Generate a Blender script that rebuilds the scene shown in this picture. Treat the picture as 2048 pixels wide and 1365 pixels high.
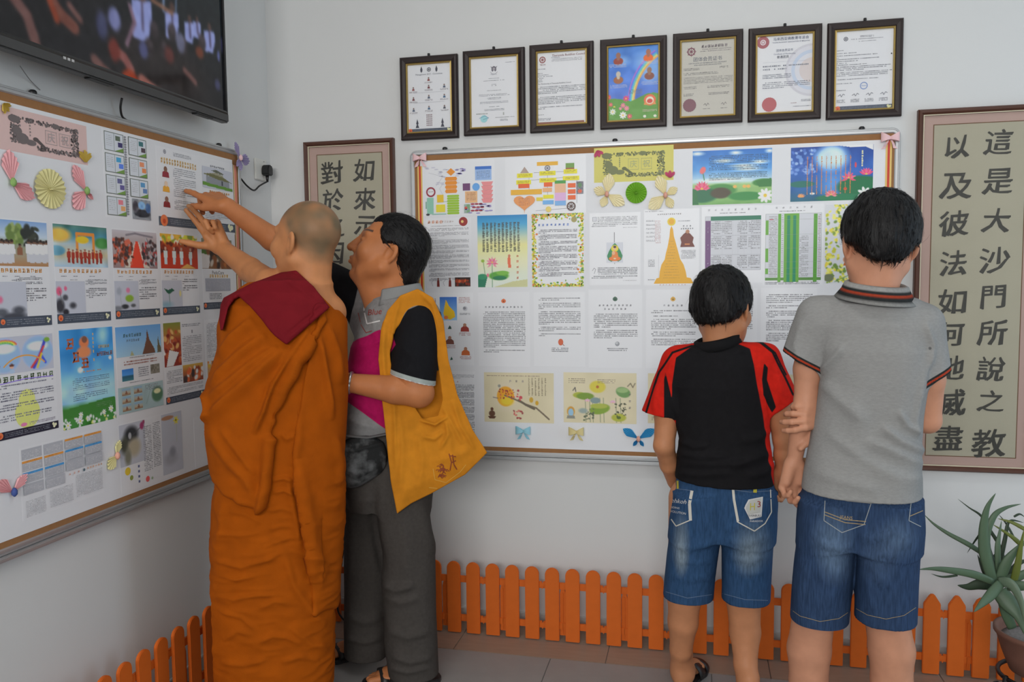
import bpy, bmesh, math, random
import numpy as np
from mathutils import Matrix, Vector

# ---------------------------------------------------------------- camera, world, lights, exposure
SC = bpy.context.scene
for _o in list(bpy.data.objects):
    bpy.data.objects.remove(_o)
COL = SC.collection
FPX = 1625.08                                   # focal length in pixels of the 2048x1365 frame
CAM = np.array([1.8135, -3.265, 1.445])
_yaw, _pit, _rol = 0.22342681, 0.07274364, -0.01086723
def _rot():
    cy, sy = math.cos(_yaw), math.sin(_yaw)
    A = np.array([[cy, sy, 0], [-sy, cy, 0], [0, 0, 1.]])
    B = np.array([[1, 0, 0], [0, 0, -1], [0, 1, 0.]])
    cp, sp = math.cos(_pit), math.sin(_pit)
    P = np.array([[1, 0, 0], [0, cp, -sp], [0, sp, cp]])
    cr, sr = math.cos(_rol), math.sin(_rol)
    Q = np.array([[cr, -sr, 0], [sr, cr, 0], [0, 0, 1.]])
    return Q @ P @ B @ A
RW = _rot()                                      # world -> camera (x right, y down, z forward)
_c = bpy.data.cameras.new('camera')
_c.lens = FPX / 2048 * 36.0
_c.sensor_width = 36.0
_c.clip_start = 0.05
_cam = bpy.data.objects.new('camera', _c)
COL.objects.link(_cam)
_m = Matrix([[RW[0][i], -RW[1][i], -RW[2][i], CAM[i]] for i in range(3)] + [[0, 0, 0, 1]])
_cam.matrix_world = _m
SC.camera = _cam
SC.view_settings.view_transform = 'Standard'
SC.view_settings.look = 'None'
SC.view_settings.exposure = 0.11
SC.view_settings.gamma = 1.0
SC.view_settings.use_curve_mapping = False

_w = bpy.data.worlds.new('world')
SC.world = _w
_w.use_nodes = True
_w.node_tree.nodes['Background'].inputs[0].default_value = (0.80, 0.90, 1.0, 1)
_w.node_tree.nodes['Background'].inputs[1].default_value = 0.3

def area(name, loc, target, sx, sy, power, col):
    l = bpy.data.lights.new(name, 'AREA')
    l.shape = 'RECTANGLE'; l.size = sx; l.size_y = sy
    l.energy = power; l.color = col
    o = bpy.data.objects.new(name, l); COL.objects.link(o)
    o.location = loc
    d = Vector(target) - Vector(loc)
    o.rotation_euler = d.to_track_quat('-Z', 'Y').to_euler()
    return o
ROOM_X, ROOM_Y, ROOM_Z = 4.7, -6.8, 3.15
area('daylight_of_side_doorway', (ROOM_X - .06, -1.15, 1.5), (0, -1.15, 1.4), 1.3, 2.2, 17, (.62, .82, 1.0))
area('daylight_of_shopfront', (1.6, ROOM_Y + .06, 2.4), (2.4, 0, 1.8), 2.8, .95, 120, (1.0, .985, .96))
ADDED_TUBES = ((1.7, -1.35, 'over the visitors'),)
for _x, _y, _n in ADDED_TUBES:
    area('added_ceiling_fill', (_x, _y, ROOM_Z - .09), (_x, _y, 0), 1.25, .16, 7, (1.0, .985, .96))  # added fill lamp, brightens the upper left wall near the corner

# ---------------------------------------------------------------- helpers
RND = random.Random(7)
NPR = np.random.RandomState(5)
def ray(px, py):
    return RW.T @ np.array([(px - 1024) / FPX, (py - 682.5) / FPX, 1.0])
def on_back(px, py, Y=0.0):
    d = ray(px, py); p = CAM + d * ((Y - CAM[1]) / d[1]); return p
def on_left(px, py, X=0.0):
    d = ray(px, py); p = CAM + d * ((X - CAM[0]) / d[0]); return p
def on_floor(px, py, Z=0.0):
    d = ray(px, py); p = CAM + d * ((Z - CAM[2]) / d[2]); return p
def s2l(c):
    c = np.asarray(c, float) / 255.0
    return np.where(c <= .04045, c / 12.92, ((c + .055) / 1.055) ** 2.4)

MATS = {}
def _nodes(name):
    m = bpy.data.materials.new(name); m.use_nodes = True
    nt = m.node_tree
    return m, nt, nt.nodes['Principled BSDF'], nt.nodes, nt.links
def mat(name, col, rough=.55, metal=0.0, noise=0.0, scale=20.0, bump=0.0, bscale=None, spec=.5, stretch=(1, 1, 1), sheen=0.0, coat=0.0):
    """procedural material: base colour varied by noise, fine relief by bump"""
    if name in MATS: return MATS[name]
    m, nt, b, N, L = _nodes(name)
    col = tuple(float(x) for x in col[:3])
    b.inputs['Base Color'].default_value = col + (1,)
    b.inputs['Roughness'].default_value = rough
    b.inputs['Metallic'].default_value = metal
    b.inputs['Specular IOR Level'].default_value = spec
    b.inputs['Sheen Weight'].default_value = sheen
    b.inputs['Coat Weight'].default_value = coat
    tc = N.new('ShaderNodeTexCoord'); mp = N.new('ShaderNodeMapping')
    mp.inputs['Scale'].default_value = stretch
    L.new(tc.outputs['Object'], mp.inputs['Vector'])
    nz = N.new('ShaderNodeTexNoise'); nz.inputs['Scale'].default_value = scale; nz.inputs['Detail'].default_value = 6
    L.new(mp.outputs['Vector'], nz.inputs['Vector'])
    if noise:
        mx = N.new('ShaderNodeMix'); mx.data_type = 'RGBA'
        mx.inputs['A'].default_value = tuple(x * (1 - noise) for x in col) + (1,)
        mx.inputs['B'].default_value = tuple(min(1, x * (1 + noise)) for x in col) + (1,)
        L.new(nz.outputs['Fac'], mx.inputs['Factor']); L.new(mx.outputs['Result'], b.inputs['Base Color'])
    if bump:
        n2 = N.new('ShaderNodeTexNoise'); n2.inputs['Scale'].default_value = bscale or scale * 4; n2.inputs['Detail'].default_value = 4
        L.new(mp.outputs['Vector'], n2.inputs['Vector'])
        bp = N.new('ShaderNodeBump'); bp.inputs['Strength'].default_value = bump; bp.inputs['Distance'].default_value = .003
        L.new(n2.outputs['Fac'], bp.inputs['Height']); L.new(bp.outputs['Normal'], b.inputs['Normal'])
    MATS[name] = m
    return m
def ink_mat(name, rough=.4, emit=0.0, spec=.4):
    """flat print: colour read from the mesh's colour attribute"""
    if name in MATS: return MATS[name]
    m, nt, b, N, L = _nodes(name)
    a = N.new('ShaderNodeAttribute'); a.attribute_name = 'Col'
    b.inputs['Roughness'].default_value = rough
    b.inputs['Specular IOR Level'].default_value = spec
    if emit:
        b.inputs['Base Color'].default_value = (.004, .004, .005, 1)
        L.new(a.outputs['Color'], b.inputs['Emission Color']); b.inputs['Emission Strength'].default_value = emit
    else:
        L.new(a.outputs['Color'], b.inputs['Base Color'])
    MATS[name] = m
    return m
def glass_mat(name='clear_glass'):
    if name in MATS: return MATS[name]
    m, nt, b, N, L = _nodes(name)
    N.remove(b)
    t = N.new('ShaderNodeBsdfTransparent'); g = N.new('ShaderNodeBsdfGlossy'); g.inputs['Roughness'].default_value = .03
    fr = N.new('ShaderNodeFresnel'); fr.inputs['IOR'].default_value = 1.16
    mx = N.new('ShaderNodeMixShader')
    L.new(fr.outputs[0], mx.inputs[0]); L.new(t.outputs[0], mx.inputs[1]); L.new(g.outputs[0], mx.inputs[2])
    L.new(mx.outputs[0], N['Material Output'].inputs['Surface'])
    MATS[name] = m
    return m

def raw_mesh(name, V, F, smooth=False):
    me = bpy.data.meshes.new(name)
    V = np.asarray(V, dtype=np.float64)
    if isinstance(F, np.ndarray):
        k = F.shape[1]; n = len(F)
        me.vertices.add(len(V)); me.vertices.foreach_set('co', V.ravel())
        me.loops.add(n * k); me.loops.foreach_set('vertex_index', F.ravel().astype(np.int32))
        me.polygons.add(n); me.polygons.foreach_set('loop_start', np.arange(0, n * k, k, dtype=np.int32))
        me.update(calc_edges=True)
    else:
        me.from_pydata(V.tolist(), [], [list(f) for f in F]); me.update()
    if smooth:
        me.polygons.foreach_set('use_smooth', np.ones(len(me.polygons), dtype=bool))
    return me
def set_col(me, C, name='Col'):
    a = me.color_attributes.new(name, 'FLOAT_COLOR', 'POINT')
    C = np.asarray(C, dtype=np.float32)
    if C.shape[1] == 3: C = np.concatenate([C, np.ones((len(C), 1), np.float32)], 1)
    a.data.foreach_set('color', C.ravel())
def set_float(me, name, A):
    a = me.attributes.new(name, 'FLOAT', 'POINT')
    a.data.foreach_set('value', np.asarray(A, np.float32))
def link(name, me, material=None, parent=None, loc=None, rz=None):
    o = bpy.data.objects.new(name, me); COL.objects.link(o)
    if material is not None and me is not None and not me.materials: me.materials.append(material)
    if parent is not None: o.parent = parent
    if loc is not None: o.location = loc
    if rz is not None: o.rotation_euler = (0, 0, rz)
    return o
def mobj(name, V, F, material, parent=None, smooth=False, loc=None, rz=None):
    return link(name, raw_mesh(name, V, F, smooth), material, parent, loc, rz)
def empty(name, loc=(0, 0, 0), rz=0.0):
    o = bpy.data.objects.new(name, None); COL.objects.link(o)
    o.location = loc; o.rotation_euler = (0, 0, rz); o.empty_display_size = .05
    return o
def tag(o, label=None, cat=None, group=None, kind=None):
    if label: o['label'] = label
    if cat: o['category'] = cat
    if group: o['group'] = group
    if kind: o['kind'] = kind
    return o
class MB:
    """collects simple shapes into one mesh"""
    def __init__(s): s.V = []; s.F = []
    def add(s, V, F):
        b = len(s.V); s.V += [tuple(map(float, v)) for v in V]; s.F += [tuple(i + b for i in f) for f in F]; return s
    def box(s, lo, hi):
        x0, y0, z0 = lo; x1, y1, z1 = hi
        return s.add([(x0, y0, z0), (x1, y0, z0), (x1, y1, z0), (x0, y1, z0), (x0, y0, z1), (x1, y0, z1), (x1, y1, z1), (x0, y1, z1)],
                     [(0, 3, 2, 1), (4, 5, 6, 7), (0, 1, 5, 4), (1, 2, 6, 5), (2, 3, 7, 6), (3, 0, 4, 7)])
    def tube(s, P, r, n=8, flat=1.0, up0=None):
        P = [np.array(p, float) for p in P]; m = len(P)
        rr = r if hasattr(r, '__len__') else [r] * m
        b = len(s.V); up = None if up0 is None else np.array(up0, float)
        for i, p in enumerate(P):
            t = P[min(i + 1, m - 1)] - P[max(i - 1, 0)]; t = t / (np.linalg.norm(t) + 1e-9)
            if up is None:
                up = np.array([0, 0, 1.]) if abs(t[2]) < .9 else np.array([1., 0, 0])
            u = np.cross(up, t); u /= np.linalg.norm(u) + 1e-9
            v = np.cross(t, u); up = v
            for k in range(n):
                a = 2 * math.pi * k / n
                s.V.append(tuple(p + rr[i] * (math.cos(a) * u + math.sin(a) * flat * v)))
        for i in range(m - 1):
            for k in range(n):
                k2 = (k + 1) % n
                s.F.append((b + i * n + k, b + i * n + k2, b + (i + 1) * n + k2, b + (i + 1) * n + k))
        s.F.append(tuple(b + k for k in range(n - 1, -1, -1))); s.F.append(tuple(b + (m - 1) * n + k for k in range(n)))
        return s
    def lathe(s, prof, n=24, c=(0, 0, 0)):
        b = len(s.V); m = len(prof)
        for r, z in prof:
            for k in range(n):
                a = 2 * math.pi * k / n
                s.V.append((c[0] + r * math.cos(a), c[1] + r * math.sin(a), c[2] + z))
        for i in range(m - 1):
            for k in range(n):
                k2 = (k + 1) % n
                s.F.append((b + i * n + k, b + i * n + k2, b + (i + 1) * n + k2, b + (i + 1) * n + k))
        s.F.append(tuple(b + k for k in range(n - 1, -1, -1))); s.F.append(tuple(b + (m - 1) * n + k for k in range(n)))
        return s
    def prism(s, pts, y0, y1):
        """outline in x,z extruded along y; front face at y0"""
        n = len(pts); b = len(s.V)
        s.V += [(p[0], y0, p[1]) for p in pts] + [(p[0], y1, p[1]) for p in pts]
        s.F.append(tuple(b + i for i in range(n))); s.F.append(tuple(b + n + i for i in range(n - 1, -1, -1)))
        for i in range(n):
            j = (i + 1) % n; s.F.append((b + i, b + n + i, b + n + j, b + j))
        return s
    def rails(s, w, h, prof):
        """mitred rectangular frame in x,z centred at 0; prof = [(inset, y)...] closed loop around the section"""
        b = len(s.V); m = len(prof)
        for (sx, sz) in ((-1, -1), (1, -1), (1, 1), (-1, 1)):
            for ins, y in prof:
                s.V.append((sx * (w / 2 - ins), y, sz * (h / 2 - ins)))
        for c in range(4):
            d = (c + 1) % 4
            for i in range(m):
                j = (i + 1) % m
                s.F.append((b + c * m + i, b + d * m + i, b + d * m + j, b + c * m + j))
        return s
    def mesh(s, name, smooth=False, bevel=0.0, fix=True):
        me = raw_mesh(name, np.array(s.V, float), s.F, smooth)
        if bevel or fix:
            bm = bmesh.new(); bm.from_mesh(me)
            if fix: bmesh.ops.recalc_face_normals(bm, faces=bm.faces)
            if bevel:
                es = [e for e in bm.edges if len(e.link_faces) == 2 and e.calc_face_angle(0) > .5]
                bmesh.ops.bevel(bm, geom=es, offset=bevel, segments=2, affect='EDGES', clamp_overlap=True)
            bm.to_mesh(me); bm.free()
            if smooth: me.polygons.foreach_set('use_smooth', np.ones(len(me.polygons), dtype=bool))
        return me
    def build(s, name, material, parent=None, smooth=False, bevel=0.0, loc=None, rz=None):
        return link(name, s.mesh(name, smooth, bevel), material, parent, loc, rz)
LEFT = math.pi / 2                               # local front (-y) faces +x on the left wall

# ---------------------------------------------------------------- the room
M_WALL = mat('painted_wall', (.70, .705, .70), rough=.75, noise=.025, scale=1.7, bump=.05, bscale=160)
M_CEIL = mat('white_ceiling', (.8, .8, .78), rough=.9, noise=.02)
M_TILE = mat('grey_floor_tile', (.27, .265, .26), rough=.42, noise=.10, scale=14, bump=.03)
M_GROUT = mat('floor_grout', (.16, .155, .15), rough=.9)
M_BORD = mat('brown_border_tile', (.31, .215, .16), rough=.45, noise=.16, scale=9, stretch=(1, 6, 1), bump=.03)
def wallbox(name, lo, hi, m=M_WALL):
    return tag(MB().box(lo, hi).build(name, m), kind='structure')
wallbox('wall_back', (-.15, 0, -.1), (ROOM_X + .15, .15, ROOM_Z))
wallbox('wall_left', (-.15, ROOM_Y, -.1), (0, 0, ROOM_Z))
wallbox('ceiling', (-.15, ROOM_Y - .15, ROOM_Z), (ROOM_X + .15, .15, ROOM_Z + .12), M_CEIL)
# right wall with a wide doorway, front wall with a shopfront opening (both out of the picture)
wr = MB().box((ROOM_X, -.4, -.1), (ROOM_X + .15, 0, ROOM_Z)).box((ROOM_X, ROOM_Y, -.1), (ROOM_X + .15, -2.1, ROOM_Z)).box((ROOM_X, -2.1, 2.85), (ROOM_X + .15, -.4, ROOM_Z))
tag(wr.build('wall_right', M_WALL), kind='structure')
wf = MB().box((0, ROOM_Y - .15, -.1), (.6, ROOM_Y, ROOM_Z)).box((4.4, ROOM_Y - .15, -.1), (ROOM_X, ROOM_Y, ROOM_Z)).box((.6, ROOM_Y - .15, 2.9), (4.4, ROOM_Y, ROOM_Z)).box((.6, ROOM_Y - .15, -.1), (4.4, ROOM_Y, .6))
tag(wf.build('wall_front', M_WALL), kind='structure')
fl = tag(MB().box((-.15, ROOM_Y - .15, -.12), (ROOM_X + .15, .15, -.004)).build('floor', M_GROUT), kind='structure')
# floor tiles: brown border course along both walls, then 60 cm grey tiles
def tile(lo, hi, m, name='tile'):
    MB().box((lo[0] + .0012, lo[1] + .0012, -.012), (hi[0] - .0012, hi[1] - .0012, 0)).build(name, m, fl, bevel=.0015)
BW = .285
for i in range(6):
    tile((BW + i * .6, -BW), (min(BW + (i + 1) * .6, ROOM_X), 0), M_BORD, 'border_tile')
for j in range(6):
    tile((0, -BW - (j + 1) * .6), (BW, -BW - j * .6), M_BORD, 'border_tile')
tile((0, -BW), (BW, 0), M_BORD, 'border_tile')
for i in range(6):
    for j in range(6):
        x0 = BW + i * .6 - .21
        tile((max(x0, BW), -BW - (j + 1) * .6), (x0 + .6, -BW - j * .6), M_TILE)
big = MB().box((3.7, -3.9, -.012), (ROOM_X, 0, 0)).box((0, ROOM_Y, -.012), (ROOM_X, -3.9, 0))
big.build('far_tiles', M_TILE, fl)
# low skirting
M_SKIRT = mat('skirting_tile', (.55, .54, .52), rough=.5, noise=.05)
tag(MB().box((.012, -.012, 0), (ROOM_X, 0, .055)).build('baseboard_back', M_SKIRT, bevel=.002), kind='structure')
tag(MB().box((0, ROOM_Y, 0), (.012, 0, .055)).build('baseboard_left', M_SKIRT, bevel=.002), kind='structure')
# unseen lamp fitting, added to go with the ceiling fill light
for _x, _y, _n in ADDED_TUBES:
    lamp = tag(empty('added_ceiling_lamp', (_x, _y, ROOM_Z - .08)), 'unseen white ceiling lamp added ' + _n, 'lamp')
    MB().box((-.62, -.04, .02), (.62, .04, .08)).build('housing', mat('lamp_housing', (.85, .85, .85)), lamp, bevel=.004)
    MB().tube([(-.6, 0, .03), (.6, 0, .03)], .014, 12).build('tube', mat('lamp_tube', (.9, .9, .88)), lamp, smooth=True)

# ---------------------------------------------------------------- picket fences
M_FENCE = mat('orange_plastic', (.68, .140, .018), rough=.55, noise=.09, scale=26, bump=.05, spec=.2)
FH, FW, FP, FT = .302, .057, .0821, .012
def picket_outline(kind):
    w = FW / 2
    if kind == 'round':
        pts = [(-w, .004), (w, .004)] + [(w * math.cos(a), FH - w + w * math.sin(a)) for a in np.linspace(0, math.pi, 13)]
    elif kind == 'blunt':
        pts = [(-w, .004), (w, .004), (w, FH - .034), (w * .62, FH - .012), (w * .2, FH - .003), (-w * .2, FH - .003), (-w * .62, FH - .012), (-w, FH - .034)]
    else:
        pts = [(-w, .004), (w, .004), (w, FH - .036), (w * .28, FH - .003), (0, FH), (-w * .28, FH - .003), (-w, FH - .036)]
    return pts
PK = {k: MB().prism(picket_outline(k), -FT, 0).mesh('picket', bevel=.0022) for k in ('round', 'point', 'blunt')}
RAILM = MB().box((-FP * 1.5 + .002, 0, -.0135), (FP * 1.5 - .002, .010, .0135)).mesh('rail', bevel=.0015)
STAKE = MB().prism([(-.0125, .022), (.0125, .022), (.0125, .19), (.005, .222), (0, .235), (-.005, .222), (-.0125, .19)], .004, .012).box((-.002, -.001, .03), (.002, .004, .2)).mesh('stake', bevel=.001)
LATCH = MB().box((-.012, -.003, -.006), (.012, .0, .010)).prism([(-.006, -.006), (.006, -.006), (0, -.018)], -.003, 0).mesh('latch', bevel=.0008)
def fence_panel(loc, rz, kinds, label, grp, latch=True):
    e = tag(empty('picket_fence_panel', loc, rz), label, 'fence', grp)
    for k, kd in zip((-1, 0, 1), kinds):
        link('picket', PK[kd], M_FENCE, e, (k * FP, 0, 0))
    for z in (.062, .226):
        link('rail', RAILM, M_FENCE, e, (0, 0, z))
        if latch: link('latch', LATCH, M_FENCE, e, (1.5 * FP, 0, z))
    link('stake', STAKE, M_FENCE, e, (-.5 * FP, 0, 0))
    return e
G_B, G_L = 'orange picket fence panels along the board wall', 'orange picket fence panels along the left wall'
# back wall: pickets sit on x = .846 + .0821 k ; panels of three, joints after k = 2, 5, 8 ...
names_b = ['behind the trousers of the man with the shoulder bag', 'just right of the grey trousers, nearest the shoulder bag', 'second to the right of the grey trousers',
           'third to the right of the grey trousers', 'just left of the boy in denim shorts', 'behind the bare calves of the boy', 'between the boy and the youth in grey polo',
           'behind the left calf of the youth in grey polo', 'showing between the calves of the youth in grey polo', 'with pointed tops just right of the youth in shorts',
           'with pointed tops behind the iron plant stand', 'at the right end, mostly behind the aloe pot']
x_first = .846 + FP * 1.0
for i, nm in enumerate(names_b):
    xc = x_first + (i - 1) * 3 * FP - FP
    ks = [('point' if xc + d * FP > 2.35 else 'round') for d in (-1, 0, 1)]
    ks = ['blunt' if abs(xc + d * FP - 2.80) < .035 else k for d, k in zip((-1, 0, 1), ks)]
    fence_panel((xc, -.13, 0), 0, ks, 'orange three-picket fence panel ' + nm, G_B)
fence_panel((.846 - FP - 4 * FP - FP * 1.5, -.13, 0), 0, ['round'] * 3, 'orange fence panel in the corner behind the monk', G_B)
# left wall
names_l = ['beside the hem of the ochre robe', 'second from the robe along the left wall', 'third from the robe, cut by the picture edge']
for i, nm in enumerate(names_l):
    fence_panel((.115, -.757 - .0875 - i * 3 * .0875, 0), LEFT, ['round'] * 3, 'orange three-picket fence panel ' + nm, G_L).scale = (1.066, 1, 1)

# ---------------------------------------------------------------- printed pages
_GL = {}
def glyphs(s, off=0.0):
    """outline mesh of a string, 1 unit tall em, baseline at 0"""
    key = (s, off)
    if key not in _GL:
        cu = bpy.data.curves.new('g', 'FONT'); cu.body = s; cu.resolution_u = 2; cu.offset = off
        o = bpy.data.objects.new('g', cu); COL.objects.link(o)
        dg = bpy.context.evaluated_depsgraph_get()
        me = bpy.data.meshes.new_from_object(o.evaluated_get(dg))
        V = np.array([v.co[:2] for v in me.vertices]).reshape(-1, 2); F = [tuple(p.vertices) for p in me.polygons]
        bpy.data.objects.remove(o); bpy.data.curves.remove(cu); bpy.data.meshes.remove(me)
        _GL[key] = (V, F)
    return _GL[key]
def vnoise(X, Y, sc, seed=0):
    r = np.random.RandomState(seed); G = r.rand(64, 64)
    x = X * sc; y = Y * sc
    i = np.floor(x).astype(int); j = np.floor(y).astype(int); fx = x - i; fy = y - j
    fx = fx * fx * (3 - 2 * fx); fy = fy * fy * (3 - 2 * fy)
    g = lambda a, b: G[a % 64, b % 64]
    return (g(i, j) * (1 - fx) + g(i + 1, j) * fx) * (1 - fy) + (g(i, j + 1) * (1 - fx) + g(i + 1, j + 1) * fx) * fy
class Pic:
    """small picture painted on a grid; coordinates are fractions, y down"""
    def __init__(s, w, h, res, bg):
        s.nx = max(3, int(w / res) + 1); s.ny = max(3, int(h / res) + 1); s.asp = h / w
        s.X, s.Y = np.meshgrid(np.linspace(0, 1, s.nx), np.linspace(0, 1, s.ny))
        s.I = np.zeros((s.ny, s.nx, 3)) + np.array(bg, float); s.px = 1.0 / s.nx
    def mixin(s, a, c):
        a = np.clip(a, 0, 1)[..., None]; s.I = s.I * (1 - a) + np.array(c, float) * a; return s
    def grad(s, stops):
        t = [q[0] for q in stops]
        for k in range(3): s.I[..., k] = np.interp(s.Y, t, [q[1][k] for q in stops])
        return s
    def ell(s, cx, cy, rx, ry, c, soft=.25, a=1, rot=0):
        dx = s.X - cx; dy = (s.Y - cy) * s.asp; ca, sa = math.cos(rot), math.sin(rot)
        u = (dx * ca + dy * sa) / rx; v = (-dx * sa + dy * ca) / (ry * s.asp)
        return s.mixin(a * (1 - np.hypot(u, v)) / soft + .5 * a, c)
    def poly(s, pts, c, a=1):
        ins = np.zeros(s.X.shape, bool); n = len(pts)
        for i in range(n):
            (x0, y0), (x1, y1) = pts[i], pts[(i + 1) % n]
            if y0 == y1: continue
            q = ((y0 > s.Y) != (y1 > s.Y)) & (s.X < (x1 - x0) * (s.Y - y0) / (y1 - y0) + x0); ins ^= q
        return s.mixin(ins * a, c)
    def stroke(s, pts, w, c, a=1):
        for (x0, y0), (x1, y1) in zip(pts[:-1], pts[1:]):
            dx, dy = x1 - x0, (y1 - y0) * s.asp; l = dx * dx + dy * dy + 1e-9
            t = np.clip(((s.X - x0) * dx + (s.Y - y0) * s.asp * dy) / l, 0, 1)
            d = np.hypot(s.X - x0 - t * dx, (s.Y - y0) * s.asp - t * dy)
            s.mixin(a * ((w / 2 - d) / s.px + .5), c)
        return s
    def noise(s, amp, sc, seed=0):
        s.I = s.I + amp * (vnoise(s.X, s.Y * s.asp, sc, seed) - .5)[..., None]; return s
    def specks(s, n, box, cols, r, seed=0, asp=1.0):
        g = random.Random(seed)
        for _ in range(n):
            s.ell(g.uniform(box[0], box[2]), g.uniform(box[1], box[3]), r * g.uniform(.6, 1.4), r * asp * g.uniform(.6, 1.4) / s.asp, g.choice(cols), .5, .9, g.uniform(0, 3))
        return s
    def lotus(s, cx, cy, r, c, c2=(250, 215, 225), n=7, spread=1.25):
        """pointed petals fanned around the heart"""
        for k in [i - (n - 1) / 2 for i in sorted(range(n), key=lambda i: -abs(i - (n - 1) / 2))]:
            a = -math.pi / 2 + k * spread * 2 / n
            tx, ty = cx + r * math.cos(a), cy + r * math.sin(a) / s.asp
            mx, my = cx + .5 * r * math.cos(a), cy + .5 * r * math.sin(a) / s.asp; q = .17 * r
            nx, ny = -math.sin(a) * q, math.cos(a) * q / s.asp
            f = .55 + .45 * (abs(k) % 2)
            cc = [c[i] * f + c2[i] * (1 - f) for i in range(3)]
            s.poly([(cx, cy), (mx + nx, my + ny), (tx, ty), (mx - nx, my - ny)], cc)
        return s.ell(cx, cy - .12 * r / s.asp, .14 * r, .1 * r / s.asp, (240, 190, 70))
    def flower(s, cx, cy, r, c, heart=(235, 190, 60), n=7, a0=0):
        for k in range(n):
            a = a0 + 2 * math.pi * k / n
            s.ell(cx + .6 * r * math.cos(a), cy + .6 * r * math.sin(a) / s.asp, .45 * r, .22 * r / s.asp, c, .3, 1, a)
        return s.ell(cx, cy, .25 * r, .25 * r / s.asp, heart)
    def bust(s, cx, cy, r, robe=(120, 40, 40), skin=(150, 105, 85)):
        s.ell(cx, cy + 1.5 * r / s.asp, 1.25 * r, .95 * r / s.asp, robe, .2)
        s.ell(cx, cy + .8 * r / s.asp, .4 * r, .5 * r / s.asp, skin, .3)
        return s.ell(cx, cy, .6 * r, .75 * r / s.asp, skin, .25)
    def person(s, cx, cy, h, top, legs=None, skin=(110, 80, 65), head=(45, 38, 36)):
        w = h * s.asp * .16
        if legs: s.poly([(cx - w * .8, cy + h * .5), (cx + w * .8, cy + h * .5), (cx + w * .7, cy + h), (cx - w * .7, cy + h)], legs)
        s.poly([(cx - w, cy + h * .2), (cx + w, cy + h * .2), (cx + w * 1.1, cy + h * .62), (cx - w * 1.1, cy + h * .62)], top)
        s.ell(cx, cy + h * .1, w * .62, h * .1, skin); return s.ell(cx, cy + h * .055, w * .6, h * .06, head)
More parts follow.
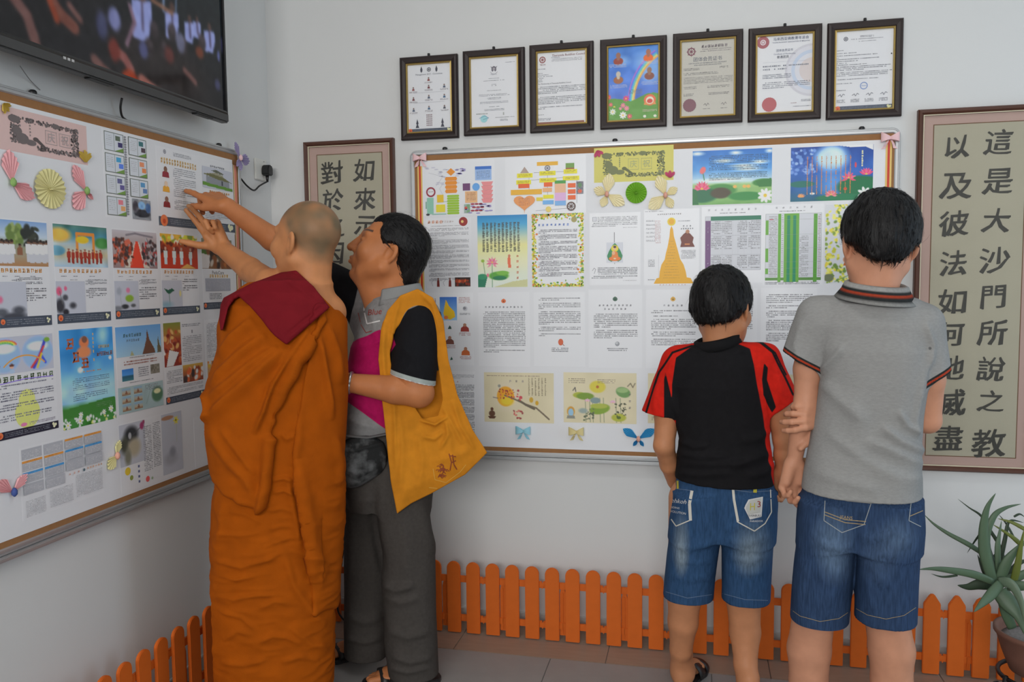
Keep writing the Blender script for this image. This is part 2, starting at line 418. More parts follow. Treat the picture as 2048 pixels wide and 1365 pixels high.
class Page:
    """everything printed on one sheet; fractions of the sheet, y down; colours as seen in the photo"""
    def __init__(s, w, h, gain):
        s.w, s.h, s.g = w, h, gain; s.V = []; s.F = []; s.C = []; s.z = 0.0; s.rnd = random.Random(int(w * 9e4 + h * 7e5)); s.nv = 0
    def alb(s, c): return np.clip(s2l(np.clip(c, 0, 255)) * s.g, 0, .9)
    def layer(s): s.z += 4e-5
    def put(s, P, F, c):
        P = np.asarray(P, float)
        V = np.stack([(P[:, 0] - .5) * s.w, np.full(len(P), -s.z), (.5 - P[:, 1]) * s.h], 1)
        s.V.append(V); s.F += [tuple(i + s.nv for i in f) for f in F]; s.nv += len(V)
        c = np.asarray(c, float); s.C.append(s.alb(c) if c.ndim == 2 else np.tile(s.alb(c), (len(V), 1)))
    def rect(s, x0, y0, x1, y1, c, lay=True):
        if lay: s.layer()
        s.put([(x0, y0), (x0, y1), (x1, y1), (x1, y0)], [(0, 1, 2, 3)], c); return s
    def box(s, x0, y0, x1, y1, c, t=.006):
        s.layer(); u = t * s.w / s.h
        for q in ((x0, y0, x1, y0 + u), (x0, y1 - u, x1, y1), (x0, y0, x0 + t, y1), (x1 - t, y0, x1, y1)): s.rect(*q, c, False)
        return s
    def poly(s, pts, c, lay=True):
        if lay: s.layer()
        P = list(pts); A = sum(P[i][0] * P[(i + 1) % len(P)][1] - P[(i + 1) % len(P)][0] * P[i][1] for i in range(len(P)))
        if A > 0: P = P[::-1]
        s.put(P, [tuple(range(len(P)))], c); return s
    def ell(s, cx, cy, rx, c, ry=None, n=20, lay=True):
        ry = rx * s.w / s.h if ry is None else ry
        return s.poly([(cx + rx * math.cos(2 * math.pi * k / n), cy + ry * math.sin(2 * math.pi * k / n)) for k in range(n)], c, lay)
    def ring(s, cx, cy, r, c, t=.012, n=28, a0=0, a1=2 * math.pi):
        s.layer(); k = s.w / s.h
        A = np.linspace(a0, a1, n + 1)
        P = [(cx + r * math.cos(a), cy + r * k * math.sin(a)) for a in A] + [(cx + (r - t) * math.cos(a), cy + (r - t) * k * math.sin(a)) for a in A]
        s.put(P, [(i, n + 1 + i, n + 2 + i, i + 1) for i in range(n)], c); return s
    def line(s, pts, t, c, lay=True):
        if lay: s.layer()
        k = s.w / s.h
        for (x0, y0), (x1, y1) in zip(pts[:-1], pts[1:]):
            dx, dy = x1 - x0, (y1 - y0) / k; l = math.hypot(dx, dy) + 1e-9; nx, ny = -dy / l * t / 2, dx / l * t / 2 * k
            s.put([(x0 + nx, y0 + ny), (x1 + nx, y1 + ny), (x1 - nx, y1 - ny), (x0 - nx, y0 - ny)], [(0, 1, 2, 3)], c)
        return s
    def wheel(s, cx, cy, r, c, spokes=8, knobs=False):
        s.ring(cx, cy, r, c, r * .28); s.ell(cx, cy, r * .28, c); k = s.w / s.h
        for i in range(spokes):
            a = math.pi * 2 * i / spokes; e = 1.22 if knobs else .9
            s.line([(cx, cy), (cx + e * r * math.cos(a), cy + e * r * k * math.sin(a))], r * .14, c)
        return s
    def lines(s, x0, y0, x1, y1, n, c, cell=.0032, fill=.62, para=0, amp=.35, first=None):
        """rows of small print too fine to read"""
        s.layer(); g = s.rnd; p = (y1 - y0) / n; nc = max(3, int((x1 - x0) * s.w / cell)); cw = (x1 - x0) / nc
        P = []; F = []; C = []
        for r in range(n):
            m = nc; st = 0
            if para and (r % para) == para - 1: m = int(nc * g.uniform(.15, .7))
            if para and r % para == 0: st = 2
            for q in range(st, m):
                if g.random() < .07: continue
                w = cw * g.uniform(.5, .95); h = p * fill * g.uniform(.55, 1.0); xx = x0 + q * cw; yy = y0 + r * p + (p * fill - h) * .5
                b = len(P); P += [(xx, yy), (xx, yy + h), (xx + w, yy + h), (xx + w, yy)]; F.append((b, b + 1, b + 2, b + 3))
                f = g.uniform(0, amp); C += [[c[i] * .86 + (200 - c[i] * .86) * f for i in range(3)]] * 4
        if P: s.put(P, F, np.array(C))
        return s
    def cols(s, x0, y0, x1, y1, n, c, cell=.0034, fill=.6):
        """vertical columns of small print"""
        s.layer(); g = s.rnd; p = (x1 - x0) / n; nc = int((y1 - y0) * s.h / cell); ch = (y1 - y0) / nc
        for k in range(n):
            for q in range(nc):
                if g.random() < .06: continue
                w = p * fill * g.uniform(.6, 1); h = ch * g.uniform(.5, .9)
                s.rect(x0 + k * p, y0 + q * ch, x0 + k * p + w, y0 + q * ch + h, c, False)
        return s
    def fake(s, x0, y, x1, n, hmm, c, vert=False):
        """heading characters too blurred to read: a few strokes each"""
        s.layer(); g = s.rnd; hh = hmm / s.h / 1000; ww = hmm / s.w / 1000
        for k in range(n):
            t = k / max(1, n - 1)
            cx, cy = (x0, y + (x1 - y) * t) if vert else (x0 + (x1 - x0) * t, y)
            a, b, l, r = cy - hh / 2, cy + hh / 2, cx - ww / 2, cx + ww / 2
            for f in (.08, .42, .8):
                if g.random() < .85: s.rect(l + ww * g.uniform(0, .25), a + hh * f, r - ww * g.uniform(0, .25), a + hh * (f + .17), c, False)
            for f in (g.uniform(.12, .3), g.uniform(.6, .8)):
                s.rect(l + ww * f, a + hh * g.uniform(0, .3), l + ww * (f + .17), b - hh * g.uniform(0, .25), c, False)
            if g.random() < .6: s.line([(l + ww * .1, b), (l + ww * .55, a + hh * .45)], ww * .14, c, False)
        return s
    def text(s, t, x, y, hmm, c, align='c', off=0.0, rot=0, sx=1.0, squash=None, shear=0.0):
        """real lettering; y = middle of the line; squash = maximum width fraction"""
        V, F = glyphs(t, off)
        if not len(V): return s
        s.layer(); V = V * np.array([sx, 1.0]); V = V + np.stack([V[:, 1] * shear, V[:, 1] * 0], 1)
        lo, hi = V.min(0), V.max(0); k = hmm / 1000.0
        if squash: k = min(k, squash * s.w / (hi[0] - lo[0]))
        cx = {'c': (lo[0] + hi[0]) / 2, 'l': lo[0], 'r': hi[0]}[align]; cy = .36
        P = (V - np.array([cx, cy])) * k; ca, sa = math.cos(rot), math.sin(rot)
        P = np.stack([P[:, 0] * ca - P[:, 1] * sa, P[:, 0] * sa + P[:, 1] * ca], 1)
        s.put(np.stack([x + P[:, 0] / s.w, y - P[:, 1] / s.h], 1), [f for f in F], c); return s
    def pic(s, x0, y0, x1, y1, fn, res=.0024, bg=(200, 200, 200)):
        p = Pic((x1 - x0) * s.w, (y1 - y0) * s.h, res, bg); fn(p); s.layer()
        P = np.stack([x0 + p.X * (x1 - x0), y0 + p.Y * (y1 - y0)], -1).reshape(-1, 2)
        i = np.arange((p.ny - 1) * (p.nx - 1)); r, q = i // (p.nx - 1), i % (p.nx - 1); a = r * p.nx + q
        s.put(P, np.stack([a, a + p.nx, a + p.nx + 1, a + 1], 1).tolist(), p.I.reshape(-1, 3)); return s
    def finish(s, parent, y=0.0, name='printed_page', m=None):
        if not s.V: return None
        me = raw_mesh(name, np.concatenate(s.V), s.F); set_col(me, np.concatenate(s.C))
        return tag(link(name, me, m or ink_mat('printed_ink', .38), parent, (0, y, 0)), kind='stuff')
M_PAPER = mat('laminated_white_paper', (.86, .87, .90), rough=.35, noise=.015, scale=4)
def wall_rect(wall, tl, br, off=0.0):
    """metric rectangle on a wall from two corners measured in the photo"""
    if wall == 'B':
        a, b = on_back(*tl, -off), on_back(*br, -off); return ((a[0] + b[0]) / 2, -off, (a[2] + b[2]) / 2), b[0] - a[0], a[2] - b[2], 0.0
    a, b = on_left(*tl, off), on_left(*br, off); return (off, (a[1] + b[1]) / 2, (a[2] + b[2]) / 2), b[1] - a[1], a[2] - b[2], LEFT
GAIN = {'B': 1.22, 'L': 1.72}
BOFF = .020                                      # face of the boards in front of the wall
def sheet(wall, tl, br, draw, label, cat='poster', name='paper_sheet', paper=None, off=BOFF + .0012, group=None, curl=.0):
    loc, w, h, rz = wall_rect(wall, tl, br, off)
    n = 8; V = []; F = []
    for j, zz in ((0, -.5), (1, .5)):
        for i in range(n + 1):
            u = i / n - .5; V.append((u * w, -curl * (2 * u) ** 2 * (1 if j else .3), zz * h))
    V += [(x, y + .0004, z) for x, y, z in V]; m = n + 1
    for i in range(n): F += [(i, i + 1, m + i + 1, m + i), (2 * m + i, 3 * m + i, 3 * m + i + 1, 2 * m + i + 1)]
    F += [tuple([i for i in range(n, -1, -1)] + [2 * m + i for i in range(n + 1)]), tuple([m + i for i in range(n + 1)] + [3 * m + i for i in range(n, -1, -1)]), (0, m, 3 * m, 2 * m), (n, 2 * m + n, 3 * m + n, m + n)]
    o = link(name, raw_mesh(name, V, F), paper or M_PAPER, None, loc, rz)
    tag(o, label, cat, group)
    pg = Page(w, h, GAIN[wall]); draw(pg); pg.finish(o, -.0003)
    return o

# ---------------------------------------------------------------- notice boards
M_ALU = mat('brushed_aluminium', (.52, .53, .54), rough=.42, metal=.7, noise=.06, scale=30, stretch=(1, 1, 1))
M_CORK = mat('brown_board_felt', (.34, .165, .065), rough=.9, noise=.12, scale=60, bump=.2, bscale=500)
M_BACKING = mat('white_backing_paper', (.83, .84, .87), rough=.5, noise=.015, scale=3)
M_BLK = mat('black_plastic', (.012, .012, .013), rough=.4)
def rr_outline(w, h, r, n=6):
    P = []
    for cx, cz, a0 in ((w / 2 - r, -h / 2 + r, -90), (w / 2 - r, h / 2 - r, 0), (-w / 2 + r, h / 2 - r, 90), (-w / 2 + r, -h / 2 + r, 180)):
        for k in range(n + 1):
            a = math.radians(a0 + 90 * k / n); P.append((cx + r * math.cos(a), cz + r * math.sin(a)))
    return P
def ring_frame(w, h, r, ins, prof, n=6):
    """frame with rounded outer corners; prof = closed list of (inset, y)"""
    V = []; F = []; m = 4 * (n + 1)
    for i_, y in prof:
        V += [(x, y, z) for x, z in rr_outline(w - 2 * i_, h - 2 * i_, max(r - i_, .002), n)]
    for a in range(len(prof)):
        b = (a + 1) % len(prof)
        for k in range(m):
            k2 = (k + 1) % m; F.append((a * m + k, a * m + k2, b * m + k2, b * m + k))
    return V, F
def board(cx, cy, cz, w, h, rz, label):
    e = tag(empty('notice_board', (cx, cy, cz), rz), label, 'notice board')
    MB().box((-w / 2 + .01, -BOFF, -h / 2 + .01), (w / 2 - .01, -.002, h / 2 - .01)).build('felt_panel', M_CORK, e)
    mb = MB(); mb.add(*ring_frame(w, h, .028, .022, [(0, 0), (0, -.016), (.003, -.023), (.008, -.0235), (.0085, -.0215), (.011, -.0215), (.0115, -.0235), (.017, -.0235), (.021, -.021), (.021, 0)]))
    mb.build('aluminium_frame', M_ALU, e)
    for sx in (-.42, -.05, .43):
        MB().lathe([(.001, -.014), (.009, -.013), (.0105, -.006), (.0105, 0), (.007, .004)], 14).build('mounting_knob', M_BLK, e, smooth=True, loc=(sx * w, -.010, h / 2 + .006)).rotation_euler = (0, 0, 0)
    # chalk ledge along the lower edge
    MB().box((-w / 2 + .04, -.036, -h / 2 - .012), (w / 2 - .04, -.002, -h / 2 + .001)).build('ledge', M_ALU, e, bevel=.003)
    return e
BXc, BZc, BWd, BHt = (.648 + 2.537) / 2, (1.992 + .722) / 2, 2.537 - .648, 1.992 - .722
board(BXc, 0, BZc, BWd, BHt, 0, 'large aluminium-edged notice board on the back wall behind the two boys')
LYr, LYl = -.272, -2.16
board(0, (LYr + LYl) / 2, (1.982 + .731) / 2, LYr - LYl, 1.982 - .731, LEFT, 'aluminium-edged notice board on the left wall under the television')
tag(MB().box((-BWd / 2 + .046, -.0008, -BHt / 2 + .038), (BWd / 2 - .046, 0, BHt / 2 - .043)).build('backing_paper', M_BACKING, None, loc=(BXc, -BOFF - .0002, BZc)), 'white backing paper covering the notice board on the back wall', 'paper')
tag(MB().box((-.90, -.0008, -.585), (.882, 0, .583)).build('backing_paper', M_BACKING, None, loc=(BOFF + .0002, (LYr + LYl) / 2, 1.3545), rz=LEFT), 'white backing paper covering the notice board on the left wall', 'paper')
# ribbon strips at the board edges
M_RY = mat('yellow_ribbon', (.80, .55, .16), rough=.35, noise=.04); M_RR = mat('red_ribbon', (.62, .035, .012), rough=.35, noise=.05)
M_RC = mat('coral_ribbon', (.78, .27, .19), rough=.4, noise=.04); M_RP = mat('pale_yellow_ribbon', (.80, .66, .36), rough=.4)
def ribbon(x, z0, z1, label, wallrot=0, cols=((-.011, -.0045, 'y'), (-.0045, .0035, 'r'), (.0035, .010, 'y')), loc=None):
    e = tag(empty('edge_ribbon', loc, wallrot), label, 'ribbon')
    for i, (a, b, k) in enumerate(cols):
        MB().box((a, -.0006 - .0002 * (i % 2), z0), (b, 0, z1)).build('ribbon_strip', {'y': M_RY, 'r': M_RR, 'c': M_RC, 'p': M_RP}[k], e)
    return e
ribbon(0, -.58, .57, 'red and yellow ribbon down the left edge of the back notice board', loc=(.693, -BOFF - .0012, BZc))
ribbon(0, -.58, .59, 'red and yellow ribbon down the right edge of the back notice board', loc=(2.497, -BOFF - .0012, BZc))
ribbon(0, -.585, .565, 'coral ribbon down the edge of the left notice board beside the plug', LEFT, ((-.014, -.009, 'p'), (-.009, .007, 'c')), (BOFF + .0012, LYr - .042, 1.3545))

# ---------------------------------------------------------------- framed certificates
M_DKWOOD = mat('dark_frame_wood', (.018, .008, .007), rough=.5, noise=.3, scale=30, stretch=(1, 1, 5), bump=.04)
M_GILT = mat('gilt_slip', (.62, .45, .16), rough=.32, metal=.75, noise=.1, scale=60)
M_CERT = mat('certificate_paper', (.82, .835, .87), rough=.5, noise=.01)
M_CREAM = mat('cream_certificate_paper', (.60, .585, .53), rough=.5, noise=.03, scale=8)
def framed(tl, br, draw, label, paper=M_CERT, fg=.0265):
    loc, w, h, rz = wall_rect('B', tl, br, 0.022)
    e = tag(empty('picture_frame', (loc[0], 0, loc[2]), rz), label, 'picture frame', 'framed certificates in a row above the board')
    MB().rails(w, h, [(0, -.001), (0, -.016), (.004, -.0215), (.012, -.0225), (fg - .003, -.019), (fg, -.016), (fg, -.001)]).build('wooden_frame', M_DKWOOD, e)
    MB().rails(w - 2 * fg + .001, h - 2 * fg + .001, [(0, -.013), (0, -.0165), (.0025, -.018), (.0035, -.0168), (.0055, -.0175), (.0065, -.0155), (.0065, -.011), (0, -.011)]).build('gilt_slip', M_GILT, e)
    pw, ph = w - 2 * fg - .004, h - 2 * fg - .004
    p = MB().box((-pw / 2, -.009, -ph / 2), (pw / 2, -.004, ph / 2)).build('certificate', paper, e)
    MB().box((-pw / 2, -.0128, -ph / 2), (pw / 2, -.0115, ph / 2)).build('glass_pane', glass_mat(), e)
    MB().tube([(0, .0, h / 2 - .002), (0, -.008, h / 2 + .004), (0, -.008, h / 2 + .011)], .0055, 8).build('hanging_hook', M_BLK, e, smooth=True)
    pg = Page(pw, ph, GAIN['B']); draw(pg); pg.finish(p, -.0092)
    return e
GR = (120, 124, 138); DK = (70, 72, 84); NV = (62, 72, 98); SL = (75, 85, 100)
def foot(g, y0=.955, x0=0, x1=1, c=SL, y1=1.0, icon=True, yl=True):
    g.rect(x0, y0, x1, y1, c); d = y1 - y0
    g.lines(x0 + .13 * (x1 - x0), y0 + d * .22, x1 - .14 * (x1 - x0), y1 - d * .15, 3, (118, 126, 136), .0045, .5, amp=.2)
    if icon: g.ell(x0 + .06 * (x1 - x0), y0 + d * .42, .042 * (x1 - x0), (206, 104, 66)).ell(x0 + .06 * (x1 - x0), y0 + d * .5, .018 * (x1 - x0), (170, 66, 40))
    if yl:
        for dx, dy in ((-.018, .3), (.02, .42), (-.006, .62)): g.ell(x1 - .07 * (x1 - x0) + dx * (x1 - x0), y0 + d * dy, .02 * (x1 - x0), (205, 205, 160))
def cert1(g):
    for x in (.33, .67):
        g.poly([(x, .035), (x + .025, .085), (x + .02, .12), (x - .02, .12), (x - .025, .085)], DK).rect(x - .006, .12, x + .006, .135, DK)
    g.wheel(.5, .09, .045, DK); g.text('Management 2013 - Committee', .5, .155, 9, (105, 108, 120), squash=.62)
    cs = [(140, 80, 80), (120, 70, 75), (90, 100, 120), (80, 110, 140), (95, 95, 105)]
    def mini(x, y, c):
        g.ell(x, y - .012, .017, (130, 110, 105)); g.poly([(x - .03, y + .03), (x + .03, y + .03), (x + .02, y + .002), (x - .02, y + .002)], c)
        g.lines(x - .09, y + .042, x + .09, y + .066, 2, (150, 140, 150), .004)
    mini(.49, .225, cs[0])
    for j, y in enumerate((.335, .48, .64)):
        for i, x in enumerate((.14, .49, .84)): mini(x, y + (.02 if i == 0 else 0), cs[(i + j) % 5])
    for y in (.42, .565): g.line([(.14, y), (.84, y)], .004, (170, 172, 180))
    for r in range(6):
        for q in range(4): g.rect(.43 + .035 * q, .74 + .03 * r, .452 + .035 * q, .757 + .03 * r, (140, 120, 125), False)
    for x in (.22, .79):
        g.poly([(x, .80), (x + .028, .87), (x + .012, .88), (x + .04, .93), (x - .04, .93), (x - .012, .88), (x - .028, .87)], DK)
    foot(g, .945, c=(72, 80, 96))
def cert2(g):
    g.lines(.74, .085, .94, .1, 1, GR, .004); x, y = .5, .165
    g.poly([(x - .075, y - .035), (x - .05, y - .01), (x - .05, y + .03), (x - .025, y + .045), (x, y + .02), (x + .025, y + .045), (x + .05, y + .03), (x + .05, y - .01), (x + .075, y - .035), (x + .04, y - .02), (x, y - .035), (x - .04, y - .02)], (108, 106, 116))
    g.ell(x, y + .005, .025, (165, 160, 165)); g.ring(x, y + .02, .085, (150, 148, 158), .008, 18, .5, 2.64)
    g.text('Registrar', .5, .245, 7, GR)
    for y0, w, n in ((.30, .22, 1), (.33, .44, 1), (.385, .1, 2), (.47, .3, 1), (.525, .64, 2), (.575, .3, 2), (.63, .6, 2), (.70, .26, 1), (.735, .42, 2)):
        g.lines(.5 - w / 2, y0, .5 + w / 2, y0 + n * .017, n, GR, .0042, .5)
    g.lines(.12, .79, .36, .815, 1, (150, 160, 150), .004); g.ell(.28, .87, .075, (150, 200, 205)); g.line([(.18, .86), (.3, .83), (.38, .86), (.26, .88)], .01, (110, 150, 175))
    g.lines(.52, .855, .92, .87, 1, (110, 112, 120), .004); g.lines(.62, .885, .78, .915, 2, GR, .004); g.rect(.68, .79, .705, .83, (165, 168, 165))
def cert3(g):
    g.wheel(.115, .105, .065, (140, 70, 70)); g.text('TBCM', .115, .172, 9, (120, 60, 60))
    g.text('Theravada Buddhist Council', .64, .055, 16, (120, 70, 75), squash=.66, off=.004); g.text('of Malaysia', .38, .08, 8, GR)
    g.lines(.3, .098, .92, .145, 3, (150, 152, 162), .004, .5)
    g.lines(.02, .225, .18, .242, 1, GR, .004)
    for k, w in enumerate((.1, .22, .3, .12, .12, .1)): g.lines(.02, .285 + k * .022, .02 + w, .3 + k * .022, 1, GR, .004, .6)
    g.text('Re: Membership of Theravada Buddhist Council', .36, .432, 9, DK, squash=.66)
    g.lines(.02, .47, .98, .58, 5, (130, 134, 146), .004, .55, 5); g.lines(.02, .61, .98, .72, 5, (130, 134, 146), .004, .55, 5); g.lines(.02, .745, .92, .79, 2, (130, 134, 146), .004, .55, 2)
    g.lines(.02, .85, .14, .865, 1, GR, .004); g.lines(.02, .905, .28, .94, 2, GR, .004); g.rect(.02, .958, .95, 1.0, (128, 74, 56))
def bow_sky(p):
    p.grad([(0, (70, 130, 205)), (.3, (72, 128, 215)), (.62, (80, 120, 205)), (1, (86, 118, 190))]); p.noise(26, 5, 3)
    for cx, cy, r in ((.75, .22, .22), (.85, .4, .2), (.3, .2, .12)): p.ell(cx, cy, r, r * .5, (170, 205, 240), 1.2, .55)
    for k, c in enumerate([(170, 110, 200), (90, 120, 220), (80, 170, 220), (120, 200, 170), (225, 205, 120), (235, 170, 90)]):
        r = 1.02 - .022 * k
        p.stroke([(1.42 - r * math.cos(a), .78 - r * .78 * math.sin(a)) for a in np.linspace(-.05, 1.05, 16)], .028, c, .8)
    p.poly([(0, .70), (.12, .69), (.3, .71), (.45, .74), (.6, .70), (.75, .65), (.9, .64), (1, .66), (1, 1), (0, 1)], (92, 150, 62)); p.noise(14, 12, 5)
    for x, y, r, c in ((.36, .70, .06, (215, 70, 125)), (.3, .79, .05, (220, 120, 160)), (.37, .83, .05, (225, 130, 165)), (.06, .77, .04, (220, 90, 120)), (.02, .67, .05, (220, 80, 90)), (.25, .83, .03, (225, 130, 170)), (.43, .94, .05, (215, 80, 110)), (.1, .87, .06, (235, 240, 235)), (.3, .92, .07, (238, 240, 240)), (.13, .80, .02, (240, 215, 80)), (.72, .95, .03, (235, 235, 235)), (.92, .95, .03, (235, 235, 235))):
        p.flower(x, y, r, c, n=8)
    for x, y, rb, sk in ((.21, .12, (150, 62, 46), (150, 100, 80)), (.79, .10, (225, 105, 40), (165, 105, 80)), (.21, .37, (160, 98, 60), (196, 186, 170)), (.81, .34, (135, 78, 66), (150, 110, 88))): p.bust(x, y, .075, rb, sk)
    p.ell(.82, .735, .115, .075, (228, 108, 70), .1); p.poly([(.7, .80), (.94, .80), (.92, .76), (.72, .76)], (230, 140, 80)); p.ell(.82, .74, .075, .05, (244, 222, 200), .1); p.ell(.82, .75, .055, .03, (200, 70, 60), .1)
def cert4(g):
    g.pic(0, 0, 1, 1, bow_sky, .0019)
    for x, y in ((.2, .235), (.83, .215), (.22, .51), (.83, .49)): g.lines(x - .17, y, x + .17, y + .05, 3, (205, 215, 240), .004, .55, amp=.1)
    g.lines(.42, .585, .68, .65, 4, (90, 105, 125), .004); g.lines(.68, .86, .96, .895, 2, (225, 200, 180), .004)
def cert5(g):
    g.wheel(.2, .145, .075, (118, 66, 82), 8, True)
    g.fake(.41, .085, .83, 8, 11, (130, 120, 128)); g.text('YOUNG BUDDHIST ASSOCIATION', .66, .125, 7, (125, 118, 125), squash=.56); g.lines(.36, .145, .93, .16, 1, (135, 130, 135), .004)
    g.text('团体会员证书', .5, .25, 20, (88, 96, 112), squash=.52); g.text('CERTIFICATE OF MEMBERSHIP FOR ORDINARY', .5, .30, 8, (98, 104, 116), squash=.7); g.text('AND ASSOCIATE ORGANISATION', .5, .325, 8, (98, 104, 116), squash=.5)
    g.lines(.06, .36, .36, .395, 2, (128, 126, 126), .005); g.lines(.72, .355, .88, .385, 2, (128, 126, 126), .005); g.lines(.06, .42, .7, .455, 2, (132, 130, 130), .004)
    g.lines(.06, .48, .96, .57, 5, (135, 133, 133), .004, .5); g.lines(.06, .60, .3, .64, 2, (135, 133, 133), .004); g.lines(.5, .60, .9, .635, 2, (135, 133, 133), .004)
    g.lines(.06, .69, .25, .73, 2, (135, 133, 133), .004); g.lines(.52, .69, .9, .725, 2, (135, 133, 133), .004)
    n = 36; g.poly([(.17 + (.118 if k % 2 else .125) * math.cos(2 * math.pi * k / n), .845 + (.118 if k % 2 else .125) * g.w / g.h * math.sin(2 * math.pi * k / n)) for k in range(n)], (118, 74, 86))
    for x in (.48, .8): g.line([(x - .05, .85), (x - .02, .83), (x, .86), (x + .03, .825), (x + .05, .85)], .008, (118, 114, 116)); g.lines(x - .06, .895, x + .07, .91, 1, (130, 128, 128), .004)
def cert6(g):
    for r, c in ((.47, (196, 196, 204)), (.43, (205, 206, 214)), (.36, (186, 198, 216)), (.30, (206, 208, 216)), (.22, (204, 196, 196))): g.poly([(min(1.0, .98 + r * math.cos(a)), .47 + r * g.w / g.h * math.sin(a)) for a in np.linspace(1.5, 4.78, 26)], c)
    g.ell(.12, .085, .11, (160, 92, 100)); g.wheel(.12, .085, .05, (215, 210, 215))
    g.text('马来西亚佛教青年总会', .61, .055, 19, (75, 84, 112), squash=.62, off=.004); g.text('YOUNG BUDDHIST ASSOCIATION OF MALAYSIA', .61, .098, 9, (75, 84, 112), squash=.65, off=.003)
    g.text('团体会员证书', .5, .20, 13, (85, 96, 122), squash=.29); g.text('Certificate of Membership', .5, .245, 9, (95, 104, 130), squash=.38); g.text('普通团员', .47, .285, 11, (75, 80, 96), off=.004)
    g.line([(.12, .345), (.92, .345)], .003, (175, 180, 190))
    g.lines(.12, .385, .93, .41, 1, (128, 134, 150), .0065, .8); g.lines(.12, .425, .55, .45, 1, (128, 134, 150), .0065, .8)
    g.lines(.12, .50, .62, .56, 3, (110, 118, 138), .004, .55); g.lines(.12, .60, .95, .69, 4, (118, 124, 142), .0045, .5, 4)
    n = 44; g.poly([(.24 + (.125 if k % 2 else .133) * math.cos(2 * math.pi * k / n), .885 + (.125 if k % 2 else .133) * g.w / g.h * math.sin(2 * math.pi * k / n)) for k in range(n)], (172, 88, 94))
    g.lines(.8, .84, .97, .87, 2, GR, .004); g.lines(.66, .92, .97, .935, 1, GR, .004); g.lines(.62, .875, .72, .89, 1, (170, 130, 140), .004)
def cert7(g):
    g.wheel(.18, .105, .038, (80, 82, 96)); g.lines(.42, .075, .66, .1, 2, (128, 130, 142), .004); g.lines(.27, .11, .82, .125, 1, (128, 130, 142), .004); g.lines(.4, .14, .72, .152, 1, (140, 142, 152), .004)
    for y, x1 in ((.24, .15), (.275, .37), (.305, .72), (.33, .1), (.35, .75), (.375, .4), (.4, .2), (.42, .55), (.445, .95), (.465, .9), (.485, .5), (.515, .97), (.535, .92), (.555, .9), (.60, .75), (.65, .3), (.735, .2)): g.lines(.03, y, x1, y + .013, 1, (128, 131, 143), .004, .8)
    g.ring(.5, .695, .065, (110, 140, 195), .012); g.text('PENANG', .5, .695, 6, (110, 140, 195), squash=.09)
    for x in (.12, .36, .6, .84):
        g.line([(x - .06, .81), (x - .02, .79), (x, .82), (x + .03, .785), (x + .06, .80)], .008, (110, 112, 122)); g.lines(x - .08, .855, x + .07, .9, 3, (140, 142, 152), .004)
    foot(g, .94, c=(74, 84, 102)); g.ell(.955, .32, .012, (35, 35, 40))
for tl, br, fn, lb, pp in (((798, 115), (916, 274.5), cert1, 'dark wood frame holding a committee chart with small portraits, leftmost of the row', M_CERT),
        ((924.4, 102), (1049.7, 265), cert2, 'dark wood frame with a pale registration letter and faint blue stamp', M_CERT),
        ((1058, 90), (1187, 259), cert3, 'dark wood frame with a letter ending in a brown band', M_CERT),
        ((1199.7, 79), (1333, 251.5), cert4, 'dark wood frame with a blue rainbow poster of four portraits', M_CERT),
        ((1346, 67), (1485, 243), cert5, 'dark wood frame with a cream certificate and dull purple round seal', M_CREAM),
        ((1497.6, 56.6), (1642, 236), cert6, 'dark wood frame with a white certificate and big red round seal', M_CERT),
        ((1656, 46), (1804, 231), cert7, 'dark wood frame with a letter and slate footer, rightmost of the row', M_CERT)):
    framed(tl, br, fn, lb, pp)

# ---------------------------------------------------------------- calligraphy scrolls in frames
M_ROSE = mat('rosewood_frame', (.085, .028, .014), rough=.4, noise=.25, scale=22, stretch=(1, 1, .2))
M_MATT = mat('pink_mount_board', (.52, .37, .325), rough=.8, noise=.03, scale=9)
M_SCROLL = mat('aged_rice_paper', (.47, .445, .345), rough=.9, noise=.05, scale=7, bump=.1, bscale=220)
M_IVORY = mat('ivory_bead', (.72, .66, .48), rough=.5)
def calligraphy(x0, x1, z0, z1, chars, label, mount=.033):
    w, h = x1 - x0, z1 - z0
    e = tag(empty('calligraphy_frame', ((x0 + x1) / 2, 0, (z0 + z1) / 2)), label, 'picture frame')
    fr = .019
    MB().rails(w, h, [(0, -.001), (0, -.022), (.004, -.027), (.012, -.026), (fr, -.019), (fr, -.001)]).build('wooden_frame', M_ROSE, e)
    MB().rails(w - 2 * fr, h - 2 * fr, [(0, -.012), (0, -.019), (.0025, -.019), (.0025, -.012)]).build('inner_bead', M_IVORY, e)
    a, b = w / 2 - fr - .001, h / 2 - fr - .001
    MB().box((-a, -.008, -b), (a, -.002, b)).build('mount_board', M_MATT, e)
    pw, ph = 2 * a - 2 * mount - .008, 2 * b - 2 * mount - .006
    p = MB().box((-pw / 2, -.0088, -ph / 2), (pw / 2, -.0082, ph / 2)).build('rice_paper', M_SCROLL, e)
    MB().rails(pw + .005, ph + .005, [(0, -.0082), (0, -.0094), (.0028, -.0094), (.0028, -.0082)]).build('silk_border', mat('brown_silk_edge', (.16, .075, .03), rough=.6), e)
    g = Page(pw, ph, GAIN['B']); q = random.Random(4)
    for ch, x, y, s in chars:
        rt, sx_ = q.uniform(-.05, .09), q.uniform(.98, 1.1)
        for o_, r2, s2 in (((0, 0), 0, 1.0), ((.010, .0006), .045, 1.0), ((-.004, .0012), -.035, .97)):
            g.text(ch, x + o_[0], y + o_[1], s * 1.02 * s2, (62, 62, 58), rot=rt + r2, sx=sx_, shear=.12)
    g.finish(p, -.009, 'brush_writing')
    MB().box((-a, -.0125, -b), (a, -.0112, b)).build('glass_pane', glass_mat(), e)
    return e
_rz = lambda py: (py - 259.0) / (905.0 - 259.0)
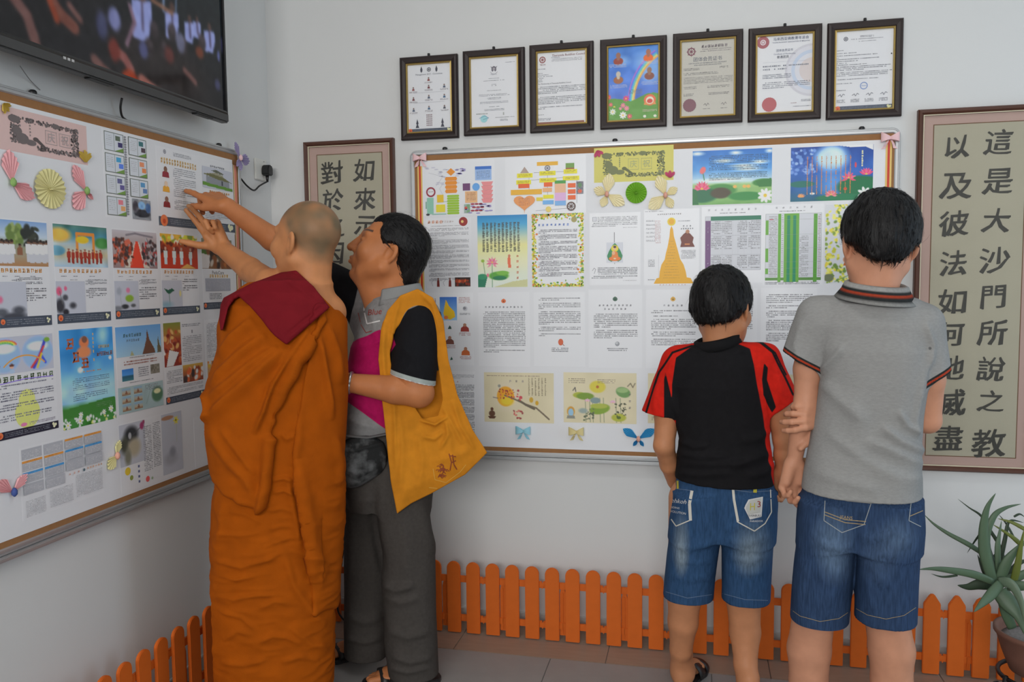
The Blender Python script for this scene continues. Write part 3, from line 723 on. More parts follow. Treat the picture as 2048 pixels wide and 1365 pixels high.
ch = [(c, .70, _rz(y), s) for c, y, s in zip('這是大沙門所說之教', (297, 370, 445, 521, 591, 661, 732, 795, 878), (94, 100, 92, 98, 92, 98, 94, 84, 108))]
ch += [(c, .245, _rz(y), s) for c, y, s in zip('以及彼法如何地滅盡', (302, 376, 449, 526, 601, 664, 731, 800, 871), (88, 104, 96, 96, 98, 94, 96, 104, 100))]
calligraphy(2.593, 3.008, .728, 2.05, ch, 'framed two-column brush calligraphy on the wall right of the youth')
ch = [(c, .72, y, 100) for c, y in zip('如來示', (.06, .16, .252))] + [(c, .22, y, 100) for c, y in zip('對於之因', (.064, .16, .252, .345))]
calligraphy(.170, .578, .728, 2.05, ch, 'framed brush calligraphy partly hidden behind the shaven head')

# ---------------------------------------------------------------- papers on the back board
TXT = (118, 120, 130); TX2 = (100, 102, 112)
M_TAN = mat('tan_printed_paper', (.62, .585, .47), rough=.4, noise=.03, scale=9)
M_YEL = mat('yellow_banner_paper', (.72, .66, .15), rough=.45, noise=.03)
M_PNK = mat('pink_banner_paper', (.78, .55, .52), rough=.45, noise=.03)
def floral(g, c, chars):
    """black floral border of a banner with two outlined characters"""
    r = random.Random(3)
    for k in range(560):
        t = r.random() * 4; u = r.random()
        x, y = [(.12 + .76 * u, .16 + .10 * r.random()), (.8 + .09 * r.random(), .16 + .66 * u), (.4 + .48 * u, .76 + .1 * r.random()), (.12 + .1 * r.random(), .16 + .62 * u)][int(t)]
        dk = r.uniform(-12, 46); g.ell(x, y, r.uniform(.005, .012), [q + dk for q in c], None, 6, False)
        if k % 40 == 0: g.layer()
    for x, y, rx, ry in ((.24, .66, .07, .13), (.19, .5, .05, .1), (.33, .72, .06, .07), (.16, .24, .06, .09), (.62, .2, .05, .06)): g.ell(x, y, rx, [q + 18 for q in c], ry, 12)
    g.poly([(.36, .62), (.41, .60), (.52, .80), (.47, .78)], c); g.ell(.385, .62, .03, c, .05)
    for x, t in chars:
        g.box(x - .065, .34, x + .065, .66, [q + 70 for q in c], .004); g.text(t, x, .5, 30, [q + 70 for q in c])
    g.cols(.32, .3, .345, .6, 1, [q + 40 for q in c], .008)
def diag1(g):
    r = random.Random(2)
    for k in range(26): g.ell(r.uniform(.06, .52), r.uniform(.1, .42), .03, (196, 196, 208), .012, 10, False)
    for k in range(8): g.ell(.46 + .14 * r.random(), .13 + .12 * r.random(), .028, (150, 140, 190), .013, 10, False)
    g.line([(.1, .2), (.3, .28), (.2, .45)], .003, (170, 170, 180)).line([(.36, .3), (.25, .5), (.3, .62)], .003, (170, 170, 180))
    O = (226, 140, 48); g.poly([(.41, .13), (.47, .20), (.41, .27), (.35, .20)], O)
    for k in range(4): g.poly([(.34, .29 + k * .075), (.48, .29 + k * .075), (.495, .325 + k * .075), (.48, .36 + k * .075), (.34, .36 + k * .075), (.325, .325 + k * .075)], O)
    for k in range(8): g.poly([(.36, .62 + k * .045), (.51, .62 + k * .045), (.52, .64 + k * .045), (.51, .66 + k * .045), (.36, .66 + k * .045), (.35, .64 + k * .045)], (150, 190, 50))
    g.rect(.74, .12, .96, .37, (150, 180, 228)).rect(.74, .12, .96, .175, (60, 110, 190)).lines(.76, .2, .94, .35, 6, (110, 140, 190), .004)
    g.rect(.57, .42, .67, .55, (110, 66, 110)).ell(.75, .49, .05, (100, 160, 220)).rect(.60, .565, .765, .775, (236, 176, 128)).lines(.62, .59, .75, .74, 6, (190, 130, 90), .004)
    for k in range(5): g.poly([(.82, .40 + k * .077), (.98, .40 + k * .077), (.955, .475 + k * .077), (.845, .475 + k * .077)], (226, 138, 140))
    g.ring(.13, .555, .065, (150, 50, 66), .02); g.lines(.1, .545, .165, .56, 1, (120, 60, 70), .004)
    g.rect(.215, .61, .305, .75, (232, 186, 50)).rect(.20, .79, .325, .93, (226, 208, 60)).rect(.075, .66, .165, .96, (138, 190, 170)).rect(.055, .73, .07, .86, (120, 170, 150))
    g.line([(.3, .74), (.36, .74)], .004, (120, 160, 120)).ell(.085, .97, .025, (60, 60, 66), .02).rect(.14, .955, .34, .975, (150, 190, 175))
    g.rect(.585, .80, .62, .96, (150, 170, 160)).rect(.62, .80, .665, .96, (120, 160, 120)).ell(.61, .87, .02, (200, 90, 80), .03)
    for k in range(9): g.ell(.70 + .055 * (k % 3) + .02 * (k // 3 % 2), .80 + .06 * (k // 3), .028, (160, 50, 70), .016, 10, False)
    for k in range(14): g.ell(.58 + .38 * r.random(), .80 + .18 * r.random(), .03, (150, 140, 190), .012, 10, False)
def diag2(g):
    A, Y, RD = (232, 170, 48), (232, 214, 40), (226, 96, 40)
    L = (130, 130, 140)
    g.line([(.36, .27), (.85, .27)], .004, L).line([(.3, .40), (.88, .36)], .004, L).line([(.53, .18), (.53, .70)], .004, L).line([(.3, .36), (.3, .60)], .004, L).line([(.89, .40), (.89, .82)], .004, L).line([(.38, .93), (.82, .90)], .004, L)
    g.rect(.40, .09, .66, .155, A).wheel(.53, .20, .035, (110, 110, 120)).poly([(.245, .16), (.30, .27), (.19, .27)], (170, 150, 140)).rect(.755, .13, .86, .21, (110, 150, 70)).rect(.755, .21, .86, .25, (150, 90, 60))
    for x0, y0, x1 in ((.15, .275, .345), (.43, .25, .63), (.73, .235, .895), (.14, .39, .325), (.43, .37, .64), (.72, .35, .92)): g.rect(x0, y0, x1, y0 + .075, Y).lines(x0 + .02, y0 + .015, x1 - .02, y0 + .06, 2, (170, 150, 40), .004)
    for x0, y0, x1 in ((.165, .455, .305), (.485, .445, .59), (.78, .475, .875), (.78, .58, .875), (.78, .68, .875)): g.rect(x0, y0, x1, y0 + .075, RD)
    g.rect(.07, .555, .46, .645, A).rect(.47, .54, .585, .61, (236, 170, 120)).rect(.475, .66, .605, .725, Y).rect(.39, .70, .47, .76, (220, 200, 60)).rect(.47, .755, .605, .825, (110, 170, 225))
    g.rect(.62, .42, .755, .475, (70, 150, 70)).rect(.62, .475, .755, .63, (236, 176, 140)).rect(.62, .63, .755, .77, (214, 170, 210)).rect(.62, .77, .755, .85, (120, 170, 220))
    g.poly([(.24, .98)] + [(.24 + .135 * (16 * math.sin(t) ** 3) / 16, .775 - .12 * (13 * math.cos(t) - 5 * math.cos(2 * t) - 2 * math.cos(3 * t) - math.cos(4 * t)) / 13) for t in np.linspace(math.pi * .9, -math.pi * .9, 24)], (236, 148, 88)).lines(.17, .70, .31, .84, 6, (210, 120, 70), .004)
    g.wheel(.82, .87, .055, (90, 66, 60)).ell(.54, .91, .035, (226, 200, 110)).pic(.885, .45, .97, .66, lambda p: (p.noise(80, 9, 2), p.ell(.5, .8, .3, .15, (210, 90, 60)), p.ell(.5, .3, .3, .2, (90, 130, 90))), .002, (120, 120, 130))
def lotus_day(p):
    p.grad([(0, (40, 110, 190)), (.35, (80, 150, 215)), (.58, (190, 215, 225)), (.64, (150, 190, 120)), (1, (110, 165, 90))])
    for x, y, rx in ((.55, .06, .07), (.4, .2, .12), (.65, .3, .16), (.85, .24, .1), (.7, .36, .15), (.06, .05, .08), (.97, .05, .05), (.35, .55, .3)): p.ell(x, y, rx, .035, (225, 235, 242), 1, .8)
    p.noise(14, 14, 6); p.ell(.36, .74, .2, .12, (70, 140, 70)); p.ell(.12, .82, .2, .14, (30, 105, 70)); p.ell(.36, .79, .13, .1, (74, 66, 48), .3); p.ell(.68, .86, .22, .08, (50, 135, 66)); p.ell(.9, .62, .14, .07, (60, 130, 60)); p.poly([(.8, .6), (1, .54), (1, .7), (.84, .7)], (52, 120, 58)); p.poly([(0, .7), (.05, .72), (.08, 1), (0, 1)], (36, 110, 60))
    for x, y in ((.54, .68), (.66, .68), (.71, .68)): p.ell(x, y, .025, .03, (232, 176, 90))
    p.stroke([(.15, .54), (.13, .38)], .012, (60, 130, 80)); p.lotus(.12, .72, .12, (220, 70, 110), (245, 150, 170), 9, 1.5); p.ell(.13, .36, .035, .07, (232, 110, 110), .3, 1, .5)
    p.flower(.92, .86, .09, (240, 240, 236), (235, 190, 60), 9)
def d_lotus_day(g): g.pic(0, 0, 1, 1, lotus_day, .002); g.lines(.21, .1, .95, .38, 9, (40, 78, 120), .0042, .6, 6, .1); g.lines(.21, .42, .95, .56, 5, (60, 90, 110), .0042, .6, 5, .1)
def lotus_night(p):
    p.grad([(0, (30, 70, 150)), (.45, (40, 95, 180)), (.8, (36, 100, 160)), (1, (30, 100, 120))])
    p.ell(.5, .22, .2, .24, (150, 195, 240), .5); p.ell(.5, .22, .15, .18, (200, 222, 245), .5); p.ell(.52, .66, .16, .24, (90, 150, 220), 1.1, .8)
    p.specks(60, (0, .05, .3, .5), [(70, 110, 190), (110, 150, 215), (150, 180, 230)], .02, 3); p.noise(20, 9, 8)
    p.ell(.14, .68, .16, .06, (30, 110, 100)); p.ell(.85, .76, .28, .2, (24, 110, 70), .2); p.ell(.62, .95, .3, .07, (30, 120, 80)); p.poly([(.6, 0), (1, 0), (1, .1), (.9, .03), (.75, .04)], (225, 235, 245))
    p.lotus(.92, .55, .1, (230, 70, 120), (250, 140, 170)); p.lotus(.71, .6, .09, (228, 80, 120), (250, 150, 170), 7, 2.2); p.lotus(.5, .9, .08, (230, 110, 120), (250, 190, 190), 9, 1.9); p.flower(.9, .88, .08, (235, 238, 225), (220, 210, 120)); p.lotus(.13, .93, .06, (225, 140, 90), (240, 200, 120)); p.ell(.79, .36, .012, .05, (215, 70, 80)); p.ell(.67, .79, .02, .03, (200, 80, 50)); p.ell(.27, .86, .03, .02, (235, 240, 240))
def d_lotus_night(g): g.pic(0, 0, 1, 1, lotus_night, .002); g.cols(.2, .18, .78, .88, 10, (196, 128, 70), .0052, .26); g.cols(.86, .1, .9, .4, 1, (205, 205, 170), .008, .6)
def d_text_red(g):
    g.fake(.08, .055, .34, 4, 13, (226, 150, 110)); g.fake(.38, .055, .6, 5, 8, (190, 175, 170)); g.ell(.83, .06, .095, (150, 50, 46)); g.ell(.81, .06, .03, (220, 190, 120)); g.lines(.12, .11, .8, .125, 1, (165, 160, 165), .004)
    y = .145
    for n in (3, 4, 1, 4, 4, 3, 4, 3, 3, 3, 4, 3):
        g.lines(.06, y, .95, y + n * .0155, n, (150, 150, 158), .004, .6, n); y += n * .0155 + .014
    for x in (.26, .52): g.poly([(x - .03, .98), (x - .025, .9), (x, .865), (x + .025, .9), (x + .03, .98)], (120, 50, 46)); g.ell(x, .865, .018, (110, 80, 70)); g.line([(x - .12, .97), (x - .15, .92), (x - .08, .87)], .006, (150, 150, 155))
    g.pic(.63, .85, .97, .98, lambda p: (p.specks(14, (.1, .3, .9, .8), [(200, 90, 50), (120, 40, 30), (150, 60, 40)], .1, 4), p.noise(30, 8, 1)), .002, (60, 46, 44))
def d_ghost(g):
    def bg(p):
        p.grad([(0, (40, 130, 190)), (.12, (70, 160, 205)), (.3, (190, 205, 180)), (.42, (228, 220, 150)), (.6, (228, 224, 180)), (.8, (215, 222, 200)), (1, (215, 225, 215))])
        p.poly([(.3, 1), (.7, .92), (1, .89), (1, 1)], (200, 200, 150)); p.poly([(0, 1), (0, .84), (.2, .83), (.14, 1)], (40, 120, 90)); p.ell(.09, .85, .1, .04, (50, 140, 100)); p.ell(.42, .84, .2, .06, (90, 160, 60)); p.ell(.5, .80, .13, .03, (120, 180, 70)); p.ell(.44, .87, .14, .03, (40, 120, 80))
        p.stroke([(.29, .64), (.29, 1)], .012, (90, 140, 100)); p.stroke([(.11, .64), (.15, .85)], .012, (110, 150, 100)); p.ell(.1, .63, .035, .022, (150, 180, 70)); p.lotus(.29, .66, .13, (228, 110, 140), (248, 190, 200), 9, 2.6); p.ell(.20, .83, .025, .025, (220, 120, 140))
        p.poly([(.61, .73), (.6, .6), (.63, .56), (.66, .6), (.67, .73)], (222, 110, 76)); p.ell(.635, .565, .025, .02, (200, 120, 90))
    g.pic(0, 0, 1, 1, bg, .0021); g.cols(.1, .1, .88, .51, 10, (74, 74, 66), .0034, .7); g.fake(.8, .565, .87, 5, 10, (228, 120, 80), True)
def d_leafborder(g):
    r = random.Random(8); cs = [(222, 200, 60), (180, 190, 50), (120, 160, 50), (230, 170, 70), (215, 120, 60), (210, 215, 90), (90, 150, 70)]
    for k in range(620):
        e = int(r.random() * 4); d = abs(r.gauss(0, .045)); u = r.random()
        x, y = [(u, d * .7), (u, 1 - d * .6), (d, u), (1 - d, u)][e]
        if k % 40 == 0: g.layer()
        g.ell(min(max(x, .015), .985), min(max(y, .01), .99), r.uniform(.012, .028), r.choice(cs), r.uniform(.008, .018), 5, False)
    g.ell(.82, .085, .055, (160, 150, 90)); g.fake(.14, .15, .7, 8, 9, (60, 110, 200))
    y = .215
    for n in (3, 4, 3, 5, 4, 4, 3, 3): g.lines(.13, y, .88, y + n * .0205, n, (98, 96, 108), .0042, .62, n); y += n * .0205 + .008
def d_leafbuddha(g):
    g.rect(.06, .055, .14, .115, (205, 206, 212)).box(.06, .055, .14, .115, (130, 130, 140), .006); g.lines(.16, .055, .94, .13, 4, (120, 121, 130), .0038, .5); g.lines(.04, .135, .94, .20, 3, (120, 121, 130), .0038, .5, 3); g.lines(.66, .205, .94, .215, 1, (150, 150, 158), .003)
    g.line([(.49, .27), (.49, .42)], .01, (80, 76, 84)); g.line([(.49, .66), (.495, .71)], .008, (110, 120, 110))
    def leaf(p):
        p.poly([(.5, .02), (.62, .12), (.85, .42), (.97, .66), (.9, .86), (.72, .95), (.5, .88), (.28, .95), (.1, .86), (.03, .66), (.15, .42), (.38, .12)], (48, 132, 84))
        p.ell(.5, .3, .22, .17, (236, 206, 50), .15); p.ell(.5, .8, .36, .12, (226, 120, 52), .15); p.poly([(.3, .8), (.34, .5), (.5, .42), (.68, .5), (.72, .8)], (228, 128, 60)); p.ell(.42, .52, .1, .1, (222, 170, 130)); p.ell(.5, .3, .1, .1, (226, 180, 140)); p.ell(.5, .22, .09, .06, (60, 50, 60)); p.ell(.5, .8, .08, .04, (232, 200, 160))
    g.pic(.335, .41, .66, .69, leaf, .0014, (203, 206, 214))
    g.line([(.05, .80), (.09, .76), (.12, .78), (.09, .84)], .008, (130, 130, 138)); g.lines(.16, .755, .94, .86, 5, TX2, .004, .6); g.lines(.04, .87, .94, .915, 2, TX2, .004, .6, 2); g.lines(.66, .935, .94, .945, 1, (140, 140, 148), .003)
def d_stupa(g):
    g.lines(.02, .02, .35, .035, 1, (140, 140, 148), .003); g.fake(.26, .065, .66, 12, 5, (120, 110, 110))
    A = (222, 166, 42); B = (196, 138, 30)
    g.poly([(.5, .22), (.53, .27), (.545, .36), (.57, .42), (.60, .5), (.63, .58), (.66, .66), (.72, .73), (.76, .82), (.78, .90), (.85, .91), (.90, .98), (.18, .98), (.23, .91), (.28, .90), (.29, .82), (.32, .73), (.38, .66), (.40, .58), (.43, .5), (.45, .42), (.465, .36), (.475, .27)], A)
    g.ell(.5, .165, .075, (228, 196, 60)).ell(.5, .165, .05, A)
    for k in range(14): g.lines(.47 - .009 * k, .42 + k * .037, .54 + .009 * k, .43 + k * .037, 1, B, .004)
    for k in range(6): g.lines(.04, .14 + .052 * k, .2, .162 + .052 * k, 2, (160, 160, 168), .003)
    for k in range(16): g.lines(.2, .15 + .019 * k, .31, .161 + .019 * k, 1, (205, 140, 140), .003)
    g.lines(.62, .155, .84, .168, 1, TXT, .004); g.fake(.72, .225, .84, 3, 5, TX2); g.fake(.68, .26, .88, 6, 5, TX2)
    g.poly([(.66, .5), (.68, .44), (.66, .38), (.72, .33), (.78, .30), (.84, .33), (.90, .38), (.88, .44), (.92, .5)], (110, 56, 46)); g.ell(.79, .3, .035, (176, 126, 96), .025); g.rect(.74, .455, .83, .475, (190, 120, 70))
    g.lines(.68, .54, .94, .66, 7, (178, 178, 186), .003); g.line([(.27, .6), (.27, .9)], .003, (180, 180, 186)); g.lines(.08, .66, .2, .76, 5, (160, 160, 168), .003); g.lines(.06, .92, .2, .94, 1, (160, 160, 168), .003); g.fake(.3, .995, .75, 9, 4, (220, 140, 110))
def d_purple(g):
    g.fake(.12, .045, .88, 8, 8, (190, 190, 196)); g.lines(.3, .085, .72, .1, 1, (110, 110, 118), .004)
    g.rect(.06, .13, .97, .83, (200, 202, 208)).box(.06, .13, .97, .83, (130, 130, 140), .004).rect(.15, .13, .97, .185, (44, 118, 92)).rect(.06, .185, .15, .83, (112, 76, 122))
    for y in (.38, .63): g.line([(.15, y), (.97, y)], .003, (130, 130, 140))
    for x in (.34, .51, .6, .7, .82): g.line([(x, .185), (x, .83)], .002, (176, 176, 184))
    for y in (.195, .39, .64):
        for x0, x1 in ((.16, .33), (.34, .5), (.59, .75), (.77, .96)): g.lines(x0, y, x1, y + .175, 8, (138, 138, 146), .0042, .55, 7)
    for y in (.28, .5, .74): g.fake(.105, y, y + .05, 2, 5, (190, 170, 200), True)
def d_green(g):
    g.fake(.22, .035, .8, 6, 8, (190, 190, 196)); g.lines(.27, .075, .72, .09, 1, (110, 110, 118), .004); G, T = (104, 166, 66), (40, 134, 100)
    g.rect(.04, .11, .97, .94, (204, 206, 212)).box(.04, .11, .97, .94, (130, 140, 130), .004)
    for y0, y1 in ((.19, .37), (.54, .71), (.79, .86)): g.rect(.04, y0, .09, y1, G)
    g.rect(.04, .905, .97, .94, (92, 140, 70)); g.rect(.25, .11, .3, .96, G).rect(.35, .11, .60, .96, G).rect(.40, .135, .45, .96, T).rect(.50, .135, .55, .96, T).rect(.84, .12, .90, .96, (92, 158, 62))
    g.lines(.10, .14, .24, .90, 38, (150, 150, 150), .0035, .5); g.lines(.61, .39, .76, .90, 26, (150, 150, 156), .0035, .5, 4); g.lines(.915, .13, .96, .90, 36, (170, 140, 140), .004, .5); g.lines(.31, .13, .34, .9, 30, (170, 172, 180), .004, .4)
    for y in (.185, .37, .54, .71, .79, .86): g.line([(.04, y), (.97, y)], .0025, (140, 150, 140))
    g.rect(.10, .175, .17, .185, (190, 90, 110)); g.lines(.04, .96, .95, .995, 2, TXT, .004)
def d_orchid(g):
    def bg(p):
        r = random.Random(5)
        for x0, y0, x1, y1, n in ((0, 0, .3, .75, 70), (0, .7, .4, 1, 50), (.2, 0, 1, .05, 30), (.3, .93, 1, 1, 30), (.85, 0, 1, 1, 40)): p.specks(n, (x0, y0, x1, y1), [(222, 206, 70), (190, 190, 60), (130, 160, 70), (236, 222, 110), (110, 140, 60)], .03, n)
        p.ell(.08, .93, .1, .05, (110, 120, 90)); p.ell(.62, .86, .1, .05, (70, 140, 80)); p.stroke([(.2, .98), (.4, .92), (.62, .86)], .015, (110, 150, 80)); p.ell(.45, .7, .09, .05, (190, 104, 50), .3); p.ell(.45, .655, .06, .03, (170, 90, 50)); p.poly([(.36, .78), (.40, .7), (.5, .7), (.56, .78)], (186, 96, 44))
    g.pic(0, 0, 1, 1, bg, .002, (206, 208, 212)); g.fake(.42, .15, .50, 6, 9, (150, 66, 110), True)
def d_portraits(g):
    g.cols(.1, .08, .24, .2, 3, (170, 140, 140), .005); g.pic(.3, .06, .66, .38, lambda p: (p.grad([(0, (60, 110, 190)), (1, (150, 190, 220))]), p.poly([(.36, .1), (.55, .4), (.85, .62), (.9, .85), (.6, .98), (.3, .9), (.2, .7)], (226, 180, 40)), p.ell(.35, .88, .12, .08, (222, 120, 60))), .002)
    g.lines(.7, .065, .94, .15, 5, (200, 140, 140), .0035); g.ell(.83, .22, .05, (190, 192, 198)).ell(.82, .215, .03, (130, 132, 138)); g.lines(.72, .28, .94, .31, 2, TXT, .004)
    g.poly([(.46, .5), (.54, .5), (.53, .47), (.5, .45)], (60, 86, 76)).poly([(.5, .93), (.56, .92), (.53, .88)], (60, 100, 86)); g.ell(.15, .28, .06, (185, 187, 192))
    for x, y, c in ((.82, .475, (150, 60, 54)), (.5, .65, (120, 76, 66)), (.83, .8, (190, 100, 56)), (.14, .48, (160, 60, 50))):
        g.poly([(x - .09, y + .06), (x - .08, y + .01), (x - .03, y - .015), (x + .03, y - .015), (x + .08, y + .01), (x + .09, y + .06)], c); g.ell(x, y - .03, .035, (166, 120, 96)); g.lines(x - .12, y + .072, x + .12, y + .12, 3, (196, 140, 140), .0042)
def textdoc(icon, icol, title, blocks, below=None):
    def f(g):
        y = .12
        if icon: g.ell(.5, y, .045, icol, .028).poly([(.455, y), (.5, y - .035), (.545, y)], icol).ell(.5, y + .004, .016, [q * .7 for q in icol])
        y = .2 if icon else .06
        for w, n in title: g.fake(.5 - w / 2, y, .5 + w / 2, n, 7.5, (128, 128, 136)); y += .045
        y += .015
        for n in blocks: g.lines(.1, y, .92, y + n * .0235, n, (132, 133, 141), .0044, .62, n); y += n * .0235 + .02
        if below: below(g, y + .03)
    return f
def leaf_red(g, y): g.ell(.53, y + .02, .05, (206, 100, 66), .045).line([(.56, y + .04), (.6, y + .07)], .012, (150, 90, 70)); g.lines(.35, y + .095, .68, y + .16, 3, TXT, .0042)
def stone(g, y): g.ell(.54, y + .01, .042, (150, 154, 160), .03).ell(.53, y, .025, (190, 192, 196), .018); g.lines(.35, y + .065, .74, y + .11, 2, TXT, .0042)
def moon(p):
    p.noise(10, 5, 2); p.ell(.33, .48, .2, .3, (216, 205, 180), .4, .6); p.ell(.31, .48, .125, .2, (230, 160, 50), .12); p.ell(.33, .57, .1, .1, (236, 196, 60), .5, .8)
    p.stroke([(.3, .46), (.42, .52), (.58, .62), (.75, .7), (.85, .82), (.93, .92)], .022, (120, 108, 90)); p.stroke([(.5, .55), (.6, .64), (.72, .72)], .03, (110, 100, 84)); p.specks(24, (.22, .33, .44, .52), [(190, 80, 60), (210, 110, 80), (150, 70, 60)], .013, 4); p.specks(9, (.46, .34, .56, .55), [(205, 80, 90), (170, 70, 80)], .013, 6); p.specks(16, (.42, .76, .58, .92), [(190, 80, 80), (150, 70, 70), (210, 120, 110)], .014, 7)
    p.ell(.68, .54, .028, .055, (200, 160, 60)); p.ell(.76, .6, .024, .045, (205, 160, 50)); p.stroke([(.13, .5), (.2, .52)], .01, (120, 110, 110))
    p.poly([(.05, .88), (.17, .88), (.15, .93), (.07, .93)], (96, 66, 50)); p.ell(.11, .83, .045, .06, (100, 70, 54)); p.ell(.11, .74, .022, .035, (100, 70, 54)); p.ell(.22, .27, .02, .03, (150, 150, 140))
def d_moon(g): g.pic(0, 0, 1, 1, moon, .0021, (214, 204, 172)); g.lines(.04, .055, .8, .085, 1, (160, 130, 110), .004); g.fake(.38, .17, .56, 3, 9, (150, 140, 140)); g.cols(.64, .1, .92, .46, 6, (150, 138, 112), .0052, .45)
def pads(p):
    p.noise(10, 5, 4)
    for x in (.3, .36, .4, .5, .55, .72, .78): p.stroke([(x, .5), (x + .01, .98)], .008, (130, 140, 110))
    p.ell(.22, .45, .09, .06, (170, 176, 70)); p.ell(.3, .47, .12, .07, (120, 150, 60)); p.ell(.47, .28, .11, .12, (210, 196, 76)); p.ell(.47, .28, .02, .03, (180, 110, 60)); p.ell(.5, .72, .14, .1, (130, 160, 60), .2, 1, -.2); p.ell(.49, .66, .12, .05, (170, 180, 80)); p.ell(.44, .55, .07, .06, (130, 150, 150)); p.ell(.82, .38, .1, .1, (110, 150, 90), .2, 1, .3); p.ell(.81, .34, .08, .05, (150, 180, 120)); p.ell(.76, .88, .1, .08, (176, 180, 70)); p.ell(.76, .88, .03, .03, (90, 110, 50))
    p.specks(26, (.28, .72, .42, .98), [(90, 100, 80), (110, 120, 90)], .012, 3); p.specks(26, (.7, .6, .86, .86), [(80, 84, 66), (100, 100, 80)], .011, 8); p.lotus(.33, .58, .05, (220, 170, 190)); p.lotus(.68, .6, .05, (220, 160, 190)); p.ell(.27, .76, .06, .05, (150, 165, 160), .6)
    p.ell(.1, .78, .055, .1, (206, 150, 60)); p.ell(.1, .8, .038, .08, (150, 190, 215)); p.poly([(.04, .92), (.16, .92), (.15, .86), (.05, .86)], (140, 140, 130)); p.stroke([(.13, .36), (.16, .3), (.17, .38)], .012, (90, 86, 84)); p.stroke([(.88, .26), (.92, .2), (.95, .28), (.98, .2)], .012, (120, 110, 90))
def d_pads(g): g.pic(0, 0, 1, 1, pads, .0021, (214, 204, 172)); g.lines(.07, .12, .3, .23, 3, (150, 130, 105), .005, .5); g.lines(.47, .13, .72, .22, 3, (150, 130, 105), .005, .5); g.fake(.91, .42, .68, 3, 9, (150, 140, 140), True)
def d_cream3(g): g.pic(0, 0, 1, 1, lambda p: (p.noise(10, 5, 9), p.stroke([(.6, .95), (.75, .4), (.95, .2)], .02, (130, 120, 100)), p.specks(14, (.6, .2, .95, .6), [(200, 110, 100), (210, 150, 120)], .02, 3)), .0026, (214, 204, 172)); g.lines(.05, .87, .3, .95, 3, (150, 130, 105), .005, .5); g.fake(.08, .42, .68, 3, 9, (150, 140, 140), True)
def d_cream4(g): g.pic(0, 0, 1, 1, lambda p: (p.noise(10, 5, 9), p.ell(.6, .75, .1, .14, (140, 150, 50)), p.ell(.58, .64, .06, .08, (170, 160, 60)), p.stroke([(.6, .8), (.6, 1)], .014, (120, 130, 80))), .0026, (214, 204, 172))
def d_small(g): g.lines(.3, .05, .98, .11, 4, (140, 142, 150), .004, .5, 4); g.fake(.3, .15, .62, 4, 6, (196, 130, 120)); g.lines(.06, .19, .98, .93, 42, (104, 105, 114), .004, .62, 6); foot(g, .945, c=(40, 42, 48))
Bp = lambda *a, **k: sheet('B', *a, **k)
Bp((842, 325), (990, 429), diag1, 'white sheet with colourful Buddhist concept diagram, next to the pink corner bow', 'chart')
Bp((1010, 317), (1172, 427), diag2, 'white sheet with yellow box chart and an orange heart', 'chart')
Bp((1188, 297), (1347, 360), lambda g: floral(g, (86, 92, 44), ((.5, '庆'), (.665, '祝'))), 'yellow banner sheet with a dark floral border', 'banner', paper=M_YEL)
Bp((1385.5, 303), (1543, 406), d_lotus_day, 'blue sky poster with pink lotus and text')
Bp((1582, 296), (1745, 399), d_lotus_night, 'blue moonlit lotus poster with columns of orange text')
Bp((851, 437), (944, 576), d_text_red, 'text sheet with orange title and round red emblem', 'notice')
Bp((954.5, 432), (1055.6, 574.5), d_ghost, 'blue and yellow poem poster with pink lotus and green pad')
Bp((1063.6, 429), (1167.5, 573), d_leafborder, 'text sheet framed by yellow and green leaves', 'notice')
Bp((1179, 427), (1281, 570), d_leafbuddha, 'white sheet with a seated Buddha on a green leaf', 'notice')
Bp((1288, 420), (1398, 570), d_stupa, 'white sheet with a tall golden stupa chart', 'chart')
Bp((1403.6, 414), (1524.5, 566), d_purple, 'table sheet with purple side bar and green heading', 'chart')
Bp((1527, 411), (1645, 570), d_green, 'table sheet with bold green vertical bars', 'chart')
Bp((1651.5, 410), (1752, 566), d_orchid, 'poster edged with yellow orchids beside the dark-haired head of the youth')
Bp((851, 586), (948, 731.5), d_portraits, 'sheet of small robed portraits around a golden rock picture', 'notice')
for tl, br, args, lb in (((956, 585), (1060, 734), (1, (214, 110, 66), [(.7, 11)], [21, 2]), 'plain text sheet with an orange icon above its title'),
        ((1067, 585), (1170, 734), (0, 0, [], [2, 4, 8, 3, 2], leaf_red), 'plain text sheet with a red leaf near its foot'),
        ((1177, 580), (1284, 737), (1, (70, 104, 86), [(.58, 9), (.38, 6)], [8, 5], stone), 'plain text sheet with a green leaf above a two-line title'),
        ((1292, 580), (1400, 738), (1, (206, 160, 70), [(.32, 5)], [2, 1, 6, 3, 4]), 'plain text sheet with a yellow leaf, left of the head of the boy'),
        ((1406, 578), (1513, 738), (0, 0, [], [6, 6, 6]), 'plain text sheet mostly hidden behind the boy'),
        ((1522, 577), (1632, 738), (0, 0, [], [5, 2, 4, 6, 5]), 'plain text sheet between the boy and the youth')):
    Bp(tl, br, textdoc(*args), lb, 'notice')
Bp((858, 742), (952, 884), d_small, 'dense text sheet with dark footer beside the ochre shoulder bag', 'notice')
Bp((968, 745), (1108, 847.6), d_moon, 'cream poster with orange moon and plum branch', paper=M_TAN)
Bp((1127, 745), (1273, 849), d_pads, 'cream poster with green lotus pads and a butterfly', paper=M_TAN)
Bp((1296, 747), (1446, 851), d_cream3, 'cream poster partly hidden behind the left sleeve of the boy', paper=M_TAN)
Bp((1462, 748), (1615, 852), d_cream4, 'cream poster mostly hidden between the boy and the youth', paper=M_TAN)

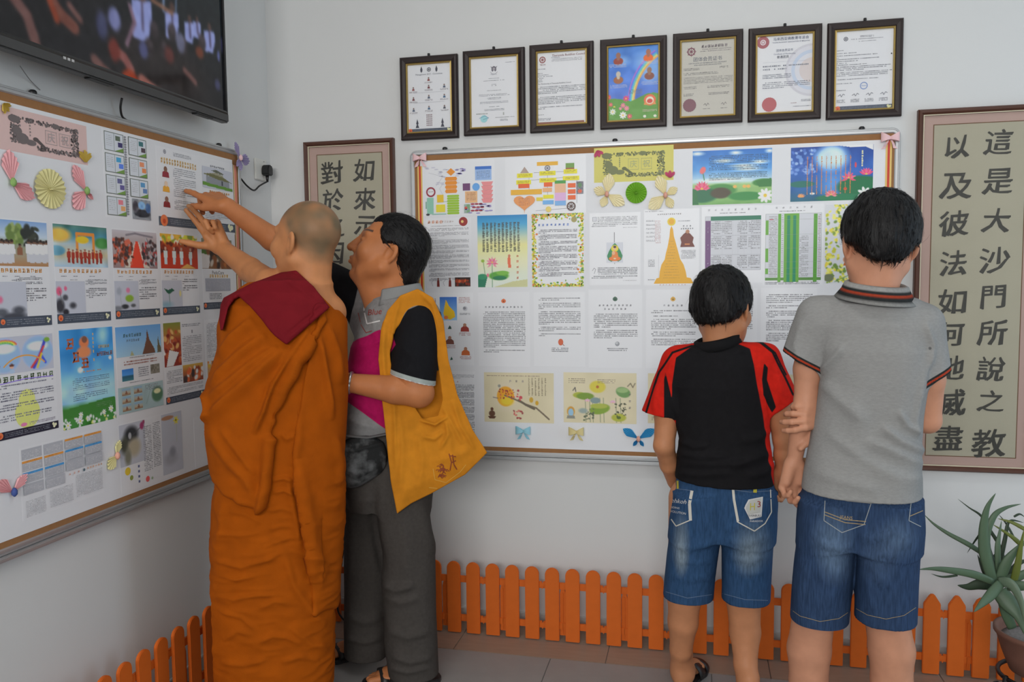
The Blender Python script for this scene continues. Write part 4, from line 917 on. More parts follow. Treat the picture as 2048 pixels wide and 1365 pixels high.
# ---------------------------------------------------------------- papers on the left board
LT = (112, 114, 124)
def ribbon_title(g, y=.475, n=10, x0=.1, x1=.82): g.fake(x0, y, x1, n, 12, (206, 130, 44))
def poster(pic, deco, blocks=((.36, .56, .97, .80),), icon=True):
    """event poster: photo above, orange heading, programme, slate footer"""
    def f(g):
        g.pic(0, .015, .99, .435, pic, .0026); ribbon_title(g)
        for x in (.1, .32, .62): g.lines(x, .525, x + .1, .54, 1, LT, .005)
        g.lines(.26, .56, .40, .70, 5, (150, 152, 160), .005, .4)
        for x0, y0, x1, y1 in blocks: g.lines(x0, y0, x1, y1, 6, (88, 88, 96), .0052, .6, 3)
        if deco: g.pic(0, .58, .52, .905, deco, .0026, (163, 166, 176))
        foot(g, .905, c=(62, 70, 82), icon=icon)
    return f
def ph_white(p):
    p.grad([(0, (110, 140, 180)), (.35, (165, 178, 190)), (.5, (120, 130, 110)), (.75, (140, 130, 110)), (1, (150, 110, 75))]); p.specks(40, (.25, .12, .5, .45), [(110, 130, 70), (90, 110, 60), (130, 145, 90)], .05, 1); p.specks(24, (.5, .15, .8, .5), [(40, 46, 44), (54, 60, 52)], .05, 2)
    for k in range(7): p.person(.03 + .075 * k * .6, .42 + .02 * (k % 2), .5, (190, 190, 196), (175, 176, 182))
    for k in range(7): p.person(.62 + .06 * k, .4 + .02 * (k % 2), .5, (195, 195, 200), (170, 172, 178))
    p.person(.45, .5, .42, (120, 80, 60))
def ph_arch(p):
    p.grad([(0, (60, 100, 90)), (.25, (70, 130, 150)), (.45, (150, 165, 170)), (.7, (170, 160, 130)), (1, (150, 175, 195))]); p.ell(.1, .25, .2, .16, (200, 150, 60), .6); p.ell(.9, .4, .15, .14, (60, 120, 60), .4); p.ell(.05, .62, .15, .12, (90, 140, 160)); p.noise(40, 8, 4)
    p.stroke([(.42, .75), (.42, .2), (.73, .2), (.73, .75)], .045, (205, 120, 50)); p.ell(.52, .34, .12, .09, (225, 165, 40), .3)
    for k in range(9): p.person(.26 + .075 * k, .56 + .02 * (k % 2), .34, (140, 48, 36), (130, 44, 34), (160, 110, 90), (120, 80, 66))
def ph_carpet(p):
    p.grad([(0, (165, 160, 165)), (.25, (150, 140, 140)), (1, (130, 110, 110))]); p.poly([(.5, .28), (.56, .28), (.68, 1), (.36, 1)], (196, 62, 44)); p.poly([(.49, .3), (.5, .3), (.36, 1), (.24, 1)], (180, 172, 160)); p.poly([(.56, .3), (.58, .3), (.82, 1), (.68, 1)], (180, 172, 160))
    p.specks(90, (0, .22, .42, .9), [(150, 60, 40), (90, 50, 40), (60, 46, 46), (180, 90, 70)], .03, 5); p.specks(90, (.66, .22, 1, .9), [(50, 46, 50), (80, 60, 60), (160, 60, 60), (150, 150, 155)], .03, 6); p.stroke([(.3, .12), (.5, .06), (.7, .1), (.9, .13)], .03, (110, 105, 112))
def ph_stage(p):
    p.grad([(0, (190, 150, 50)), (.2, (200, 130, 50)), (.35, (150, 70, 40)), (.6, (160, 50, 30)), (1, (170, 52, 34))]); p.specks(40, (0, 0, 1, .25), [(210, 200, 60), (120, 140, 50), (225, 215, 190), (230, 160, 60)], .05, 3); p.specks(50, (0, .26, 1, .62), [(150, 60, 40), (110, 40, 30), (80, 40, 36)], .04, 9)
    for x in (.13, .35, .55, .8): p.person(x, .38, .5, (180, 192, 205), (170, 184, 200), (170, 140, 125), (170, 140, 125))
    p.poly([(.5, 1), (.7, .85), (.95, 1)], (205, 150, 80))
def ph_camp(p):
    p.grad([(0, (120, 120, 100)), (.3, (96, 92, 76)), (.55, (80, 72, 60)), (1, (110, 80, 56))]); p.poly([(0, .4), (.3, .55), (.2, 1), (0, 1)], (176, 172, 170)); p.poly([(0, .35), (.35, .5), (.3, .55), (0, .5)], (70, 100, 46)); p.specks(50, (.2, .2, 1, .95), [(50, 40, 38), (150, 90, 46), (160, 150, 140), (110, 66, 40)], .06, 4)
def ink_lotus(p): p.ell(.1, .3, .09, .13, (190, 80, 110), .6); p.ell(.32, .22, .05, .07, (196, 90, 120), .6); p.ell(.12, .75, .14, .22, (52, 54, 60), .6); p.ell(.3, .5, .09, .09, (70, 72, 78), .7); p.ell(.3, .95, .1, .1, (40, 42, 48), .6); p.ell(.55, .75, .12, .1, (60, 62, 68), .7, .8); p.stroke([(.12, .3), (.2, .7)], .02, (90, 92, 92))
def ink_lotus2(p): p.stroke([(.2, .2), (.25, .8)], .015, (140, 145, 145)); p.ell(.18, .35, .1, .12, (140, 145, 155), .8); p.ell(.55, .32, .08, .09, (190, 110, 140), .6); p.ell(.6, .6, .17, .12, (120, 150, 50), .4); p.ell(.4, .88, .15, .08, (46, 48, 52), .6); p.ell(.75, .85, .1, .06, (80, 82, 86), .7); p.ell(.1, .93, .2, .08, (110, 112, 118), .8)
def ink_lily(p): p.poly([(.1, .3), (.3, .36), (.5, .3), (.62, .38), (.34, .52), (.2, .44)], (40, 84, 66)); p.stroke([(.34, .5), (.36, .95)], .02, (70, 110, 90)); p.ell(.2, .92, .3, .14, (120, 150, 165), .9, .8); p.ell(.9, .5, .05, .12, (190, 180, 120), .5)
def ink_blur(p): p.ell(.05, .5, .1, .1, (190, 100, 130), .8); p.ell(.1, .85, .2, .1, (80, 84, 92), .8); p.ell(.7, .82, .22, .12, (70, 74, 82), .8); p.ell(.5, .98, .5, .1, (60, 64, 72), .8)
def d_cards(g):
    r = random.Random(6)
    for c in range(2):
        for k in range(4):
            x0, y0 = .04 + c * .5, .02 + k * .245
            if c == 1 and k == 3:
                g.pic(x0 + .03, y0 - .01, .98, .985, lambda p: (p.ell(.5, .3, .2, .2, (110, 150, 190)), p.ell(.5, .7, .45, .2, (36, 42, 50)), p.ell(.15, .4, .15, .3, (66, 66, 74)), p.ell(.85, .4, .15, .25, (60, 90, 130)), p.noise(40, 8, 3)), .0028, (120, 124, 130)); continue
            g.rect(x0, y0, x0 + .40, y0 + .215, (84, 92, 84)).rect(x0 + .012, y0 + .008, x0 + .388, y0 + .207, (176, 180, 186)).line([(x0 + .2, y0), (x0 + .2, y0 + .215)], .008, (96, 104, 96))
            g.lines(x0 + .04, y0 + .04, x0 + .17, y0 + .17, 6, (158, 160, 166), .005, .4); g.poly([(x0 + .21, y0 + .207), (x0 + .388, y0 + .16), (x0 + .388, y0 + .207)], (96, 128, 60))
            cc = [(50, 60, 66), (50, 110, 170), (60, 80, 110), (190, 110, 90), (60, 66, 70), (196, 120, 50), (70, 90, 130)][(c * 4 + k) % 7]
            for q in range(2): g.rect(x0 + .23 + .05 * q, y0 + .03 + .07 * q, x0 + .33 + .045 * q, y0 + .085 + .07 * q, [v + r.uniform(-15, 40) for v in cc])
        for k in range(32): g.ell(.47, .04 + k * .029, .022, (120, 122, 128), .012, 8, False)
def d_spread(g):
    g.wheel(.10, .055, .016, (110, 110, 120)); g.lines(.2, .04, .42, .09, 3, (140, 142, 150), .004); g.fake(.06, .145, .47, 14, 10, (196, 150, 50)); g.fake(.06, .185, .47, 14, 10, (196, 146, 44)); g.lines(.19, .23, .47, .60, 15, (140, 142, 150), .0045, .5, 5)
    for y, c, sk in ((.28, (120, 40, 52), (110, 80, 66)), (.46, (206, 140, 50), (206, 170, 150)), (.65, (116, 44, 46), (120, 88, 74))): g.poly([(.06, y + .09), (.065, y + .03), (.10, y), (.135, y + .03), (.14, y + .09)], c).ell(.10, y - .01, .02, sk, .035)
    g.lines(.19, .63, .47, .76, 6, (140, 142, 150), .0045, .5, 3)
    g.fake(.68, .10, .86, 8, 8, (100, 104, 116)); g.pic(.56, .12, .985, .40, lambda p: (p.poly([(0, .72), (1, .86), (1, 1), (0, .9)], (84, 124, 50)), p.poly([(.12, .42), (.88, .55), (.88, .84), (.12, .76)], (120, 124, 130)), p.poly([(0, .36), (.25, .28), (.7, .38), (.98, .58), (.5, .52)], (96, 96, 66)), p.poly([(.25, .28), (.42, .2), (.66, .28), (.7, .38)], (130, 128, 110)), p.poly([(.28, .14), (.45, .06), (.7, .2), (.66, .26), (.42, .2)], (84, 88, 76)), p.poly([(.62, .55), (.66, .55), (.66, .8), (.62, .79)], (50, 54, 62))), .0022, (163, 166, 176))
    g.fake(.66, .445, .92, 10, 10, (200, 130, 40))
    for x in (.6, .78, .9): g.lines(x, .49, x + .06, .505, 1, LT, .004)
    g.lines(.58, .54, .96, .82, 12, (140, 142, 150), .005, .45, 4); foot(g, .86, y1=.97, c=(66, 74, 86))
def d_kids(g):
    def two(p):
        for cx, s in ((.2, 1), (.74, 1.05)): p.ell(cx, .5, .25 * s, .46, (130, 160, 220), .15); p.ell(cx, .32, .17, .13, (195, 205, 222), .4)
        for k, c in enumerate([(205, 80, 60), (220, 150, 60), (210, 200, 80), (90, 160, 90)]): p.stroke([(.2 + (.2 - .02 * k) * math.cos(a), .26 - (.16 - .02 * k) * math.sin(a)) for a in np.linspace(.3, 2.9, 10)], .02, c)
        p.stroke([(.86, .2), (.78, .55), (.66, .9)], .05, (60, 70, 170)); p.stroke([(.78, .55), (.86, .8)], .04, (60, 80, 190)); p.stroke([(.84, .35), (.76, .6), (.62, .9)], .03, (205, 60, 50)); p.stroke([(.8, .55), (.72, .92)], .03, (220, 180, 50)); p.ell(.9, .16, .05, .07, (110, 150, 60))
        for x in (.08, .3): p.ell(x, .82, .035, .05, (200, 150, 130)); p.ell(x, .78, .04, .04, (90, 60, 50)); p.ell(x, .95, .04, .06, (150, 170, 220))
    g.pic(.0, .06, .97, .40, two, .0028, (163, 166, 178)); g.ring(.5, .62, .52, (190, 140, 80), .02, 18, 4.0, 5.4)
    g.fake(.08, .45, .92, 9, 17, (70, 90, 60)); g.line([(.05, .49), (.5, .465), (.95, .475)], .012, (130, 110, 190)); g.ell(.5, .79, .2, (186, 190, 110)); g.ell(.5, .66, .13, (188, 192, 112))
    g.lines(.06, .5, .95, .545, 2, (104, 106, 122), .006, .6, 2); g.lines(.04, .57, .95, .66, 4, (98, 100, 116), .006, .6, 4); g.lines(.04, .68, .95, .75, 3, (98, 100, 116), .006, .6, 3); g.lines(.06, .78, .9, .85, 3, (110, 112, 124), .006, .6, 3); g.ell(.43, .895, .05, (206, 110, 150), .018); g.lines(.52, .88, .95, .91, 2, (130, 120, 140), .005); foot(g, .925, c=(34, 36, 50))
def d_bluesky(g):
    def bg(p):
        p.grad([(0, (60, 130, 185)), (.25, (56, 128, 186)), (.45, (90, 150, 198)), (.62, (150, 185, 210)), (.74, (130, 175, 205)), (.8, (70, 130, 60)), (1, (52, 110, 48))]); p.noise(34, 6, 3)
        p.poly([(0, .80), (.3, .785), (.6, .77), (.85, .75), (1, .76), (1, .9), (0, .9)], (58, 112, 50)); p.ell(.8, .08, .1, .1, (140, 185, 215), 1, .8)
        p.specks(34, (0, .9, 1, 1), [(205, 210, 200), (210, 200, 110), (190, 205, 190)], .022, 4); p.flower(.08, .96, .06, (205, 208, 205)); p.flower(.3, .94, .06, (206, 208, 205)); p.flower(.9, .88, .05, (200, 205, 200)); p.flower(.76, .9, .04, (200, 205, 200)); p.flower(.32, .88, .04, (200, 205, 200))
        p.ell(.44, .14, .09, .06, (196, 110, 70), .4); p.ell(.43, .24, .13, .06, (200, 120, 80), .4); p.ell(.45, .11, .05, .035, (110, 76, 64)); p.ell(.93, .33, .03, .02, (205, 215, 225)); p.ell(.35, .42, .05, .03, (190, 205, 222), .6)
    g.pic(0, 0, 1, 1, bg, .0026)
    for x, y in ((.18, .14), (.28, .28), (.44, .35)): g.fake(x, y, x, 1, 34, (150, 84, 60))
    g.cols(.60, .05, .63, .36, 1, (176, 150, 110), .012, .8); g.fake(.72, .2, .9, 5, 10, (170, 150, 90)); g.fake(.70, .275, .95, 5, 14, (116, 80, 72)); g.lines(.4, .435, .75, .46, 1, (190, 140, 110), .006); g.lines(.2, .5, .9, .63, 7, (66, 96, 130), .005, .5, 4); g.lines(.2, .66, .85, .74, 4, (70, 100, 130), .005, .5, 4); g.lines(.62, .79, .92, .84, 3, (96, 130, 90), .006, .4)
def d_pagoda(g):
    g.pic(.0, .02, .99, .36, lambda p: (p.grad([(0, (90, 140, 190)), (1, (140, 172, 200))]), p.poly([(.68, .12), (.73, .5), (.84, .85), (.86, 1), (.56, 1), (.60, .8), (.66, .5)], (96, 66, 52)), p.poly([(.93, .4), (.96, .7), (1, .85), (1, 1), (.9, 1)], (92, 84, 62)), p.poly([(.33, .82), (.38, 1), (.29, 1)], (150, 150, 110))), .0024)
    g.fake(.18, .12, .52, 7, 11, (64, 90, 84)); g.fake(.24, .18, .48, 6, 9, (100, 120, 140)); g.lines(.25, .37, .82, .39, 1, LT, .005); g.lines(.15, .41, .88, .47, 2, (150, 96, 84), .006, .6)
    g.pic(.1, .50, .34, .635, lambda p: p.grad([(0, (50, 110, 180)), (.5, (70, 130, 190)), (.6, (40, 80, 100)), (1, (60, 110, 120))]), .0026); g.pic(.72, .49, .93, .60, lambda p: (p.noise(50, 7, 3),), .0026, (110, 106, 96)); g.lines(.45, .5, .68, .62, 5, LT, .005); g.lines(.25, .655, .78, .67, 1, LT, .005)
    g.pic(.0, .70, .99, 1.0, lambda p: (p.noise(14, 7, 8), p.ell(.86, .5, .13, .3, (70, 104, 80), .3), p.ell(.86, .38, .08, .1, (200, 196, 150), .4), p.stroke([(.6, .8), (.7, .3), (.66, .1)], .008, (110, 130, 126))), .0028, (140, 160, 162))
    for k in range(6): g.pic(.08 + .25 * (k % 2), .72 + .09 * (k // 2), .26 + .25 * (k % 2), .795 + .09 * (k // 2), lambda p, k=k: (p.grad([(0, (110, 150, 180)), (.6, (160, 150, 130)), (1, (120, 90, 66))]), p.poly([(.5, .2), (.65, .8), (.35, .8)], (120, 80, 60))), .0026)
    g.lines(.58, .72, .93, .79, 4, LT, .006, .5)
def d_report(g):
    def robe(p): p.grad([(0, (110, 120, 50)), (.25, (150, 110, 50)), (.4, (140, 60, 40)), (1, (120, 40, 32))]); p.specks(40, (0, .2, 1, .9), [(160, 76, 46), (110, 36, 30), (190, 150, 90), (205, 200, 190)], .1, 2); p.poly([(.3, .62), (.85, .7), (.5, 1), (.1, 1)], (196, 198, 200))
    g.pic(.0, .02, .42, .55, robe, .0024); g.lines(.46, .05, .95, .09, 2, LT, .005); g.rect(.7, .13, .73, .17, (120, 120, 126)); g.lines(.46, .2, .96, .53, 15, (128, 128, 136), .0046, .5, 6); g.lines(.04, .60, .42, .76, 8, (120, 122, 130), .0046, .5, 5)
    g.pic(.44, .56, .97, .78, lambda p: (p.grad([(0, (180, 150, 70)), (.4, (160, 90, 50)), (1, (90, 60, 50))]), p.specks(30, (0, .2, 1, 1), [(60, 50, 50), (200, 196, 190), (190, 90, 50), (130, 60, 40)], .08, 5)), .0024); g.lines(.04, .80, .96, .89, 5, (120, 122, 130), .0046, .5, 3); foot(g, .915, c=(58, 64, 76))
def d_report2(g): g.lines(.06, .05, .94, .52, 24, (120, 121, 130), .0046, .5, 7); g.pic(.04, .56, .5, .78, lambda p: (p.specks(30, (0, 0, 1, 1), [(190, 120, 60), (205, 200, 195), (110, 60, 50), (200, 160, 60)], .1, 8),), .0026, (180, 140, 90)); g.lines(.54, .56, .95, .78, 10, (120, 121, 130), .0046, .5); foot(g, .915, c=(58, 64, 76))
def d_calendar(g):
    for c in range(4):
        for r in range(4):
            if r == 3 and c in (0,): pass
            x0, y0 = .02 + c * .245, .03 + r * .16; hd = {0: (0, 0), 1: (1, 0), 2: (1, 1)}.get(r)
            col = None
            if c >= 2 and r == 0 or c < 2 and r == 1: col = (206, 130, 60)
            if c >= 2 and r == 1 or c < 2 and r == 2: col = (64, 130, 180)
            if r == 3 and c >= 2: continue
            g.rect(x0, y0, x0 + .225, y0 + .145, (150, 152, 158))
            for k in range(5): g.lines(x0 + .01, y0 + .035 + k * .022, x0 + .215, y0 + .05 + k * .022, 1, (176, 178, 184), .006, .9, amp=.5)
            if col: g.rect(x0, y0, x0 + .225, y0 + .03, col).lines(x0 + .05, y0 + .008, x0 + .17, y0 + .022, 1, [q * .75 for q in col], .006)
    g.fake(.55, .55, .66, 3, 6, (200, 120, 90)); g.fake(.78, .54, .96, 6, 6, (206, 130, 70)); g.ell(.73, .55, .014, (70, 90, 100)); g.lines(.30, .70, .58, .95, 12, (158, 160, 166), .004, .5); g.lines(.62, .6, .97, .93, 16, (158, 160, 166), .004, .5); g.lines(.03, .74, .25, .97, 12, (156, 158, 164), .004, .5)
def d_inksheet(g):
    g.pic(.0, .02, .38, .62, lambda p: (p.ell(.45, .28, .26, .2, (46, 48, 52), .6), p.ell(.2, .5, .16, .2, (70, 72, 62), .7), p.ell(.55, .6, .24, .22, (150, 142, 122), .7), p.ell(.3, .8, .12, .2, (110, 110, 96), .8), p.stroke([(.5, .3), (.85, .15)], .02, (70, 70, 74)), p.ell(.88, .13, .08, .09, (140, 56, 96), .5), p.ell(.95, .05, .05, .05, (130, 60, 90), .5), p.ell(.4, .3, .06, .08, (150, 152, 156), .4)), .0024, (160, 163, 172))
    g.lines(.35, .12, .48, .80, 26, (104, 105, 112), .006, .55); g.lines(.50, .10, .62, .78, 26, (104, 105, 112), .006, .55)
    g.pic(.64, .02, .98, .95, lambda p: (p.ell(.3, .07, .3, .035, (150, 110, 84), .3), p.flower(.72, .14, .13, (205, 180, 40), (90, 80, 30), 6), p.stroke([(.74, .2), (.72, .5)], .02, (150, 156, 140)), p.ell(.4, .76, .3, .1, (140, 142, 150), .9), p.ell(.5, .65, .15, .08, (120, 122, 132), .9)), .0026, (160, 163, 172))
    g.ell(.1, .70, .04, (200, 165, 50)).ell(.15, .81, .025, (120, 130, 60))
    for k in range(4): g.rect(.25, .66 + .075 * k, .275, .695 + .075 * k, (80, 86, 120), False)
    g.ell(.39, .91, .03, (190, 80, 80)).ell(.46, .92, .015, (130, 150, 120))
def d_inksheet2(g): g.lines(.5, .1, .54, .25, 3, (80, 120, 140), .008); g.rect(.4, .5, .52, .78, (150, 106, 80)); g.lines(.6, .1, .9, .9, 24, LT, .006, .5)
Lp = lambda *a, **k: sheet('L', *a, **k)
Lp((-6, 208), (176, 331), lambda g: floral(g, (74, 66, 66), ((.56, '庆'), (.72, '祝'))), 'pink banner sheet with a dark floral border', 'banner', paper=M_PNK)
Lp((203, 256), (303, 444), d_cards, 'sheet of eight small green-cornered booklet spreads', 'notice')
Lp((311, 290), (470, 470), d_spread, 'double page with three portraits and a pavilion drawing, touched by both fingers', 'notice')
Lp((-13, 434), (104, 650), poster(ph_white, ink_blur, ((.34, .54, .85, .62), (.34, .64, .92, .77))), 'event poster with a photo of people in white, at the picture edge')
Lp((104.5, 444), (222, 641), poster(ph_arch, ink_lotus, ((.54, .56, .95, .62), (.54, .65, .94, .76))), 'event poster with a photo of robed people before an orange arch')
Lp((223, 456), (320, 633), poster(ph_carpet, ink_lotus2, ((.54, .56, .95, .62), (.54, .65, .94, .80))), 'event poster with a photo of a red carpet aisle')
Lp((319, 464), (400, 626), poster(ph_stage, ink_lily, ((.54, .56, .95, .72),)), 'event poster with a photo of white-clad people on a red floor')
Lp((402, 474), (468, 616), lambda g: (g.pic(0, .015, .99, .435, ph_camp, .003), g.text('PeduCare', .5, .485, 20, (90, 84, 84), squash=.55), g.fake(.25, .535, .8, 8, 12, (200, 150, 50)), g.rect(.08, .57, .9, .75, (140, 142, 152)), g.lines(.1, .585, .88, .74, 8, (165, 167, 175), .006, .5), g.lines(.2, .78, .6, .87, 4, LT, .006), foot(g, .905, c=(60, 66, 78))), 'camp poster with a bordered timetable, under the pointing arms')
Lp((-20, 664), (117, 856), d_kids, 'cartoon rainbow poster with a yellow pear shape, at the picture edge')
Lp((117, 662), (232.5, 837), d_bluesky, 'bright blue sky poster with daisies along its foot')
Lp((229.5, 652), (328, 810), d_pagoda, 'travel poster with a brick pagoda against blue sky')
Lp((325.5, 644), (410, 792), d_report, 'report sheet with a tall photo of red-robed people')
Lp((409, 640), (472, 776), d_report2, 'report sheet mostly hidden behind the ochre robe')
Lp((38, 898), (209, 985), d_calendar, 'calendar sheet with orange and blue month bars', 'calendar')
Lp((237, 850), (369, 943), d_inksheet, 'ink lotus sheet with two columns of verse', 'notice')
Lp((387, 836), (462, 908), d_inksheet2, 'verse sheet cut off by the edge of the robe', 'notice')

# ---------------------------------------------------------------- paper butterflies, rosettes and bows
def fan(n, a0, a1, rf, hgt, r0=.12):
    """pleated paper fan lying in x,z; front is -y"""
    V = []; F = []
    for k in range(2 * n + 1):
        t = k / (2 * n); a = a0 + (a1 - a0) * t; y = -hgt if k % 2 else -.001
        R_ = rf(t); V += [(r0 * R_ * math.cos(a), y * .4 - .002, r0 * R_ * math.sin(a)), (R_ * math.cos(a), y, R_ * math.sin(a))]
    for k in range(2 * n): F.append((2 * k, 2 * k + 1, 2 * k + 3, 2 * k + 2))
    return V, F
def paper_mat(name, c): return mat(name, c, rough=.7, noise=.10, scale=35)
def wall_pt(wall, px, py, off):
    return on_back(px, py, -off) if wall == 'B' else on_left(px, py, off)
def butterfly(wall, px, py, size, m, band, label, wings, group=None, off=BOFF + .003):
    """wings = list of (angle from, angle to, length factor)"""
    p = wall_pt(wall, px, py, off); e = tag(empty('paper_butterfly', p, LEFT if wall == 'L' else 0), label, 'paper craft', group)
    for a0, a1, L in wings:
        V, F = fan(7, math.radians(a0), math.radians(a1), lambda t: size * L * (.60 + .42 * (1 - abs(2 * t - 1)) ** .8), .006)
        mobj('wing', V, F, m, e)
    MB().lathe([(.002, -.012), (.0075, -.006), (.008, .004), (.003, .012)], 10).build('body_band', band, e, smooth=True, loc=(0, -.008, 0))
    return e
P_PINK = paper_mat('pink_crepe_paper', (.85, .42, .44)); P_PALE = paper_mat('pale_pink_paper', (.88, .58, .60)); P_CRM = paper_mat('cream_crepe_paper', (.95, .84, .55)); P_YEL = paper_mat('yellow_crepe_paper', (.74, .68, .33)); P_GRN = paper_mat('green_crepe_paper', (.20, .48, .03)); P_BLU = paper_mat('blue_crepe_paper', (.05, .36, .66)); P_LBL = paper_mat('light_blue_ribbon', (.30, .62, .74)); P_YRB = paper_mat('yellow_bow_ribbon', (.76, .64, .30)); P_PUR = paper_mat('purple_crepe_paper', (.36, .31, .52)); P_HOT = paper_mat('hot_pink_paper', (.72, .16, .28)); P_LGR = paper_mat('leaf_green_paper', (.25, .42, .12)); P_DBL = paper_mat('dark_blue_band', (.05, .09, .3)); P_CORB = paper_mat('coral_band', (.8, .4, .3)); P_GOLD = paper_mat('gold_paper', (.55, .38, .06))
GP = 'pink pleated butterflies on the left board'; GC = 'cream butterflies on the back board'
butterfly('L', 22, 365, .085, P_PINK, P_LGR, 'pink pleated paper butterfly at the picture edge beside the yellow rosette', [(60, 125, 1.0), (-55, 5, .95)], GP)
butterfly('L', 170, 382, .080, P_PINK, P_LGR, 'pink pleated paper butterfly right of the yellow rosette', [(95, 150, 1.05), (190, 265, .95), (-60, -20, .45)], GP)
butterfly('L', 24, 985, .062, P_PINK, P_DBL, 'pink paper butterfly beside the calendar, at the picture edge', [(15, 60, 1.0), (110, 170, 1.0)], GP)
butterfly('L', 231, 912, .052, P_YEL, P_CORB, 'small yellow paper butterfly by the calendar', [(40, 95, .95), (180, 265, 1.0)])
butterfly('L', 478, 316, .062, P_PUR, P_PALE, 'purple paper butterfly on the corner of the left board', [(95, 140, 1.05), (-35, 30, 1.15), (-110, -55, .8), (215, 260, .7)], off=.036)
butterfly('B', 1214, 389, .070, P_CRM, P_CORB, 'cream paper butterfly left of the green rosette', [(52, 112, 1.15), (120, 190, .8), (-62, -2, 1.15), (215, 280, .75)], GC)
butterfly('B', 1331, 391, .070, P_CRM, P_CORB, 'cream paper butterfly right of the green rosette', [(82, 140, 1.15), (0, 62, .75), (186, 250, 1.15), (-92, -30, .8)], GC)
butterfly('B', 1277, 878, .072, P_BLU, P_CORB, 'bright blue paper butterfly on the lower edge of the board', [(10, 55, 1.05), (125, 170, 1.0), (-75, -35, .5), (215, 255, .5)])
def rosette(wall, px, py, rad, m, label):
    p = wall_pt(wall, px, py, BOFF + .003); e = tag(empty('paper_rosette', p, LEFT if wall == 'L' else 0), label, 'paper craft')
    V, F = fan(22, 0, 2 * math.pi, lambda t: rad, .007, .05); mobj('pleated_disc', V, F, m, e)
    MB().lathe([(.001, -.004), (.006, -.003), (.007, 0)], 12).build('centre', m, e, loc=(0, -.007, 0)); return e
rosette('L', 99, 378, .056, P_YEL, 'yellow pleated paper rosette between pink butterflies')
rosette('B', 1272.5, 386, .041, P_GRN, 'green pleated paper rosette under the yellow banner')
def bow(wall, px, py, s, m, label, off=BOFF + .004, tails=True):
    p = wall_pt(wall, px, py, off); e = tag(empty('ribbon_bow', p, LEFT if wall == 'L' else 0), label, 'bow', None)
    for sx in (-1, 1):
        V = []; F = []; n = 12
        for k in range(n + 1):
            a = -math.pi * .92 + 2 * math.pi * .92 * k / n; r_ = s * (1 + math.cos(a)) * .5
            x = sx * r_ * 1.0; y = -.004 - .5 * s * math.sin(a) * .55 - .3 * s
            for z in (-1, 1): V.append((x, y, z * s * (.16 + .40 * (1 + math.cos(a)) * .5) + .12 * r_))
        for k in range(n): F.append((2 * k, 2 * k + 1, 2 * k + 3, 2 * k + 2))
        mobj('loop', V, F, m, e, True)
        if tails:
            V = []; F = []
            for k in range(7):
                t = k / 6; cx = sx * s * (.1 + .55 * t); cz = -s * (.1 + 1.05 * t)
                for q in (-1, 1): V.append((cx + q * s * (.10 + .14 * t), -.004 - .006 * math.sin(t * 5 + q), cz - q * sx * s * .06))
            for k in range(6): F.append((2 * k, 2 * k + 1, 2 * k + 3, 2 * k + 2))
            mobj('tail', V, F, m, e, True)
    MB().lathe([(.1 * s, -.2 * s), (.2 * s, -.1 * s), (.2 * s, .1 * s), (.1 * s, .2 * s)], 10).build('knot', m, e, True, loc=(0, -.25 * s - .002, 0)); return e
bow('B', 841, 317, .030, P_PALE, 'pale pink bow on the upper left corner of the back board', .026)
bow('B', 1779, 277, .032, P_PALE, 'pale pink bow on the upper right corner of the back board', .026)
bow('B', 1047, 862, .031, P_LBL, 'light blue ribbon bow under the orange moon poster')
bow('B', 1153, 864, .031, P_YRB, 'yellow ribbon bow under the lotus pad poster')
def petal(wall, px, py, s, m, label, rot):
    p = wall_pt(wall, px, py, BOFF + .003); e = tag(empty('paper_flower', p, LEFT if wall == 'L' else 0), label, 'paper craft')
    for a in (-35, 0, 35):
        V, F = fan(3, math.radians(rot + a - 18), math.radians(rot + a + 18), lambda t: s * (.7 + .3 * math.sin(math.pi * t)), .005); mobj('petal', V, F, m, e)
    return e
petal('B', 1194, 300, .030, P_HOT, 'small pink paper flower on the upper corner of the yellow banner', 290)
petal('B', 1340, 357, .030, P_HOT, 'small pink paper flower on the lower corner of the yellow banner', 90)
petal('L', 3, 206, .028, P_GOLD, 'gold paper flower on the upper corner of the pink banner', 320)
petal('L', 170, 327, .040, P_GOLD, 'gold paper flower on the lower corner of the pink banner', 90)

